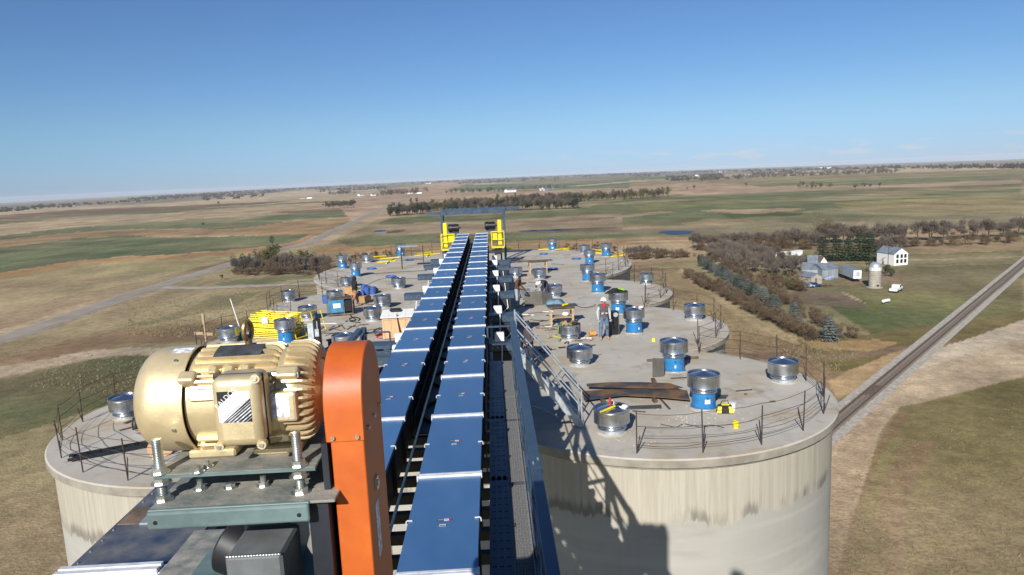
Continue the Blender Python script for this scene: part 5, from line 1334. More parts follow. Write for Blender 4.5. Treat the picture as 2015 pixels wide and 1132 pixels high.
# blue welding machine
p = at(672, 619); we = thing('welding_machine', 'blue welding machine in an open steel frame with coiled cables', 'welder', (p.x, p.y, 0), .12)
MB().b2(-.62, .18, -.36, .36, .16, .86).obj('case', M['welderblue'], we, bevel=.02)
MB().b2(-.36, .02, -.364, -.361, .42, .66).obj('faceplate', M['white'], we)
MB().b2(.19, .60, -.34, .34, .18, .80).obj('engine_end', M['black'], we, bevel=.03)
mb = MB()
for x in (-.66, .20, .64):
    for y in (-.39, .39): mb.bar((x, y, .0), (x, y, .92), .04, .04)
for y in (-.39, .39): mb.bar((-.66, y, .92), (.64, y, .92), .04, .04).bar((-.66, y, .08), (.64, y, .08), .05, .08)
for x in (-.66, .64): mb.bar((x, -.39, .92), (x, .39, .92), .04, .04)
mb.obj('frame', M['wooddark'], we)
MB().b2(-.5, .5, -.3, .3, .87, .90).obj('lid', M['slate'], we)
mb = MB()
for k in range(5): mb.tube([(.66 + .02 * (k % 2), .22 * math.cos(a) * (1 - .07 * k), .45 + .22 * math.sin(a) * (1 - .05 * k)) for a in [2 * PI * i / 14 for i in range(15)]], .022, 5)
mb.obj('cable_coil', M['black'], we, 60)
def cable(label, pts, r=.018, m='black', z=.02):
    P = [at(*q) for q in pts]; out = []
    for i in range(len(P) - 1):
        a = P[max(i - 1, 0)]; b = P[i]; c_ = P[i + 1]; d = P[min(i + 2, len(P) - 1)]
        for k in range(5):
            t = k / 5; out.append(.5 * ((2 * b) + (c_ - a) * t + (2 * a - 5 * b + 4 * c_ - d) * t * t + (3 * b - a - 3 * c_ + d) * t ** 3) + Vector((0, 0, z)))
    out.append(P[-1] + Vector((0, 0, z)))
    return tag(MB().tube(out, r, 5).obj('cable', M[m], None, 60), label, 'cable')
cable('black cable looping on the roof in front of the blue welding machine', [(680, 606), (690, 622), (700, 630), (693, 632), (687, 629), (697, 625), (708, 628), (705, 632)], .03)
cable('thin brown cable trailing across the left roof past the welding machine', [(640, 662), (665, 655), (700, 660), (735, 655), (760, 640)], .012, 'rebar')
cable('black cable heap beside the tan shed wall', [(732, 655), (742, 648), (752, 652), (745, 660), (735, 654), (748, 646), (756, 656), (742, 662)], .022)
cable('red hose lying beside the tan shed', [(738, 662), (750, 657), (762, 662), (752, 667), (741, 664), (758, 659)], .02, 'red')
cable('yellow hose lying behind the stair rail near the worktable', [(1075, 668), (1090, 662), (1104, 665), (1116, 658)], .015, 'yellow')
cable('thin white rope on the roof under the stair', [(1048, 800), (1065, 806), (1085, 815), (1100, 823)], .012, 'white')
cable('dark cable curling on the roof in front of the worktable', [(1063, 690), (1075, 682), (1082, 690), (1070, 696), (1060, 688)], .02)
cable('dark cable running out behind the man in the white hard hat', [(1130, 600), (1145, 606), (1165, 604), (1172, 600)], .014)
cable('orange cord lying beside the orange canister', [(1150, 668), (1160, 664), (1168, 668), (1160, 672)], .012, 'orange')
cable('thin dark wire lying across the near right roof', [(1300, 836), (1330, 842), (1345, 836), (1380, 842), (1400, 838), (1425, 843)], .008)
cable('thin rope lying across the far left roof', [(640, 570), (680, 580), (720, 562), (760, 548), (830, 550)], .012, 'rebar')
cable('long dark cable across the end roof behind the scaffold', [(690, 545), (730, 540), (780, 536), (840, 533)], .016)
# pails, boxes
pa = MB().lathe([(0, .0), (.135, .0), (.155, .34), (.165, .34), (.165, .37), (.15, .375), (.14, .36), (0, .36)], 16)
pail0 = None
for k, (x, y, lb, lie) in enumerate(((712, 581, 'blue plastic pail left of the heap near the man in black', 1), (722, 580, 'blue plastic pail in the front middle of the heap near the man in black', 0), (734, 579, 'blue plastic pail standing on the right of the heap near the man in black', 0),
        (728, 573, 'blue plastic pail lying at the back of the heap near the man in black', 1), (717, 575, 'blue plastic pail at the back left of the heap near the man in black', 0), (738, 575, 'blue plastic pail lying at the far right of the heap near the man in black', 1),
        (641, 597, 'single blue plastic pail beside the low vent behind the welding machine', 0))):
    p = at(x, y)
    if pail0 is None: o = pa.obj('pail', M['blueplastic'], None, 40); pail0 = o
    else: o = pail0.copy(); COL.objects.link(o)
    o.location = (p.x, p.y, .165 if lie else 0); o.rotation_euler = (PI / 2 if lie else 0, 0, k * 1.3); o.scale = (1.25,) * 3
    tag(o, lb, 'pail', 'blue plastic pails on the left roof')
box_thing('cardboard_box', 'tall brown cardboard box standing behind the man in black', 'box', 689, 588, (.55, .45, .72), .1, M['card'])
box_thing('cardboard_box', 'low brown cardboard box in front of the blue pails', 'box', 719, 594, (.62, .42, .34), .4, M['card'])
# flat blue rings
rg = MB(); rg.tube([(.22 * math.cos(a), .22 * math.sin(a), .04) for a in [2 * PI * i / 20 for i in range(21)]], .045, 8); ring0 = None
for x, y, lb in ((1069.6, 501, 'small blue ring nearest the portal frame shadow on the end roof'), (1134, 510.5, 'small blue ring in the middle of the end roof, left of the blue vents'), (1088, 530.5, 'small blue ring beside the sawhorse table'),
              (806, 513, 'small blue ring under the scaffold frame'), (769, 545.5, 'small blue ring behind the low vent left of the conveyors'), (731, 530, 'small blue ring on a stub beside two thin posts')):
    p = at(x, y)
    if ring0 is None: o = rg.obj('blue_ring', M['blueplastic'], None, 60); ring0 = o
    else: o = ring0.copy(); COL.objects.link(o)
    o.location = (p.x, p.y, 0); o.scale = (1.5, 1.5, 1.3); tag(o, lb, 'ring', 'blue rings on the roofs')
# yellow rail sections, stacked
rs = MB(); Lr = 2.0
for y in (-.5, 0, .5): rs.tube([(-Lr / 2, y, .03), (Lr / 2, y, .03)], .026, 6)
for x in (-Lr / 2, -Lr / 6, Lr / 6, Lr / 2): rs.tube([(x, -.5, .03), (x, .5, .03)], .024, 6)
p = at(548, 672); rs0 = None
for k in range(14):
    if rs0 is None: o = rs.obj('yellow_rail_section', M['yellow'], None, 60); rs0 = o
    else: o = rs0.copy(); COL.objects.link(o)
    o.location = (p.x - .25 + rnd.uniform(-.10, .10), p.y + .75 + rnd.uniform(-.03, .03), .10 + k * .077); o.rotation_euler = (rnd.uniform(-.02, .02), .07, -.13 + rnd.uniform(-.03, .03))
    lb = 'yellow tubular rail section in the middle of the tall stack behind the gold motor'
    if k == 13: lb = 'topmost yellow tubular rail section of the tall stack behind the gold motor'
    if k == 0: lb = 'lowest yellow tubular rail section of the tall stack behind the gold motor'
    tag(o, lb, 'rail section', 'yellow rail sections stacked on the left roof')
o = rs0.copy(); COL.objects.link(o); q = at(603, 668); o.location = (q.x, q.y + .5, .62); o.rotation_euler = (rad(75), 0, 1.1); o['label'] = 'yellow tubular rail section leaning upright at the right end of the stack'
loose('skid_beam', 'timber bearer under the stack of yellow rail sections', 'timber', MB().b2(-.9, .9, -.06, .06, 0, .10).b2(-.9, .9, .84, .96, 0, .10), M['wood'], (p.x - .25, p.y + .3, 0), -.13)
for x, y, zz, lb in ((534, 633, .95, 'left of two printed tags wired to the yellow rail stack'), (582, 630, 1.0, 'right of two printed tags wired to the yellow rail stack')):
    q = at(x, y, zz); loose('paper_tag', lb, 'tag', MB().b2(-.13, .13, -.004, .004, -.15, .15), M['paper'], (p.x - .25 + (x - 548) / 42, p.y + .19, zz))
# green can with a white pole, stake, plank
p = at(477, 668); g = thing('pole_base', 'green can holding a slanting thin white pole beside the low vent', 'pole', (p.x, p.y, 0))
MB().lathe([(0, 0), (.14, 0), (.14, .30), (.11, .34), (0, .34)], 16).obj('can', M['green'], g, 40)
e = atY(453, 588, p.y); MB().tube([(0, 0, .2), (e.x - p.x, 0, e.z)], .022, 6).obj('pole', M['white'], g)
p = at(405, 672); loose('timber_stake', 'upright pale timber stake at the left roof edge', 'stake', MB().b2(-.045, .045, -.045, .045, 0, 1.30), M['wood'], (p.x, p.y, 0))
p = at(400, 666); loose('timber_plank', 'short pale plank propped against the timber stake', 'plank', MB().box((0, .08, .20), (.85, .04, .13), (0, .12, 0)), M['wood'], (p.x, p.y + .02, 0))
# slide gate waiting to be fitted, stood on end
p = at(625, 697); ug = thing('upright_machine', 'upright black and grey steel actuator standing on end behind the gold motor', 'actuator', (p.x, p.y, 0), -.08)
MB().b2(-.30, -.05, -.10, .0, 0, 1.32).obj('grey_plate', M['galv_dull'], ug, bevel=.01)
MB().b2(-.049, .20, -.14, .12, 0, 1.46).obj('black_column', M['black'], ug, bevel=.02)
MB().b2(.04, .13, -.06, .04, 1.461, 1.74).obj('lifting_lug', M['black'], ug, bevel=.03)
MB().b2(.03, .19, -.20, -.141, .78, 1.08).b2(.12, .15, -.17, -.141, 1.08, 1.40).obj('actuator_box', M['galv_dull'], ug)
p = at(651, 684); loose('black_drum', 'small black flanged drum beside the upright actuator', 'drum', MB().lathe([(0, 0), (.16, 0), (.16, .03), (.11, .04), (.11, .30), (.17, .31), (.17, .35), (0, .35)], 18), M['black'], (p.x, p.y, 0), 0, 0, 40)
# scaffold frame
p = at(813, 528); sc = thing('scaffold_frame', 'tall thin steel scaffold frame with planks across its top on the end roof', 'scaffold', (p.x, p.y, 0), .1)
for x in (-.85, .85):
    for y in (-.5, .5): MB().tube([(x, y, 0), (x, y, 1.75)], .03, 6).obj('post', M['rebar'], sc)
for z in (.7, 1.35):
    for y in (-.5, .5): MB().tube([(-.85, y, z), (.85, y, z)], .02, 5).obj('ledger', M['rebar'], sc)
MB().tube([(.85, -.5, .7), (.85, .5, 1.7)], .02, 5).obj('brace', M['rebar'], sc)
for k in range(7): MB().b2(-.95, .95 - .5, -.55 + k * .16, -.55 + k * .16 + .14, 1.76, 1.79).obj('plank', M['galv_dull'], sc)
# yellow pipes on the end roof
yp = 0
for (a, b, lb) in (((742, 518), (778, 515), 'left rim'), ((748, 512), (786, 509), 'left rim'), ((760, 520), (775, 510), 'left rim'), ((735, 508), (760, 506), 'left rim'), ((816, 505), (866, 500), 'scaffold'), ((822, 502), (864, 497), 'scaffold'), ((840, 506), (852, 496), 'scaffold'),
                   ((968, 494), (1006, 492), 'portal foot'), ((975, 497), (1010, 489), 'portal foot'), ((1060, 494), (1082, 492), 'farthest vent'), ((1064, 490), (1082, 494), 'farthest vent'), ((1092, 494), (1120, 491), 'farthest vent'), ((1100, 490), (1118, 494), 'farthest vent'),
                   ((1166, 493), (1184, 496), 'right rim'), ((1168, 499), (1184, 500), 'right rim'), ((1196, 498), (1228, 505), 'right rim'), ((1202, 507), (1230, 504), 'right rim'), ((1170, 496), (1186, 493), 'right rim')):
    A, B_ = at(*a), at(*b); A.z = B_.z = .06 + .05 * (yp % 2)
    tag(MB().tube([A, B_], .055, 7).obj('yellow_pipe', M['yellow'], None, 60), {'left rim': 'yellow pipe lying by the low vent at the left rim of the end roof', 'scaffold': 'yellow pipe lying between the scaffold frame and the portal', 'portal foot': 'yellow pipe lying at the right foot of the portal frame',
        'farthest vent': 'yellow pipe lying at the foot of the farthest blue based vent', 'right rim': 'yellow pipe lying round the blue based vent at the right rim'}[lb], 'pipe', 'yellow pipes by the ' + lb); yp += 1
# rusty steel sheets on blocks
def sheet(label, pts, z, m, th=.014, name='steel_sheet'):
    P = [at(x, y, z) for x, y in pts]; c = sum(P, Vector()) / len(P); n = len(P)
    mb = MB().add([p - c for p in P] + [p - c - Vector((0, 0, th)) for p in P], [tuple(range(n))[::-1], tuple(range(n, 2 * n))] + [(i, i + n, (i + 1) % n + n, (i + 1) % n) for i in range(n)])
    o = mb.obj(name, M[m], None, None, 0, c); return tag(o, label, 'steel sheet')
sheet('large curved rusty steel sheet on blocks, the lower of the pair near the stair', [(1149, 788), (1146, 770), (1200, 766), (1280, 764), (1352, 768), (1358, 787), (1290, 781), (1224, 778)], .13, 'rustplate')
sheet('rusty brown steel sheet lying on top of the larger curved one near the stair', [(1154, 755), (1205, 752), (1262, 752), (1318, 754), (1345, 763), (1290, 764), (1215, 762), (1155, 760)], .19, 'rustplate')
sheet('narrow dark steel strip on the roof in front of the rusty sheets', [(1232, 799), (1301, 796), (1302, 803), (1234, 805)], .03, 'greysheet')
sheet('narrow dark offcut lying at an angle by the rusty sheets', [(1297, 784), (1301, 784), (1320, 804), (1316, 805)], .03, 'greysheet')
sheet('dark steel flat bar behind the tall blue based vent', [(1398, 777), (1433, 777), (1428, 784), (1399, 785)], .03, 'greysheet')
for x, y, lb in ((1286, 752, 'rusty block under the back edge of the rusty sheets'), (1288, 791, 'rusty block under the front edge of the rusty sheets'), (1186, 792, 'rusty block at the stair end of the rusty sheets')):
    box_thing('timber_block', lb, 'block', x, y, (.10, .22, .11), .1, M['rust'], bevel=0)
p = at(1297, 741); loose('leaning_sheet', 'black steel sheet leaning against the blue based vent', 'steel sheet', MB().box((0, .09, .30), (.42, .012, .62), (rad(-18), rad(8), 0)), M['greysheet'], (p.x, p.y - .05, 0), .15)
p = at(1273, 712); q = at(1374, 706)
tag(MB().bar((p.x, p.y, .05), (q.x, q.y, .05), .09, .06).obj('flat_bar', M['wooddark']), 'dark bar lying behind the vent with the leaning black sheet', 'bar')
# tool bag and small things on the near right roof
p = at(1426, 812); tb = thing('tool_bag', 'black and yellow canvas tool bag beside the tall blue based vent', 'tool bag', (p.x, p.y, 0), -.15)
MB().add([(-.23, -.13, 0), (.23, -.13, 0), (.23, .13, 0), (-.23, .13, 0), (-.19, -.06, .24), (.19, -.06, .24), (.19, .06, .24), (-.19, .06, .24)], [(3, 2, 1, 0), (4, 5, 6, 7), (0, 1, 5, 4), (1, 2, 6, 5), (2, 3, 7, 6), (3, 0, 4, 7)]).obj('bag', M['tarp'], tb, bevel=.03, seg=2)
for x0, x1 in ((-.235, -.11), (.11, .235)):
    MB().add([(x0, -.142, .03), (x1, -.142, .03), (x1 * .85, -.085, .20), (x0 * .85, -.085, .20)], [(0, 1, 2, 3)]).obj('yellow_panel', M['yellow'], tb)
MB().b2(-.10, .12, -.10, .06, .241, .27).obj('yellow_top', M['yellow'], tb, bevel=.01)
MB().tube([(-.12, 0, .24), (-.08, 0, .34), (.08, 0, .34), (.12, 0, .24)], .014, 6).obj('handle', M['tarp'], tb, 60)
box_thing('small_box', 'small white cardboard box behind the black and yellow tool bag', 'box', 1437, 806, (.30, .22, .20), -.5, M['white'])
p = at(1448, 842); loose('yellow_cup', 'small yellow junction cup fixed in the near right roof', 'cup', MB().lathe([(0, 0), (.07, 0), (.06, .06), (.085, .07), (.09, .18), (.07, .18), (.06, .10), (0, .10)], 14), M['yellow'], (p.x, p.y, 0), 0, 0, 40)
p = at(1286, 672); loose('plastic_pot', 'small lime yellow cap on the roof right of the blue based vents', 'cap', MB().lathe([(0, 0), (.09, 0), (.09, .09), (.05, .15), (0, .15)], 12), mat('lime_yellow', (.55, .62, .05), .5, 0, .1, 5), (p.x, p.y, 0), 0, 0, 40)
# on top of the vents
l = V['v1'].location
loose('yellow_level', 'yellow level lying across the low vent by the stair foot', 'level', MB().box((0, 0, 0), (.50, .05, .03), (0, rad(-9), 0)), M['yellow'], (l.x - .14, l.y - .20, .715), .5)
loose('red_can', 'small red can standing on the low vent by the stair foot', 'can', MB().lathe([(0, 0), (.035, 0), (.035, .16), (.02, .18), (0, .18)], 10), M['red'], (l.x - .02, l.y + .12, .735), 0, 0, 40)
loose('white_bag', 'crumpled white bag on the low vent by the stair foot', 'bag', MB().sph((0, 0, .03), (.14, .10, .06), 9, 5), M['white'], (l.x + .32, l.y + .02, .65), .3, 0, 50)
loose('black_hammer', 'black hammer lying on the low vent by the stair foot', 'hammer', MB().bar((-.02, 0, .02), (.2, .1, .02), .03, .03).box((.2, .1, .02), (.05, .12, .05), (0, 0, .45)), M['black'], (l.x + .02, l.y - .1, .735))
l = V['v6'].location
mats_ = ['wooddark', 'pouch', 'tarp', 'pouch', 'strapgreen', 'wood', 'strapgreen', 'tarp']
for k in range(8):
    a = k * .8; loose('tool_belt', ['brown leather tool pouch', 'tan webbing strap', 'black webbing belt', 'orange tool pouch', 'lime green strap', 'tan leather pouch', 'green webbing strap', 'black tool pouch'][k] + ' heaped on the vent before the worktable', 'tool belt',
        MB().tube([(-.16, 0, .04), (-.05, .05, .08), (.06, -.03, .06), (.17, .03, .03)], [.035, .06, .05, .03], 7), M[mats_[k]], (l.x + .26 * math.cos(a), l.y + .22 * math.sin(a), .665), a * 1.7, 0, 50)
loose('hanging_strap', 'yellow green harness strap hanging down the vent before the worktable', 'strap', MB().tube([(-.35, -.2, .70), (-.47, -.22, .66), (-.50, -.24, .35), (-.46, -.28, .02)], .028, 6), M['strapgreen'], (l.x, l.y, 0), 0, 0, 50)
loose('hanging_strap', 'black harness strap hanging down the right of the vent before the worktable', 'strap', MB().tube([(.25, -.35, .64), (.3, -.44, .58), (.32, -.47, .40)], .03, 6), M['tarp'], (l.x, l.y, 0), 0, 0, 50)
l = V['v8'].location; tp = MB(); n = 16
tp.add([(0, 0, 1.26)] + [(.30 * math.cos(2 * PI * i / n), .30 * math.sin(2 * PI * i / n), 1.17 + .09 * math.sin(3.3 * i)) for i in range(n)] + [((.54 + .10 * math.sin(5 * i)) * math.cos(2 * PI * i / n) - .06, (.50 + .06 * math.cos(7 * i)) * math.sin(2 * PI * i / n), 1.03 + .05 * math.sin(2.1 * i)) for i in range(n)],
       [(0, 1 + i, 1 + (i + 1) % n) for i in range(n)] + [(1 + i, 1 + n + i, 1 + n + (i + 1) % n, 1 + (i + 1) % n) for i in range(n)])
loose('black_tarp', 'crumpled black tarp heaped over a blue based vent', 'tarp', tp, M['tarp'], (l.x, l.y, 0), 0, 0, 30)
loose('lime_cloth', 'lime green safety vest lying on the black tarp', 'safety vest', MB().box((0, 0, 0), (.34, .10, .05), (.2, .25, -.4)), M['lime'], (l.x + .12, l.y - .25, 1.24), 0, .015)
l = V['v7'].location
loose('rag', 'white rag on the rim of the blue based vent by the white hatted man', 'rag', MB().sph((0, 0, .02), (.13, .08, .05), 8, 5), M['white'], (l.x + .33, l.y + .12, 1.06), .4, 0, 50)
l = V['v2'].location
loose('wrench', 'dark wrench sticking out over the rim of the vent near the rusty sheets', 'wrench', MB().bar((.25, .1, .64), (.62, .2, .66), .04, .03), M['rebar'], (l.x, l.y, 0))
# black case standing behind the man in the white hard hat
p = at(1207, 660); bc = thing('black_case', 'tall black steel case with round dial standing beside the white hatted man', 'steel case', (p.x, p.y + .2, 0), .1)
MB().b2(-.26, .22, -.16, .22, 0, 1.0).obj('case', M['black'], bc, bevel=.02)
MB().tube([(.10, -.165, .88), (.10, -.20, .88)], .10, 16).obj('dial', M['galv_dull'], bc, 40)
MB().b2(.222, .26, -.15, .2, 0, .98).obj('side_strip', M['greysheet'], bc)
p = at(1166, 662); loose('orange_canister', 'small orange canister with handle left of the white hatted man', 'canister', MB().tube([(-.14, 0, .12), (.14, 0, .12)], .10, 12).tube([(-.1, 0, .22), (-.05, 0, .45), (.02, 0, .22)], .012, 5), mat('faded_orange', (.62, .30, .08), .5, 0, .1, 6), (p.x, p.y, 0), .2, 0, 40)
# bent sheets and gratings near the stooping men
p = at(1060, 601); bs = thing('bent_sheet', 'large bent grey steel sheet standing between the two stooping men', 'steel sheet', (p.x, p.y, 0), .05)
mb = MB(); mb.add([(-.75, -.05, 0), (.20, .05, 0), (.85, .25, 0), (-.70, .30, .72), (.25, .40, .70), (.80, .55, .50)], [(0, 1, 4, 3), (1, 2, 5, 4)]).obj('panel', M['greysheet'], bs)
for o in bs.children:
    sm = o.modifiers.new('sol', 'SOLIDIFY'); sm.thickness = .015
p = at(1036, 588); gr = thing('grating_stack', 'tilted stack of pale steel gratings beside the man in the brown jacket', 'grating', (p.x, p.y, 0), .2)
for k in range(9): MB().b2(-.32, .32, -.38 + k * .09, -.38 + k * .09 + .05, .10 + k * .055, .13 + k * .055).obj('grating_bar', M['galv_dull'], gr)
for x in (-.33, .33): MB().bar((x, -.42, .08), (x, .42, .60), .03, .05).obj('side_bar', M['galv_dull'], gr)
MB().b2(-.3, .3, .34, .4, 0, .52).obj('prop', M['darksteel'], gr)
p = at(1092, 602); loose('blue_tarp', 'folded faded blue tarp behind the timber worktable', 'tarp', MB().add([(-.55, -.3, 0), (.5, -.3, 0), (.62, .35, 0), (-.4, .4, 0), (-.42, -.2, .30), (.2, -.25, .36), (.45, .2, .30), (-.3, .25, .38)], [(0, 1, 5, 4), (1, 2, 6, 5), (2, 3, 7, 6), (3, 0, 4, 7), (4, 5, 6, 7)]), mat('faded_blue_tarp', (.10, .19, .27), .6, 0, .2, 4, bump=.4), (p.x, p.y + .1, 0), 0, .05)
# blue motor hung at the left conveyor
p = at(838, 555, 2.0); bmr = thing('gate_motor', 'small blue electric motor hanging at the left conveyor side', 'electric motor', (-2.85, p.y, 1.9))
mb = MB(); mb.M = Matrix.Rotation(rad(60), 4, 'X'); mb.lathe([(0, -.30), (.16, -.30), (.17, -.26), (.17, .24), (.10, .30), (0, .30)], 18).obj('body', M['fanblue'], bmr, 40)
MB().b2(.0, .30, -.12, .16, -.35, -.18).obj('bracket', M['black'], bmr); MB().b2(-.10, .08, -.30, -.14, -.26, -.06).obj('terminal_box', M['black'], bmr)
# near left roof clutter
p = at(262, 884); ld = thing('black_ladder', 'black steel ladder lying on the near left roof', 'ladder', (p.x, p.y, 0), .45)
for y in (-.16, .16): MB().b2(-1.5, .55, y - .025, y + .025, .05, .12).obj('stile', M['black'], ld)
for k in range(7): MB().b2(-1.4 + k * .3, -1.37 + k * .3, -.134, .134, .07, .10).obj('rung', M['black'], ld)
p = at(316, 845); loose('galvanised_drum', 'short galvanised drum half hidden behind the gold fan cowl', 'drum', MB().lathe([(0, 0), (.2, 0), (.2, .42), (.18, .42), (.18, .05)], 20), M['galv'], (p.x, p.y, 0), 0, 0, 40)
p = at(318, 893); loose('plywood_disc', 'tan plywood disc leaning on the near left roof beside the ladder', 'plywood disc', MB().lathe([(0, 0), (.33, 0), (.33, .03), (0, .03)], 24), M['plyshed'], (p.x, p.y, .16), 0, 0, 30).rotation_euler = (.5, .3, 0)
p = at(279, 862); loose('blue_strut', 'pale blue steel strut lying near the ladder', 'strut', MB().bar((-.3, .25, .05), (.35, -.2, .05), .06, .05), M['galv_dull'], (p.x, p.y, 0))
p = at(275, 856); loose('red_valve', 'small red valve wheel lying near the ladder', 'valve', MB().tube([(.07 * math.cos(a), .07 * math.sin(a), .04) for a in [2 * PI * i / 12 for i in range(13)]], .022, 6), M['red'], (p.x, p.y, 0), 0, 0, 60)
p = at(268, 845); loose('black_pump', 'small black pump standing near the ladder', 'pump', MB().lathe([(0, 0), (.1, 0), (.1, .2), (.06, .25), (.06, .35), (0, .36)], 12), M['black'], (p.x, p.y, 0), 0, 0, 40)
for k, (a, b, lb) in enumerate((((262, 838), (312, 822), 'long tan board lying behind the ladder on the near left roof'), ((268, 832), (308, 830), 'second tan board lying behind the ladder on the near left roof'))):
    A, B_ = at(*a), at(*b); tag(MB().bar((A.x, A.y, .03 + .03 * k), (B_.x, B_.y, .03 + .03 * k), .22, .03).obj('board', M['wooddark']), lb, 'board')
p = at(305, 903); loose('yellow_fitting', 'small yellow fitting on the near left roof under the fan cowl', 'fitting', MB().lathe([(0, 0), (.06, 0), (.06, .1), (0, .1)], 10), M['yellow'], (p.x, p.y, 0), 0, 0, 40)
# loose sticks, offcuts and rebar ends on the roofs
LIT = [((640, 645), (672, 640), 'wood'), ((646, 651), (674, 641), 'wooddark'), ((674, 643), (678, 648), 'rebar'), ((683, 649), (700, 640), 'rebar'), ((1448, 771), (1480, 768), 'rebar'), ((1515, 792), (1525, 791), 'wooddark'),
       ((1464, 777), (1470, 777), 'rebar'), ((1440, 836), (1458, 838), 'galv_dull'), ((1085, 520), (1110, 521), 'rebar'), ((1108, 503), (1123, 502), 'rebar'), ((1040, 556), (1072, 558), 'rebar'), ((1058, 642), (1088, 640), 'wooddark'), ((1062, 634), (1085, 630), 'rust'),
       ((1318, 722), (1332, 724), 'wood'), ((1320, 746), (1355, 744), 'rebar'), ((1245, 810), (1270, 812), 'rebar'), ((760, 560), (785, 558), 'rebar'), ((700, 598), (735, 600), 'wooddark'), ((664, 612), (690, 616), 'wood'), ((1000, 700), (1016, 703), 'wood')]
for k, (a, b, m_) in enumerate(LIT):
    A, B_ = at(*a), at(*b); tag(MB().bar((A.x, A.y, .02), (B_.x, B_.y, .02), .06 if m_ in ('wood', 'wooddark') else .025, .03).obj('offcut', M[m_]), 'loose stick or bar offcut lying on the silo roofs', 'offcut', 'loose offcuts scattered on the roofs')
r4 = random.Random(17)
for (x0, x1, y0, y1, n_, lb) in ((1030, 1095, 612, 650, 16, 'scrap of timber or bar among the litter left of the timber worktable'), (1055, 1165, 655, 690, 12, 'scrap of timber or bar among the litter before the timber worktable'), (640, 745, 628, 668, 14, 'scrap of timber or bar among the litter near the tan shed'), (260, 300, 800, 850, 8, 'scrap of timber or bar on the near left roof')):
    for _ in range(n_):
        A = at(r4.uniform(x0, x1), r4.uniform(y0, y1)); a = r4.gauss(0, .8); L_ = r4.uniform(.2, .9); w_ = r4.choice((.03, .05, .09, .14))
        tag(MB().bar((-L_ / 2, 0, 0), (L_ / 2, 0, 0), w_, .025).obj('offcut', M[r4.choice(('wood', 'wooddark', 'wooddark', 'rebar', 'rust', 'greysheet', 'white'))], None, None, 0, (A.x, A.y, .02)), lb, 'offcut', lb.replace('scrap', 'scraps')).rotation_euler = (0, 0, a)
gr_ = MB(); r2 = random.Random(5)
for (px, py, n_, sx) in ((1372, 826, 60, .5), (1228, 868, 25, .5), (1226, 660, 40, .45), (1070, 650, 60, 1.0), (1090, 680, 40, .8), (700, 625, 40, 1.2), (1150, 640, 30, .8), (1480, 800, 25, 1.5), (1250, 780, 25, 1.2), (600, 690, 20, 1.0), (1000, 600, 20, .7)):
    c = at(px, py)
    for _ in range(n_):
        s_ = r2.uniform(.012, .05); x, y = c.x + r2.gauss(0, sx), c.y + r2.gauss(0, sx * .7)
        gr_.box((x, y, s_ * .25), (s_, s_ * r2.uniform(.5, 1.3), s_ * .5), (r2.uniform(-.3, .3), r2.uniform(-.3, .3), r2.uniform(0, 3)))
tag(gr_.obj('mortar_crumbs', M['roof']), None, None, None, 'stuff')
# ------------------------------------------------------------------ farmyard and far buildings
def gable(label, name, a, b, dep, hw, hr, wall_m, roof_m, cat='barn', along=True, extras=True):
    """a house or barn whose front wall stands between two picture points on the ground; ridge parallel to the front when along"""
    A, B_ = gp(*a), gp(*b); d = B_ - A; L = math.hypot(d.x, d.y); rz = math.atan2(d.y, d.x)
    r = thing(name, label, cat, ((A.x + B_.x) / 2, (A.y + B_.y) / 2, min(A.z, B_.z) - .1), rz)
    h = L / 2; z0, z1, z2 = 0, hw, hw + hr; e = .25
    mb = MB()
    if along:
        mb.add([(-h, 0, z0), (h, 0, z0), (h, dep, z0), (-h, dep, z0), (-h, 0, z1), (h, 0, z1), (h, dep, z1), (-h, dep, z1), (-h, dep / 2, z2), (h, dep / 2, z2)], [(0, 1, 5, 4), (2, 3, 7, 6), (1, 2, 6, 9, 5), (3, 0, 4, 8, 7)]).obj('wall', wall_m, r)
        for s in (0, 1):
            y0 = -e if not s else dep + e; zo = z1 - e * hr / (dep / 2)
            MB().add([(-h - e, y0, zo + .05), (h + e, y0, zo + .05), (h + e, dep / 2, z2 + .05), (-h - e, dep / 2, z2 + .05), (-h - e, y0, zo + .17), (h + e, y0, zo + .17), (h + e, dep / 2, z2 + .17), (-h - e, dep / 2, z2 + .17)],
                     [(3, 2, 1, 0), (4, 5, 6, 7), (0, 1, 5, 4), (1, 2, 6, 5), (2, 3, 7, 6), (3, 0, 4, 7)]).obj('roof_slope', roof_m, r)
    else:
        mb.add([(-h, 0, z0), (h, 0, z0), (h, dep, z0), (-h, dep, z0), (-h, 0, z1), (h, 0, z1), (h, dep, z1), (-h, dep, z1), (0, 0, z2), (0, dep, z2)], [(0, 1, 5, 8, 4), (2, 3, 7, 9, 6), (1, 2, 6, 5), (3, 0, 4, 7)]).obj('wall', wall_m, r)
        for s in (-1, 1):
            x0 = s * (h + e); zo = z1 - e * hr / h
            MB().add([(x0, -e, zo + .05), (0, -e, z2 + .05), (0, dep + e, z2 + .05), (x0, dep + e, zo + .05), (x0, -e, zo + .17), (0, -e, z2 + .17), (0, dep + e, z2 + .17), (x0, dep + e, zo + .17)],
                     [(3, 2, 1, 0), (4, 5, 6, 7), (0, 1, 5, 4), (1, 2, 6, 5), (2, 3, 7, 6), (3, 0, 4, 7)]).obj('roof_slope', roof_m, r)
    return r, h
M['tinroof'] = mat('weathered_tin_roof', (.25, .29, .33), .5, .3, .15, .5)
M['darkglass'] = mat('dark_window_glass', (.02, .025, .03), .15, 0, .1, 1)
def door(r, x0, x1, z1, m='wooddark', y=-.02, name='door', z0=.1): return MB().b2(x0, x1, y - .03, y + .015, z0, z1).obj(name, M[m], r)
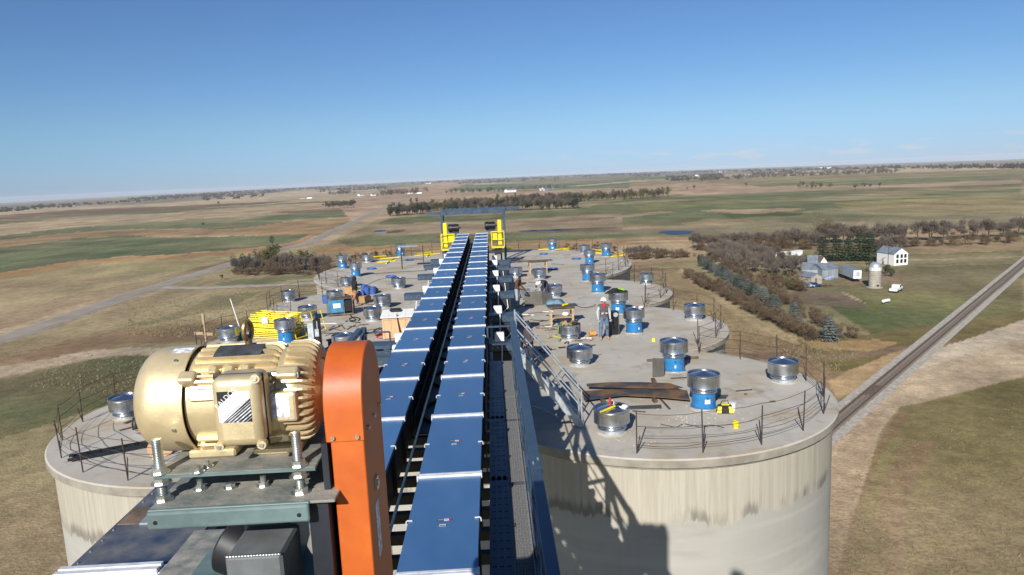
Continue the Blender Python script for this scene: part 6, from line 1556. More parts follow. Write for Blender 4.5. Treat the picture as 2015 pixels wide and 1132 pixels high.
r, h = gable('long grey sheet metal barn section on the left of the farmyard', 'barn', (1578, 546), (1617, 547), 8, 2.9, 1.6, M['shedwall'], M['tinroof'])
r, h = gable('taller grey sheet metal barn section beside the parked trailer', 'barn', (1617.5, 549), (1649, 547), 7, 3.3, 1.3, M['shedwall'], M['tinroof'])
door(r, -h * .8, -h * .3, 2.6, 'galv_dull', name='sliding_door')
r, h = gable('small weathered gabled shed in front of the grey barn', 'shed', (1596, 560), (1617, 558), 6, 2.3, 1.1, M['farmconc'], M['tinroof'], 'shed', False)
door(r, -h * .3, h * .1, 1.9)
r, h = gable('grey roofed shed behind the barn, left of the white gable', 'shed', (1590, 525), (1616, 525), 6, 1.8, 2.0, M['shedwall'], M['tinroof'], 'shed')
r, h = gable('white gabled garage behind the grey barn', 'garage', (1612, 526), (1629, 525), 6, 1.4, 2.3, M['white'], M['wooddark'], 'garage', False)
r, h = gable('white mobile home among the bare trees', 'mobile_home', (1526, 511), (1566, 510), 4, 2.4, .5, M['white'], M['white'], 'mobile home')
for x in (-.75, -.35, .1, .55): door(r, h * x, h * x + .9, 1.7, 'darkglass', name='window', z0=1.0)
r, h = gable('low white storage box beside the mobile home', 'storage_box', (1567, 504), (1579, 503), 3, 2.0, .15, M['white'], M['white'], 'storage box')
r, h = gable('pale two storey farmhouse at the right end of the drive', 'farmhouse', (1759, 523), (1786, 521), 9, 4.3, 1.9, M['white'], M['tinroof'], 'house', False)
for x in (-.7, -.1, .45):
    for z in (.9, 2.7):
        w_ = door(r, h * x, h * x + .95, z + 1.35, 'darkglass', name='window', z0=z); MB().b2(h * x - .08, h * x + 1.03, -.075, -.055, z - .12, z - .02).obj('sill', M['white'], w_)
MB().b2(-.3, .3, 4, 4.6, 6.0, 7.1).obj('chimney', M['rust'], r)
# stave silo with dome
p = gp(1721, 566); si = thing('stave_silo', 'tan concrete stave silo with silver dome in the farmyard', 'silo', (p.x, p.y, p.z))
sR = 1.72; zt = 6.2
MB().lathe([(sR, 0), (sR, zt - .9)], 28).obj('barrel', M['farmconc'], si, 40)
for k in range(9): MB().lathe([(sR + .015, .5 + k * .55), (sR + .03, .52 + k * .55), (sR + .015, .54 + k * .55)], 28).obj('hoop', M['rebar'], si)
MB().lathe([(sR + .01, zt - .9), (sR + .01, zt)], 28).obj('band', M['white'], si, 40)
for k in range(24):
    a = 2 * PI * k / 24
    if k == 0: st0 = MB().box((sR + .02, 0, zt - .42), (.02, .20, .5)).obj('dark_stave', M['farmconc'], si); q = st0
    else: q = st0.copy(); COL.objects.link(q); q.parent = si
    q.rotation_euler = (0, 0, a)
MB().lathe([(sR + .05, zt)] + [(sR * math.cos(t * PI / 16), zt + 1.55 * math.sin(t * PI / 16)) for t in range(0, 9)], 24).obj('dome', M['galv_dull'], si, 25)
MB().b2(-.3, .3, -sR - .1, -sR + .1, .6, 1.1).obj('hatch', M['black'], si)
MB().lathe([(sR + .5, 0), (sR + .5, .18), (sR, .18)], 24).obj('plinth', M['farmconc'], si)
# semi trailer
A, B_ = gp(1652, 545), gp(1680, 557); d = B_ - A; rz = math.atan2(d.y, d.x); L = 12.5
tr = thing('semi_trailer', 'long grey box trailer with white end doors parked beside the barn', 'trailer', (A.x, A.y, GZ), rz)
MB().b2(0, L, 0, 2.5, 1.15, 3.9).obj('box', mat('pale_trailer_side', (.26, .31, .34), .5, .3, .1, 1), tr, bevel=.05)
mb = MB()
for k in range(20): mb.b2(.3 + k * .6, .34 + k * .6, -.03, -.002, 1.2, 3.85)
mb.obj('side_rib', M['galv_dull'], tr)
for y in (.06, 1.28): MB().b2(L + .002, L + .05, y, y + 1.16, 1.25, 3.8).obj('end_door', M['white'], tr)
MB().b2(L + .051, L + .07, .9, 1.9, 1.9, 3.3).obj('door_panel', M['galv_dull'], tr)
for x in (1.3, 2.5):
    for y in (.15, 2.1): 
        mb = MB(); mb.M = Matrix.Translation((x, y, .5)) @ Matrix.Rotation(PI / 2, 4, 'X'); mb.lathe([(0, -.13), (.5, -.13), (.5, .13), (0, .13)], 16).obj('wheel', M['black'], tr, 40)
for y in (.4, 2.0): MB().b2(L - 2.6, L - 2.45, y, y + .15, 0, 1.15).obj('landing_leg', M['black'], tr)
# vehicles and yard clutter
def car(label, px, py, rz, m, pick=False, sc=1.0):
    p = gp(px, py); r = thing('parked_car' if not pick else 'pickup_truck', label, 'car' if not pick else 'pickup', (p.x, p.y, p.z), rz); r.scale = (sc,) * 3
    pr = [(-2.2, .35), (2.2, .35), (2.25, .75), (1.2, .95), (.6, 1.4), (-.9, 1.45), (-1.6, 1.0), (-2.25, .95)] if not pick else [(-2.6, .45), (2.5, .45), (2.55, 1.0), (1.4, 1.1), (.9, 1.7), (-.5, 1.7), (-.6, 1.05), (-2.6, 1.05)]
    n = len(pr); MB().add([(x, -.85, z) for x, z in pr] + [(x, .85, z) for x, z in pr], [tuple(range(n)), tuple(range(2 * n - 1, n - 1, -1))] + [(i, i + n, (i + 1) % n + n, (i + 1) % n) for i in range(n)]).obj('body', m, r, bevel=.08, seg=2)
    for s in (-1, 1): MB().b2(-.75 if not pick else -.35, .55 if not pick else .85, s * .86 - .012, s * .86 + .012, 1.02 if not pick else 1.15, 1.33 if not pick else 1.6).obj('window', M['darkglass'], r)
    for x in (-1.4, 1.4):
        for s in (-1, 1):
            mb = MB(); mb.M = Matrix.Translation((x, s * .8, .33)) @ Matrix.Rotation(PI / 2, 4, 'X'); mb.lathe([(0, -.1), (.33, -.1), (.33, .1), (0, .1)], 14).obj('wheel', M['black'], r, 40)
    return r
car('dark blue car parked before the small weathered shed', 1601, 565, .05, mat('dark_blue_car', (.02, .04, .12), .3, 0, .05, 1))
car('pale blue car parked under the rusty trees by the shed', 1588, 566, -.1, mat('pale_blue_car', (.25, .35, .45), .3, 0, .05, 1))
car('dark pickup truck parked behind the grey barn', 1588, 515, .2, mat('dark_pickup', (.02, .025, .03), .3, 0, .05, 1), True)
car('white van at the right side of the farmyard', 1763, 574, .8, M['white'], True, 1.2)
M['tarpblue'] = mat('blue_and_grey_tarp', (.07, .11, .30), .6, 0, .2, 1.2, col2=(.35, .36, .40))
p = gp(1632, 551); tag(MB().sph((0, 0, .5), (2.0, .9, .9), 9, 6).sph((1.2, .3, .6), (.8, .7, .9), 8, 5).obj('tarp_heap', M['tarpblue'], None, 20, 0, p), 'heap under a blue tarp against the tall barn wall', 'tarp heap')
p = gp(1623, 564); rp = MB(); r3 = random.Random(3)
for k in range(26): rp.box((r3.gauss(0, 1.2), r3.gauss(0, .6), r3.uniform(.1, .5)), (r3.uniform(.4, 1.2), .15, .12), (r3.uniform(-.4, .4), r3.uniform(-.4, .4), r3.uniform(0, 3)))
tag(rp.obj('scrap_heap', M['rust'], None, None, 0, p), 'heap of rusty scrap beside the dark blue car', 'scrap heap')
p = gp(1743, 597); tk = thing('white_tank', 'white cylindrical tank lying on the grass of the farmyard', 'tank', (p.x, p.y, p.z), .5)
MB().tube([(-1.5, 0, .7), (-1.3, 0, .7), (1.3, 0, .7), (1.5, 0, .7)], [.2, .42, .42, .2], 14).obj('barrel', M['white'], tk, 40); MB().b2(-1, -.8, -.3, .3, 0, .4).b2(.8, 1, -.3, .3, 0, .4).obj('cradle', M['rebar'], tk)
p = gp(1747, 526); up = thing('utility_pole', 'thin grey utility pole beside the farm drive', 'utility pole', (p.x, p.y, p.z)); MB().tube([(0, 0, 0), (0, 0, 7.5)], [.14, .09], 8).obj('pole', M['bark'], up); MB().b2(-.8, .8, -.06, .06, 6.9, 7.05).obj('cross_arm', M['bark'], up)
# distant farm buildings
for (a, b, dp, hw, hr, lb, wm) in (((999, 379), (1016, 378), 14, 5.0, 2.5, 'long white barn in front of the far green field', 'white'), ((1072, 375), (1089, 373.5), 14, 5.0, 2.5, 'white barn right of the first one before the far green field', 'white'),
        ((840, 362.5), (846, 362.2), 16, 7, 2, 'left of two tiny white sheds on the far skyline', 'white'), ((847.5, 362), (856, 361.5), 16, 8, 2, 'right of two tiny white sheds on the far skyline', 'white'),
        ((590, 392.5), (600, 392), 12, 4, 2, 'pale farm building left of the far bare trees', 'farmconc'), ((604, 391.5), (614, 391), 12, 4, 2, 'second pale farm building left of the far bare trees', 'white'), ((708, 386), (716, 385.5), 10, 4, 2, 'white farmhouse beside the far left trees', 'white'), ((732, 386), (741, 385.5), 10, 4, 2, 'white shed right of the far farmhouse', 'white'),
        ((1367, 347), (1374, 346.8), 16, 6, 2, 'tiny white farm shed beside the far dark grove', 'white'), ((1381, 346), (1391, 345.6), 18, 7, 3, 'tiny pale farmhouse right of the far dark grove', 'farmconc'), ((1420, 339.5), (1428, 339), 20, 8, 3, 'tiny pale farm on the far right skyline', 'white'),
        ((1617, 332), (1622, 331.8), 24, 9, 3, 'tiny white shed on the skyline, left of a pair', 'white'), ((1630, 332), (1638, 331.7), 24, 9, 3, 'tiny white shed on the skyline, right of a pair', 'white'), ((805, 382), (812, 381.6), 10, 4, 2, 'white shed beside the far bend of the highway', 'white'), ((818, 381.5), (830, 381), 10, 3.5, 2, 'long low white shed beside the far bend of the highway', 'white')):
    gable(lb, 'farm_building', a, b, dp, hw, hr, M[wm], M['tinroof'], 'farm building')

# ------------------------------------------------------------------ trees
def leafmat(name, a, b, rough=.85):
    m = bpy.data.materials.new(name); m.use_nodes = True; t = m.node_tree; bs = t.nodes['Principled BSDF']
    oi = t.nodes.new('ShaderNodeObjectInfo'); g = t.nodes.new('ShaderNodeNewGeometry'); x = t.nodes.new('ShaderNodeMix'); x.data_type = 'RGBA'
    n = t.nodes.new('ShaderNodeTexNoise'); n.inputs['Scale'].default_value = .45; t.links.new(g.outputs['Position'], n.inputs[0])
    ad = t.nodes.new('ShaderNodeMath'); ad.operation = 'ADD'; ad.use_clamp = True
    sc_ = t.nodes.new('ShaderNodeMath'); sc_.operation = 'MULTIPLY'; sc_.inputs[1].default_value = .6; t.links.new(oi.outputs['Random'], sc_.inputs[0])
    sb = t.nodes.new('ShaderNodeMapRange'); sb.inputs[1].default_value = .35; sb.inputs[2].default_value = .65; sb.inputs[4].default_value = .5; t.links.new(n.outputs[0], sb.inputs[0])
    t.links.new(sc_.outputs[0], ad.inputs[0]); t.links.new(sb.outputs[0], ad.inputs[1]); t.links.new(ad.outputs[0], x.inputs[0])
    x.inputs[6].default_value = (*a, 1); x.inputs[7].default_value = (*b, 1); t.links.new(x.outputs[2], bs.inputs['Base Color']); bs.inputs['Roughness'].default_value = rough; bs.inputs['Specular IOR Level'].default_value = .15
    return m
M['twig'] = leafmat('bare_twigs', (.098, .080, .068), (.165, .135, .108))
M['shrub'] = leafmat('brown_shrub_twigs', (.090, .064, .042), (.155, .112, .070))
M['oliveleaf'] = leafmat('olive_leaves', (.065, .075, .03), (.14, .115, .05))
M['cedar'] = leafmat('dark_cedar_foliage', (.030, .045, .022), (.060, .072, .034))
M['spruceblue'] = leafmat('blue_spruce_needles', (.085, .105, .095), (.200, .220, .200))
M['sprucegreen'] = leafmat('dark_spruce_needles', (.030, .052, .026), (.055, .078, .038))
M['willow'] = leafmat('yellow_willow_leaves', (.15, .13, .055), (.22, .18, .08))
M['rustleaf'] = leafmat('rusty_autumn_leaves', (.11, .068, .035), (.16, .105, .055))
def crown_twigs(seed, n, rx, rz, zc, base=.18, ln=(.07, .2), wd=.007):
    r = random.Random(seed); mb = MB()
    lobes = [(Vector((r.gauss(0, .45) * rx, r.gauss(0, .45) * rx, zc + r.gauss(0, .35) * rz)), r.uniform(.35, .6)) for _ in range(7)]
    root = Vector((0, 0, base)); v = []; f = []
    for _ in range(n):
        c, k = r.choice(lobes); d = Vector((r.gauss(0, 1), r.gauss(0, 1), r.gauss(0, 1))).normalized() * (r.random() ** .45)
        p = c + Vector((d.x * rx * k, d.y * rx * k, d.z * rz * k))
        if p.z < .02: p.z = r.uniform(.02, .1)
        g = ((p - root).normalized() * .7 + Vector((r.gauss(0, .45), r.gauss(0, .45), .35 + r.gauss(0, .35)))).normalized(); L = r.uniform(*ln)
        s = g.cross(Vector((r.gauss(0, 1), r.gauss(0, 1), r.gauss(0, 1)))).normalized() * wd * r.uniform(.6, 1.5)
        o = len(v); v += [p - s, p + s, p + g * L]; f.append((o, o + 1, o + 2))
    mb.add(v, f); return mb
def crown_leaves(seed, n, rx, rz, zc, sz, lob=9, spread=.5):
    r = random.Random(seed); mb = MB(); v = []; f = []
    lobes = [(Vector((r.gauss(0, spread) * rx, r.gauss(0, spread) * rx, zc + r.gauss(0, .42) * rz)), r.uniform(.28, .55)) for _ in range(lob)]
    for _ in range(n):
        c, k = r.choice(lobes); d = Vector((r.gauss(0, 1), r.gauss(0, 1), r.gauss(0, 1))).normalized() * (r.random() ** .35)
        p = c + Vector((d.x * rx * k, d.y * rx * k, d.z * rz * k)); p.z = max(p.z, .03)
        u = Vector((r.gauss(0, 1), r.gauss(0, 1), r.gauss(0, 1))).normalized(); w_ = u.orthogonal().normalized(); q = sz * r.uniform(.6, 1.4)
        o = len(v); v += [p - u * q, p + w_ * q * .6, p + u * q, p - w_ * q * .6]; f.append((o, o + 1, o + 2, o + 3))
    mb.add(v, f); return mb
def crown_spruce(seed, n, rx):
    r = random.Random(seed); mb = MB(); v = []; f = []
    tiers = 10
    for _ in range(n):
        t = r.random() ** .75; tier = (int(t * tiers) + r.uniform(0, .55)) / tiers; z = .03 + .95 * tier
        R_ = rx * (1 - tier) ** .72 * r.uniform(.5, 1.18) + .012; a = r.uniform(0, 2 * PI); k = r.random() ** .4
        p = Vector((math.cos(a) * R_ * k, math.sin(a) * R_ * k, z - .05 * k * (1 - tier)))
        d = Vector((math.cos(a), math.sin(a), -.25 + r.gauss(0, .15))).normalized(); s = d.cross(Vector((0, 0, 1))).normalized() * .020 * r.uniform(.6, 1.4); L = r.uniform(.05, .10) * (1.15 - .6 * tier)
        o = len(v); v += [p - s, p + d * L * .5 - s * 1.2 + Vector((0, 0, .005)), p + d * L, p + d * L * .5 + s * 1.2, p + s]; f.append((o, o + 1, o + 2, o + 3, o + 4))
    mb.add(v, f); return mb
def trunk(h, r, seed, limbs=6):
    q = random.Random(seed); mb = MB().tube([(0, 0, -.02), (q.uniform(-.01, .01), 0, h * .5), (q.uniform(-.03, .03), q.uniform(-.03, .03), h)], [r, r * .7, r * .35], 6)
    for _ in range(limbs):
        z = h * q.uniform(.35, .95); a = q.uniform(0, 6.28); L = q.uniform(.15, .32); mb.tube([(0, 0, z), (math.cos(a) * L * .5, math.sin(a) * L * .5, z + L * .5), (math.cos(a) * L * .8, math.sin(a) * L * .8, z + L * 1.05)], [r * .45, r * .3, r * .1], 4, False)
    return mb
KIND = {}
def tree_kind(key, name, crown, tr, cm_, nm_crown='crown'):
    r = thing(name, 'tree', 'tree', (0, 0, -500)); crown.obj(nm_crown, cm_, r)
    if tr: tr.obj('trunk', M['bark'], r)
    KIND.setdefault(key, []).append(r); KIDS[r.name] = list(r.children)
for s in range(3):
    tree_kind('bare', 'bare_tree', crown_twigs(10 + s, 1100, .30, .34, .62), trunk(.72, .022, s, 8), M['twig'])
    tree_kind('shrub', 'bare_shrub', crown_twigs(20 + s, 1000, .52, .50, .50, .0, (.08, .2), .011), trunk(.35, .02, s, 5), M['shrub'])
    tree_kind('cedar', 'cedar_tree', crown_leaves(30 + s, 900, .34, .46, .52, .030), trunk(.6, .025, s, 3), M['cedar'])
    tree_kind('olive', 'leafy_tree', crown_leaves(40 + s, 750, .40, .42, .55, .028), trunk(.6, .022, s, 5), M['oliveleaf'])
    tree_kind('blue', 'blue_spruce', crown_spruce(50 + s, 1500, .34), trunk(.8, .02, s, 0), M['spruceblue'])
    tree_kind('green', 'dark_spruce', crown_spruce(60 + s, 1500, .30), trunk(.8, .022, s, 0), M['sprucegreen'])
tree_kind('willow', 'willow_tree', crown_leaves(70, 1500, .48, .42, .58, .018, 12, .5), trunk(.6, .03, 7, 8), M['willow'])
tree_kind('rust', 'autumn_tree', crown_leaves(80, 900, .46, .42, .52, .024, 10), trunk(.6, .025, 8, 6), M['rustleaf'])
fresh = {id(r): r for l in KIND.values() for r in l}
def tree(key, p, h, label, group=None, wide=1.0):
    src = KIND[key][rnd.randrange(len(KIND[key]))]
    if id(src) in fresh: del fresh[id(src)]; o = src; o.location = (p.x, p.y, p.z - .05); o.rotation_euler = (0, 0, rnd.uniform(0, 6.28)); o['label'] = label
    else: o = copy_tree(src, None, (p.x, p.y, p.z - .05), rnd.uniform(0, 6.28), label)
    if group: o['group'] = group
    elif 'group' in o: del o['group']
    o['category'] = 'shrub' if key == 'shrub' else 'tree'
    o.scale = (h * wide, h * wide, h); return o
def row(key, a, b, n, h, label, group, jx=.5, wide=1.0, jy=0.6, mix=None):
    A, B_ = gp(*a), gp(*b)
    for i in range(n):
        t = (i + .5 + rnd.uniform(-.4, .4)) / n; p = A.lerp(B_, t); L = (B_ - A).length / n
        p.x += rnd.gauss(0, L * jx * .5); p.y += rnd.gauss(0, L * jy); p.z = hgt(p.x, p.y)
        k = key
        if mix and rnd.random() < mix[1]: k = mix[0]
        lb = label if isinstance(label, str) else label[k]
        tree(k, p, h * rnd.uniform(.75, 1.2), lb, group if isinstance(group, str) else group[k], wide * rnd.uniform(.9, 1.15))
def belt(name, key, spans):
    r = random.Random(hash(name) % 1000 if False else len(name)); mb = MB(); src = KIND[key]
    for a, b, n, h in spans:
        A, B_ = gp(*a), gp(*b)
        for i in range(n):
            p = A.lerp(B_, (i + r.random()) / n); p.x += r.gauss(0, 6); p.y += r.gauss(0, 14); p.z = hgt(p.x, p.y)
            me = KIDS[src[i % len(src)].name][0].data; hh = h * r.uniform(.7, 1.2); mb.M = Matrix.Translation(p) @ Matrix.Rotation(r.uniform(0, 6.28), 4, 'Z') @ Matrix.Diagonal((hh * 1.2, hh * 1.2, hh, 1))
            fs = [tuple(q.vertices) for q in list(me.polygons)[::3]]; vi = sorted({i_ for f_ in fs for i_ in f_}); mp_ = {v_: k_ for k_, v_ in enumerate(vi)}
            mb.add([me.vertices[v_].co * 1.0 for v_ in vi], [tuple(mp_[i_] for i_ in f_) for f_ in fs])
    tag(mb.obj(name, KIDS[src[0].name][0].data.materials[0]), None, None, None, 'stuff')
# windbreak beside the silos
for off, n, wd_ in ((0, 46, 'outer'), (7, 40, 'second')):
    row('shrub', (1350, 548 - off), (1605, 676 - off * 1.2), n, 2.7, f'bare brown shrub in the {wd_} row of the windbreak beside the silos', f'{wd_} row of brown windbreak shrubs', .4, 1.25)
SP = [(1382, 524, 'first blue spruce at the far end of the windbreak row'), (1391, 530, 'second blue spruce from the far end of the windbreak row'), (1403, 537, 'third blue spruce from the far end of the windbreak row'), (1415, 543, 'fourth blue spruce from the far end of the windbreak row'), (1427, 551, 'fifth blue spruce from the far end of the windbreak row'),
      (1439, 560, 'sixth blue spruce from the far end of the windbreak row'), (1454, 571, 'seventh blue spruce from the near end of the windbreak row'), (1471, 580, 'sixth blue spruce from the near end of the windbreak row'), (1490, 591, 'fifth blue spruce from the near end of the windbreak row'), (1503, 601, 'fourth blue spruce from the near end of the windbreak row'),
      (1526, 614, 'third blue spruce from the near end of the windbreak row'), (1562, 634, 'second blue spruce from the near end of the windbreak row'), (1630, 670, 'nearest and largest blue spruce, alone at the near end of the windbreak')]
for i, (x, y, lb) in enumerate(SP): tree('blue', gp(x, y), 5.0 + .7 * (i == 12) + rnd.uniform(-.4, .4), lb, None, 1.28)
for (x, y, h) in ((1397, 533, 4.0), (1421, 547, 4.2), (1447, 566, 4.2), (1480, 586, 4.2), (1515, 607, 4.0), (1376, 520, 4.5)): tree('cedar', gp(x, y), h, 'dark green cedar tucked between the blue spruces of the windbreak', 'cedars between the blue spruces', 1.0)
row('shrub', (1400, 512), (1530, 585), 26, 3.2, 'brown shrub behind the blue spruces of the windbreak', 'shrubs behind the spruces', 1.0, 1.2)
row('shrub', (1530, 590), (1665, 668), 24, 2.6, 'low brown shrub between the spruces and the garden plot', 'shrubs by the garden plot', .8, 1.2)
# bare grove and thicket
for (a, b, n, h, wd_) in (((1400, 508), (1470, 540), 14, 6.5, 'nearest the blue spruces'), ((1420, 500), (1510, 545), 16, 7, 'in the middle'), ((1450, 500), (1560, 548), 18, 7, 'in front of the mobile home'), ((1480, 505), (1575, 535), 12, 6.5, 'nearest the grey barn'), ((1390, 500), (1440, 512), 8, 6, 'at the far left corner')):
    row('bare', a, b, n, h, f'bare grey brown tree {wd_} of the grove beside the farmyard', 'bare grove by the farmyard, ' + wd_, .8)
row('shrub', (1500, 560), (1580, 575), 12, 3.0, 'brown undergrowth shrub at the edge of the bare grove', 'undergrowth of the bare grove', .8, 1.3)
for (x, y, h) in ((1545, 566, 4.6), (1553, 572, 4.2), (1500, 548, 4.0), (1526, 556, 4.0)): tree('olive', gp(x, y), h, 'olive green leafy bush at the edge of the bare grove', 'olive bushes of the grove')
for (x, y, h) in ((1563, 569, 5.2), (1571, 572, 4.2)): tree('rust', gp(x, y), h, 'rust coloured autumn tree beside the small weathered shed', 'rust coloured trees by the shed')
# behind the farmyard
row('shrub', (1365, 493), (1610, 489), 22, 3.6, 'brown undergrowth shrub of the belt behind the mobile home', 'undergrowth of the belt behind the mobile home', .7, 1.3)
row('shrub', (1720, 490), (2060, 474), 22, 3.6, 'brown undergrowth shrub of the belt right of the dark spruces', 'undergrowth of the belt right of the spruces', .7, 1.3)
for (a, b, n, h, wd_) in (((1365, 490), (1480, 485), 20, 7.5, 'at the left end of the belt, above the windbreak'), ((1480, 487), (1615, 486), 24, 8, 'in the belt behind the mobile home'), ((1600, 480), (1766, 478), 24, 8.5, 'in the belt above the five dark spruces'), ((1766, 478), (2060, 462), 18, 8.5, 'at the right end of the belt beyond the farmhouse'), ((1720, 500), (1766, 497), 5, 7, 'behind the stave silo')):
    row('bare', a, b, n, h, 'bare brown tree ' + wd_, 'bare trees ' + wd_.split(',')[0], .8, 1.2, .6, None)
row('rust', (1480, 492), (1600, 492), 7, 5.5, 'rusty brown tree in the belt behind the mobile home', 'rusty trees behind the mobile home', .8)
tree('willow', gp(1617, 480), 13.0, 'large yellow leaved willow standing above the belt behind the farm', None, .95)
tree('willow', gp(1760, 478), 9.0, 'smaller yellow leaved tree at the right end of the belt', None, .9)
for (x, y, h, lb) in ((1619, 513, 10, 'leftmost of five big dark spruces behind the farmyard'), (1645, 513, 10.2, 'second from left of five big dark spruces behind the farmyard'), (1668, 513, 9.2, 'third from left of five big dark spruces behind the farmyard'), (1691, 513, 11.5, 'tallest of five big dark spruces behind the farmyard'), (1708, 513, 11.2, 'rightmost of five big dark spruces behind the farmyard')):
    tree('green', gp(x, y), h, lb, None, 1.25)
for (x, y) in ((1741, 540), (1752, 545), (1712, 536)): tree('cedar', gp(x, y), 3.5, 'small dark evergreen beside the stave silo', 'small evergreens by the stave silo')
# behind the end silo, right and left
row('bare', (1236, 508), (1300, 505), 12, 4.8, 'bare tree of the thicket right behind the end silo', 'thicket behind the end silo', .6, 1.0, .5)
row('shrub', (1238, 511), (1358, 506), 18, 3.2, 'brown shrub of the thicket right behind the end silo', 'shrubs of the thicket behind the end silo', .6, 1.3)
for (x, y) in ((1312, 507), (1322, 505), (1305, 509)): tree('olive', gp(x, y), 3.6, 'olive bush in the thicket right behind the end silo', 'olive bushes behind the end silo')
row('shrub', (1090, 486), (1235, 497), 10, 2.6, 'brown shrub showing just over the rim of the end silo', 'shrubs over the end silo rim', .8, 1.2)
row('shrub', (620, 520), (790, 500), 16, 2.8, 'brown shrub left behind the end silo rim', 'shrubs left behind the end silo', .8, 1.2)
for (x, y, h) in ((474, 537, 4.5), (488, 534, 5), (512, 530, 6), (533, 526, 6.5), (548, 527, 5.5), (570, 530, 4.5), (582, 529, 5.2), (598, 528, 5.6), (612, 530, 4.6), (628, 532, 4.0), (480, 535, 5.6), (497, 533, 6.2), (508, 532, 5), (527, 527, 7), (539, 525, 7.6), (520, 535, 5.0), (590, 528, 6.2), (604, 527, 5.8), (556, 531, 5), (470, 541, 3.2)):
    tree('olive' if rnd.random() < .6 else 'cedar', gp(x, y), h * 1.5, 'olive green tree in the clump beside the highway on the left', 'leafy trees of the left clump')
row('shrub', (455, 543), (655, 540), 18, 3.8, 'brown shrub at the foot of the clump beside the highway on the left', 'shrubs of the left clump', .6, 1.3)
row('bare', (465, 538), (650, 533), 26, 7.5, 'bare brown tree in the clump beside the highway on the left', 'bare trees of the left clump', .6)
row('rust', (520, 540), (560, 538), 4, 5.0, 'rust tinged bush in the clump beside the highway on the left', 'rusty bushes of the left clump', .5)
for (x, y, h) in ((437, 551, 2.5), (690, 520, 2.5), (430, 404, 9), (400, 446, 5)): tree('bare', gp(x, y), h, 'lone bare tree standing in the fields on the left', 'lone trees in the left fields')
# middle distance belts
LB = {'bare': 'bare grey tree of the long wood behind the portal frame', 'cedar': 'dark evergreen tree of the long wood behind the portal frame', 'olive': 'olive tree of the long wood behind the portal frame'}
GB = {'bare': 'bare trees of the long wood', 'cedar': 'evergreens of the long wood', 'olive': 'olive trees of the long wood'}
row('bare', (765, 426), (850, 420), 22, 12, LB, GB, .6, 1.1, .5, ('cedar', .4))
row('bare', (835, 417), (1000, 410), 40, 13, LB, GB, .6, 1.1, .5, ('olive', .55))
row('bare', (880, 418), (1140, 411), 52, 13, LB, GB, .6, 1.1, .5, ('cedar', .45))
row('bare', (1000, 405), (1130, 398), 30, 13, LB, GB, .6, 1.1, .5, ('olive', .4))
row('olive', (1125, 398), (1312, 388), 44, 13, LB, GB, .6, 1.0, .5, ('bare', .4))
for (x, y) in ((1122, 411), (1128, 410), (1137, 409), (780, 424), (787, 423)): tree('cedar', gp(x, y), 12, LB['cedar'], GB['cedar'], 1.1)
row('bare', (640, 412), (698, 409), 16, 12, 'bare tree of the short row beside the left fields', 'short bare row in the left fields', .4)
row('olive', (1570, 372), (1640, 368), 8, 8, 'dark bush of the small far grove on the right', 'small far grove on the right', .6)
for (x, y, h) in ((1365, 374, 9), (1352, 375, 6), (1468, 368, 8), (1580, 370, 12), (1683, 374, 9), (1700, 372, 9), (1712, 371, 8), (1730, 370, 8), (1598, 371, 11)): tree('bare', gp(x, y), h, 'scattered bare tree in the far right fields', 'scattered trees in the far right fields')
belt('far_bare_belts', 'bare', (((655, 388), (695, 386), 12, 18), ((745, 391), (830, 384), 26, 18), ((1010, 378), (1110, 373), 22, 14), ((1350, 358), (1760, 344), 130, 15), ((1500, 350), (1766, 341), 50, 15)))
belt('far_evergreen_belt', 'cedar', (((880, 382), (1000, 378), 34, 12), ((1370, 357), (1480, 353), 20, 12)))
# skyline woods: too far to tell apart
def skyline():
    r = random.Random(11); mb = MB()
    for (x0, x1, yo, n, h) in ((-400, 330, 9, 150, 11), (252, 700, 5.5, 220, 14), (330, 560, 8, 90, 11), (560, 900, 6, 130, 13), (620, 760, 12, 80, 10), (800, 1250, 7, 170, 14), (1240, 1270, 9, 20, 9), (1310, 1420, 18, 70, 11), (1180, 1780, 6.5, 220, 15), (1480, 1560, 12, 40, 11), (1240, 1300, 10, 25, 10), (1780, 2300, 7, 160, 14), (400, 520, 14, 50, 9), (900, 1100, 10, 60, 12)):
        for _ in range(n):
            x = r.uniform(x0, x1); yh = 347 - .0436 * (x - 963) + 10 * ((x - 963) / 711) ** 2
            p = gp(x, yh + yo * r.uniform(.75, 1.3)); hh = h * r.uniform(.5, 1.2); wd = hh * r.uniform(.6, 1.6)
            for q in range(5):
                c = p + Vector((r.gauss(0, wd * .5), r.gauss(0, wd * .5), hh * r.uniform(.15, .75))); s = hh * r.uniform(.18, .35)
                mb.add([c + Vector((-s * 1.4, 0, -s)), c + Vector((s * 1.4, .3 * s, -s)), c + Vector((s * .4, s, s * .9)), c + Vector((-s * .6, -s, s * .8))], [(0, 1, 2), (0, 2, 3), (1, 3, 2), (0, 3, 1)])
    tag(mb.obj('distant_woods', M['skywood']), None, None, None, 'stuff')
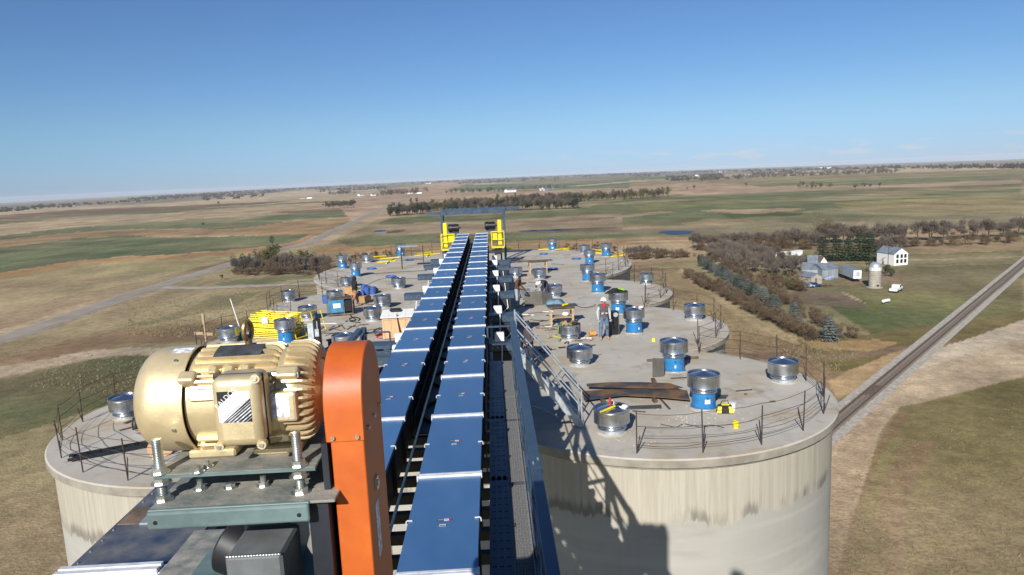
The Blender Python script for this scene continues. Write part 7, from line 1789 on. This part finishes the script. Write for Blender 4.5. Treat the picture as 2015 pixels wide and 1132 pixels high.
M['skywood'] = leafmat('distant_wood', (.060, .060, .050), (.10, .092, .075))
skyline()
for r in fresh.values():
    for ch in list(r.children): bpy.data.objects.remove(ch)
    bpy.data.objects.remove(r)
# ------------------------------------------------------------------ thin autumn haze over the plain
hz = bpy.data.materials.new('haze_air'); hz.use_nodes = True; t = hz.node_tree; t.nodes.clear()
ho = t.nodes.new('ShaderNodeOutputMaterial'); hv = t.nodes.new('ShaderNodeVolumePrincipled')
hv.inputs['Color'].default_value = (.86, .91, 1.0, 1); hv.inputs['Density'].default_value = 5.0e-5; hv.inputs['Anisotropy'].default_value = -.1
t.links.new(hv.outputs[0], ho.inputs['Volume'])
o = MB().b2(-14500, 14500, -14500, 14500, GZ - 260, CAM_Z + 6).obj('haze', hz); o['kind'] = 'stuff'
# ------------------------------------------------------------------ dry grass tufts on the near ground
def tufts():
    r = random.Random(21); v = []; f = []
    areas = ([(1690, 900), (2015, 780), (2015, 1132), (1662, 1132)], 1500, .22), ([(1400, 560), (1700, 690), (1640, 740), (1440, 660), (1300, 600)], 1800, .34), ([(100, 700), (420, 690), (300, 790), (60, 760)], 900, .35), ([(250, 600), (620, 560), (500, 670), (250, 660)], 2200, .4)
    for poly, n, h in areas:
        xs = [p[0] for p in poly]; ys = [p[1] for p in poly]; c = 0
        while c < n:
            x, y = r.uniform(min(xs), max(xs)), r.uniform(min(ys), max(ys))
            if not inpoly(np.array([x]), np.array([y]), poly)[0]: continue
            c += 1; p = gp(x, y); q = r.uniform(.5, 1.3) * h
            for _ in range(4):
                a = r.uniform(0, 6.28); s = Vector((math.cos(a), math.sin(a), 0)) * q * .16; t = p + Vector((r.gauss(0, .35) * q, r.gauss(0, .35) * q, q))
                b = p + Vector((r.gauss(0, .25), r.gauss(0, .25), 0)); o = len(v); v += [b - s, b + s, t]; f.append((o, o + 1, o + 2))
    o = MB().add(v, f).obj('dry_grass', leafmat('dry_grass_blades', (.20, .175, .09), (.30, .245, .145))); o['kind'] = 'stuff'
tufts()
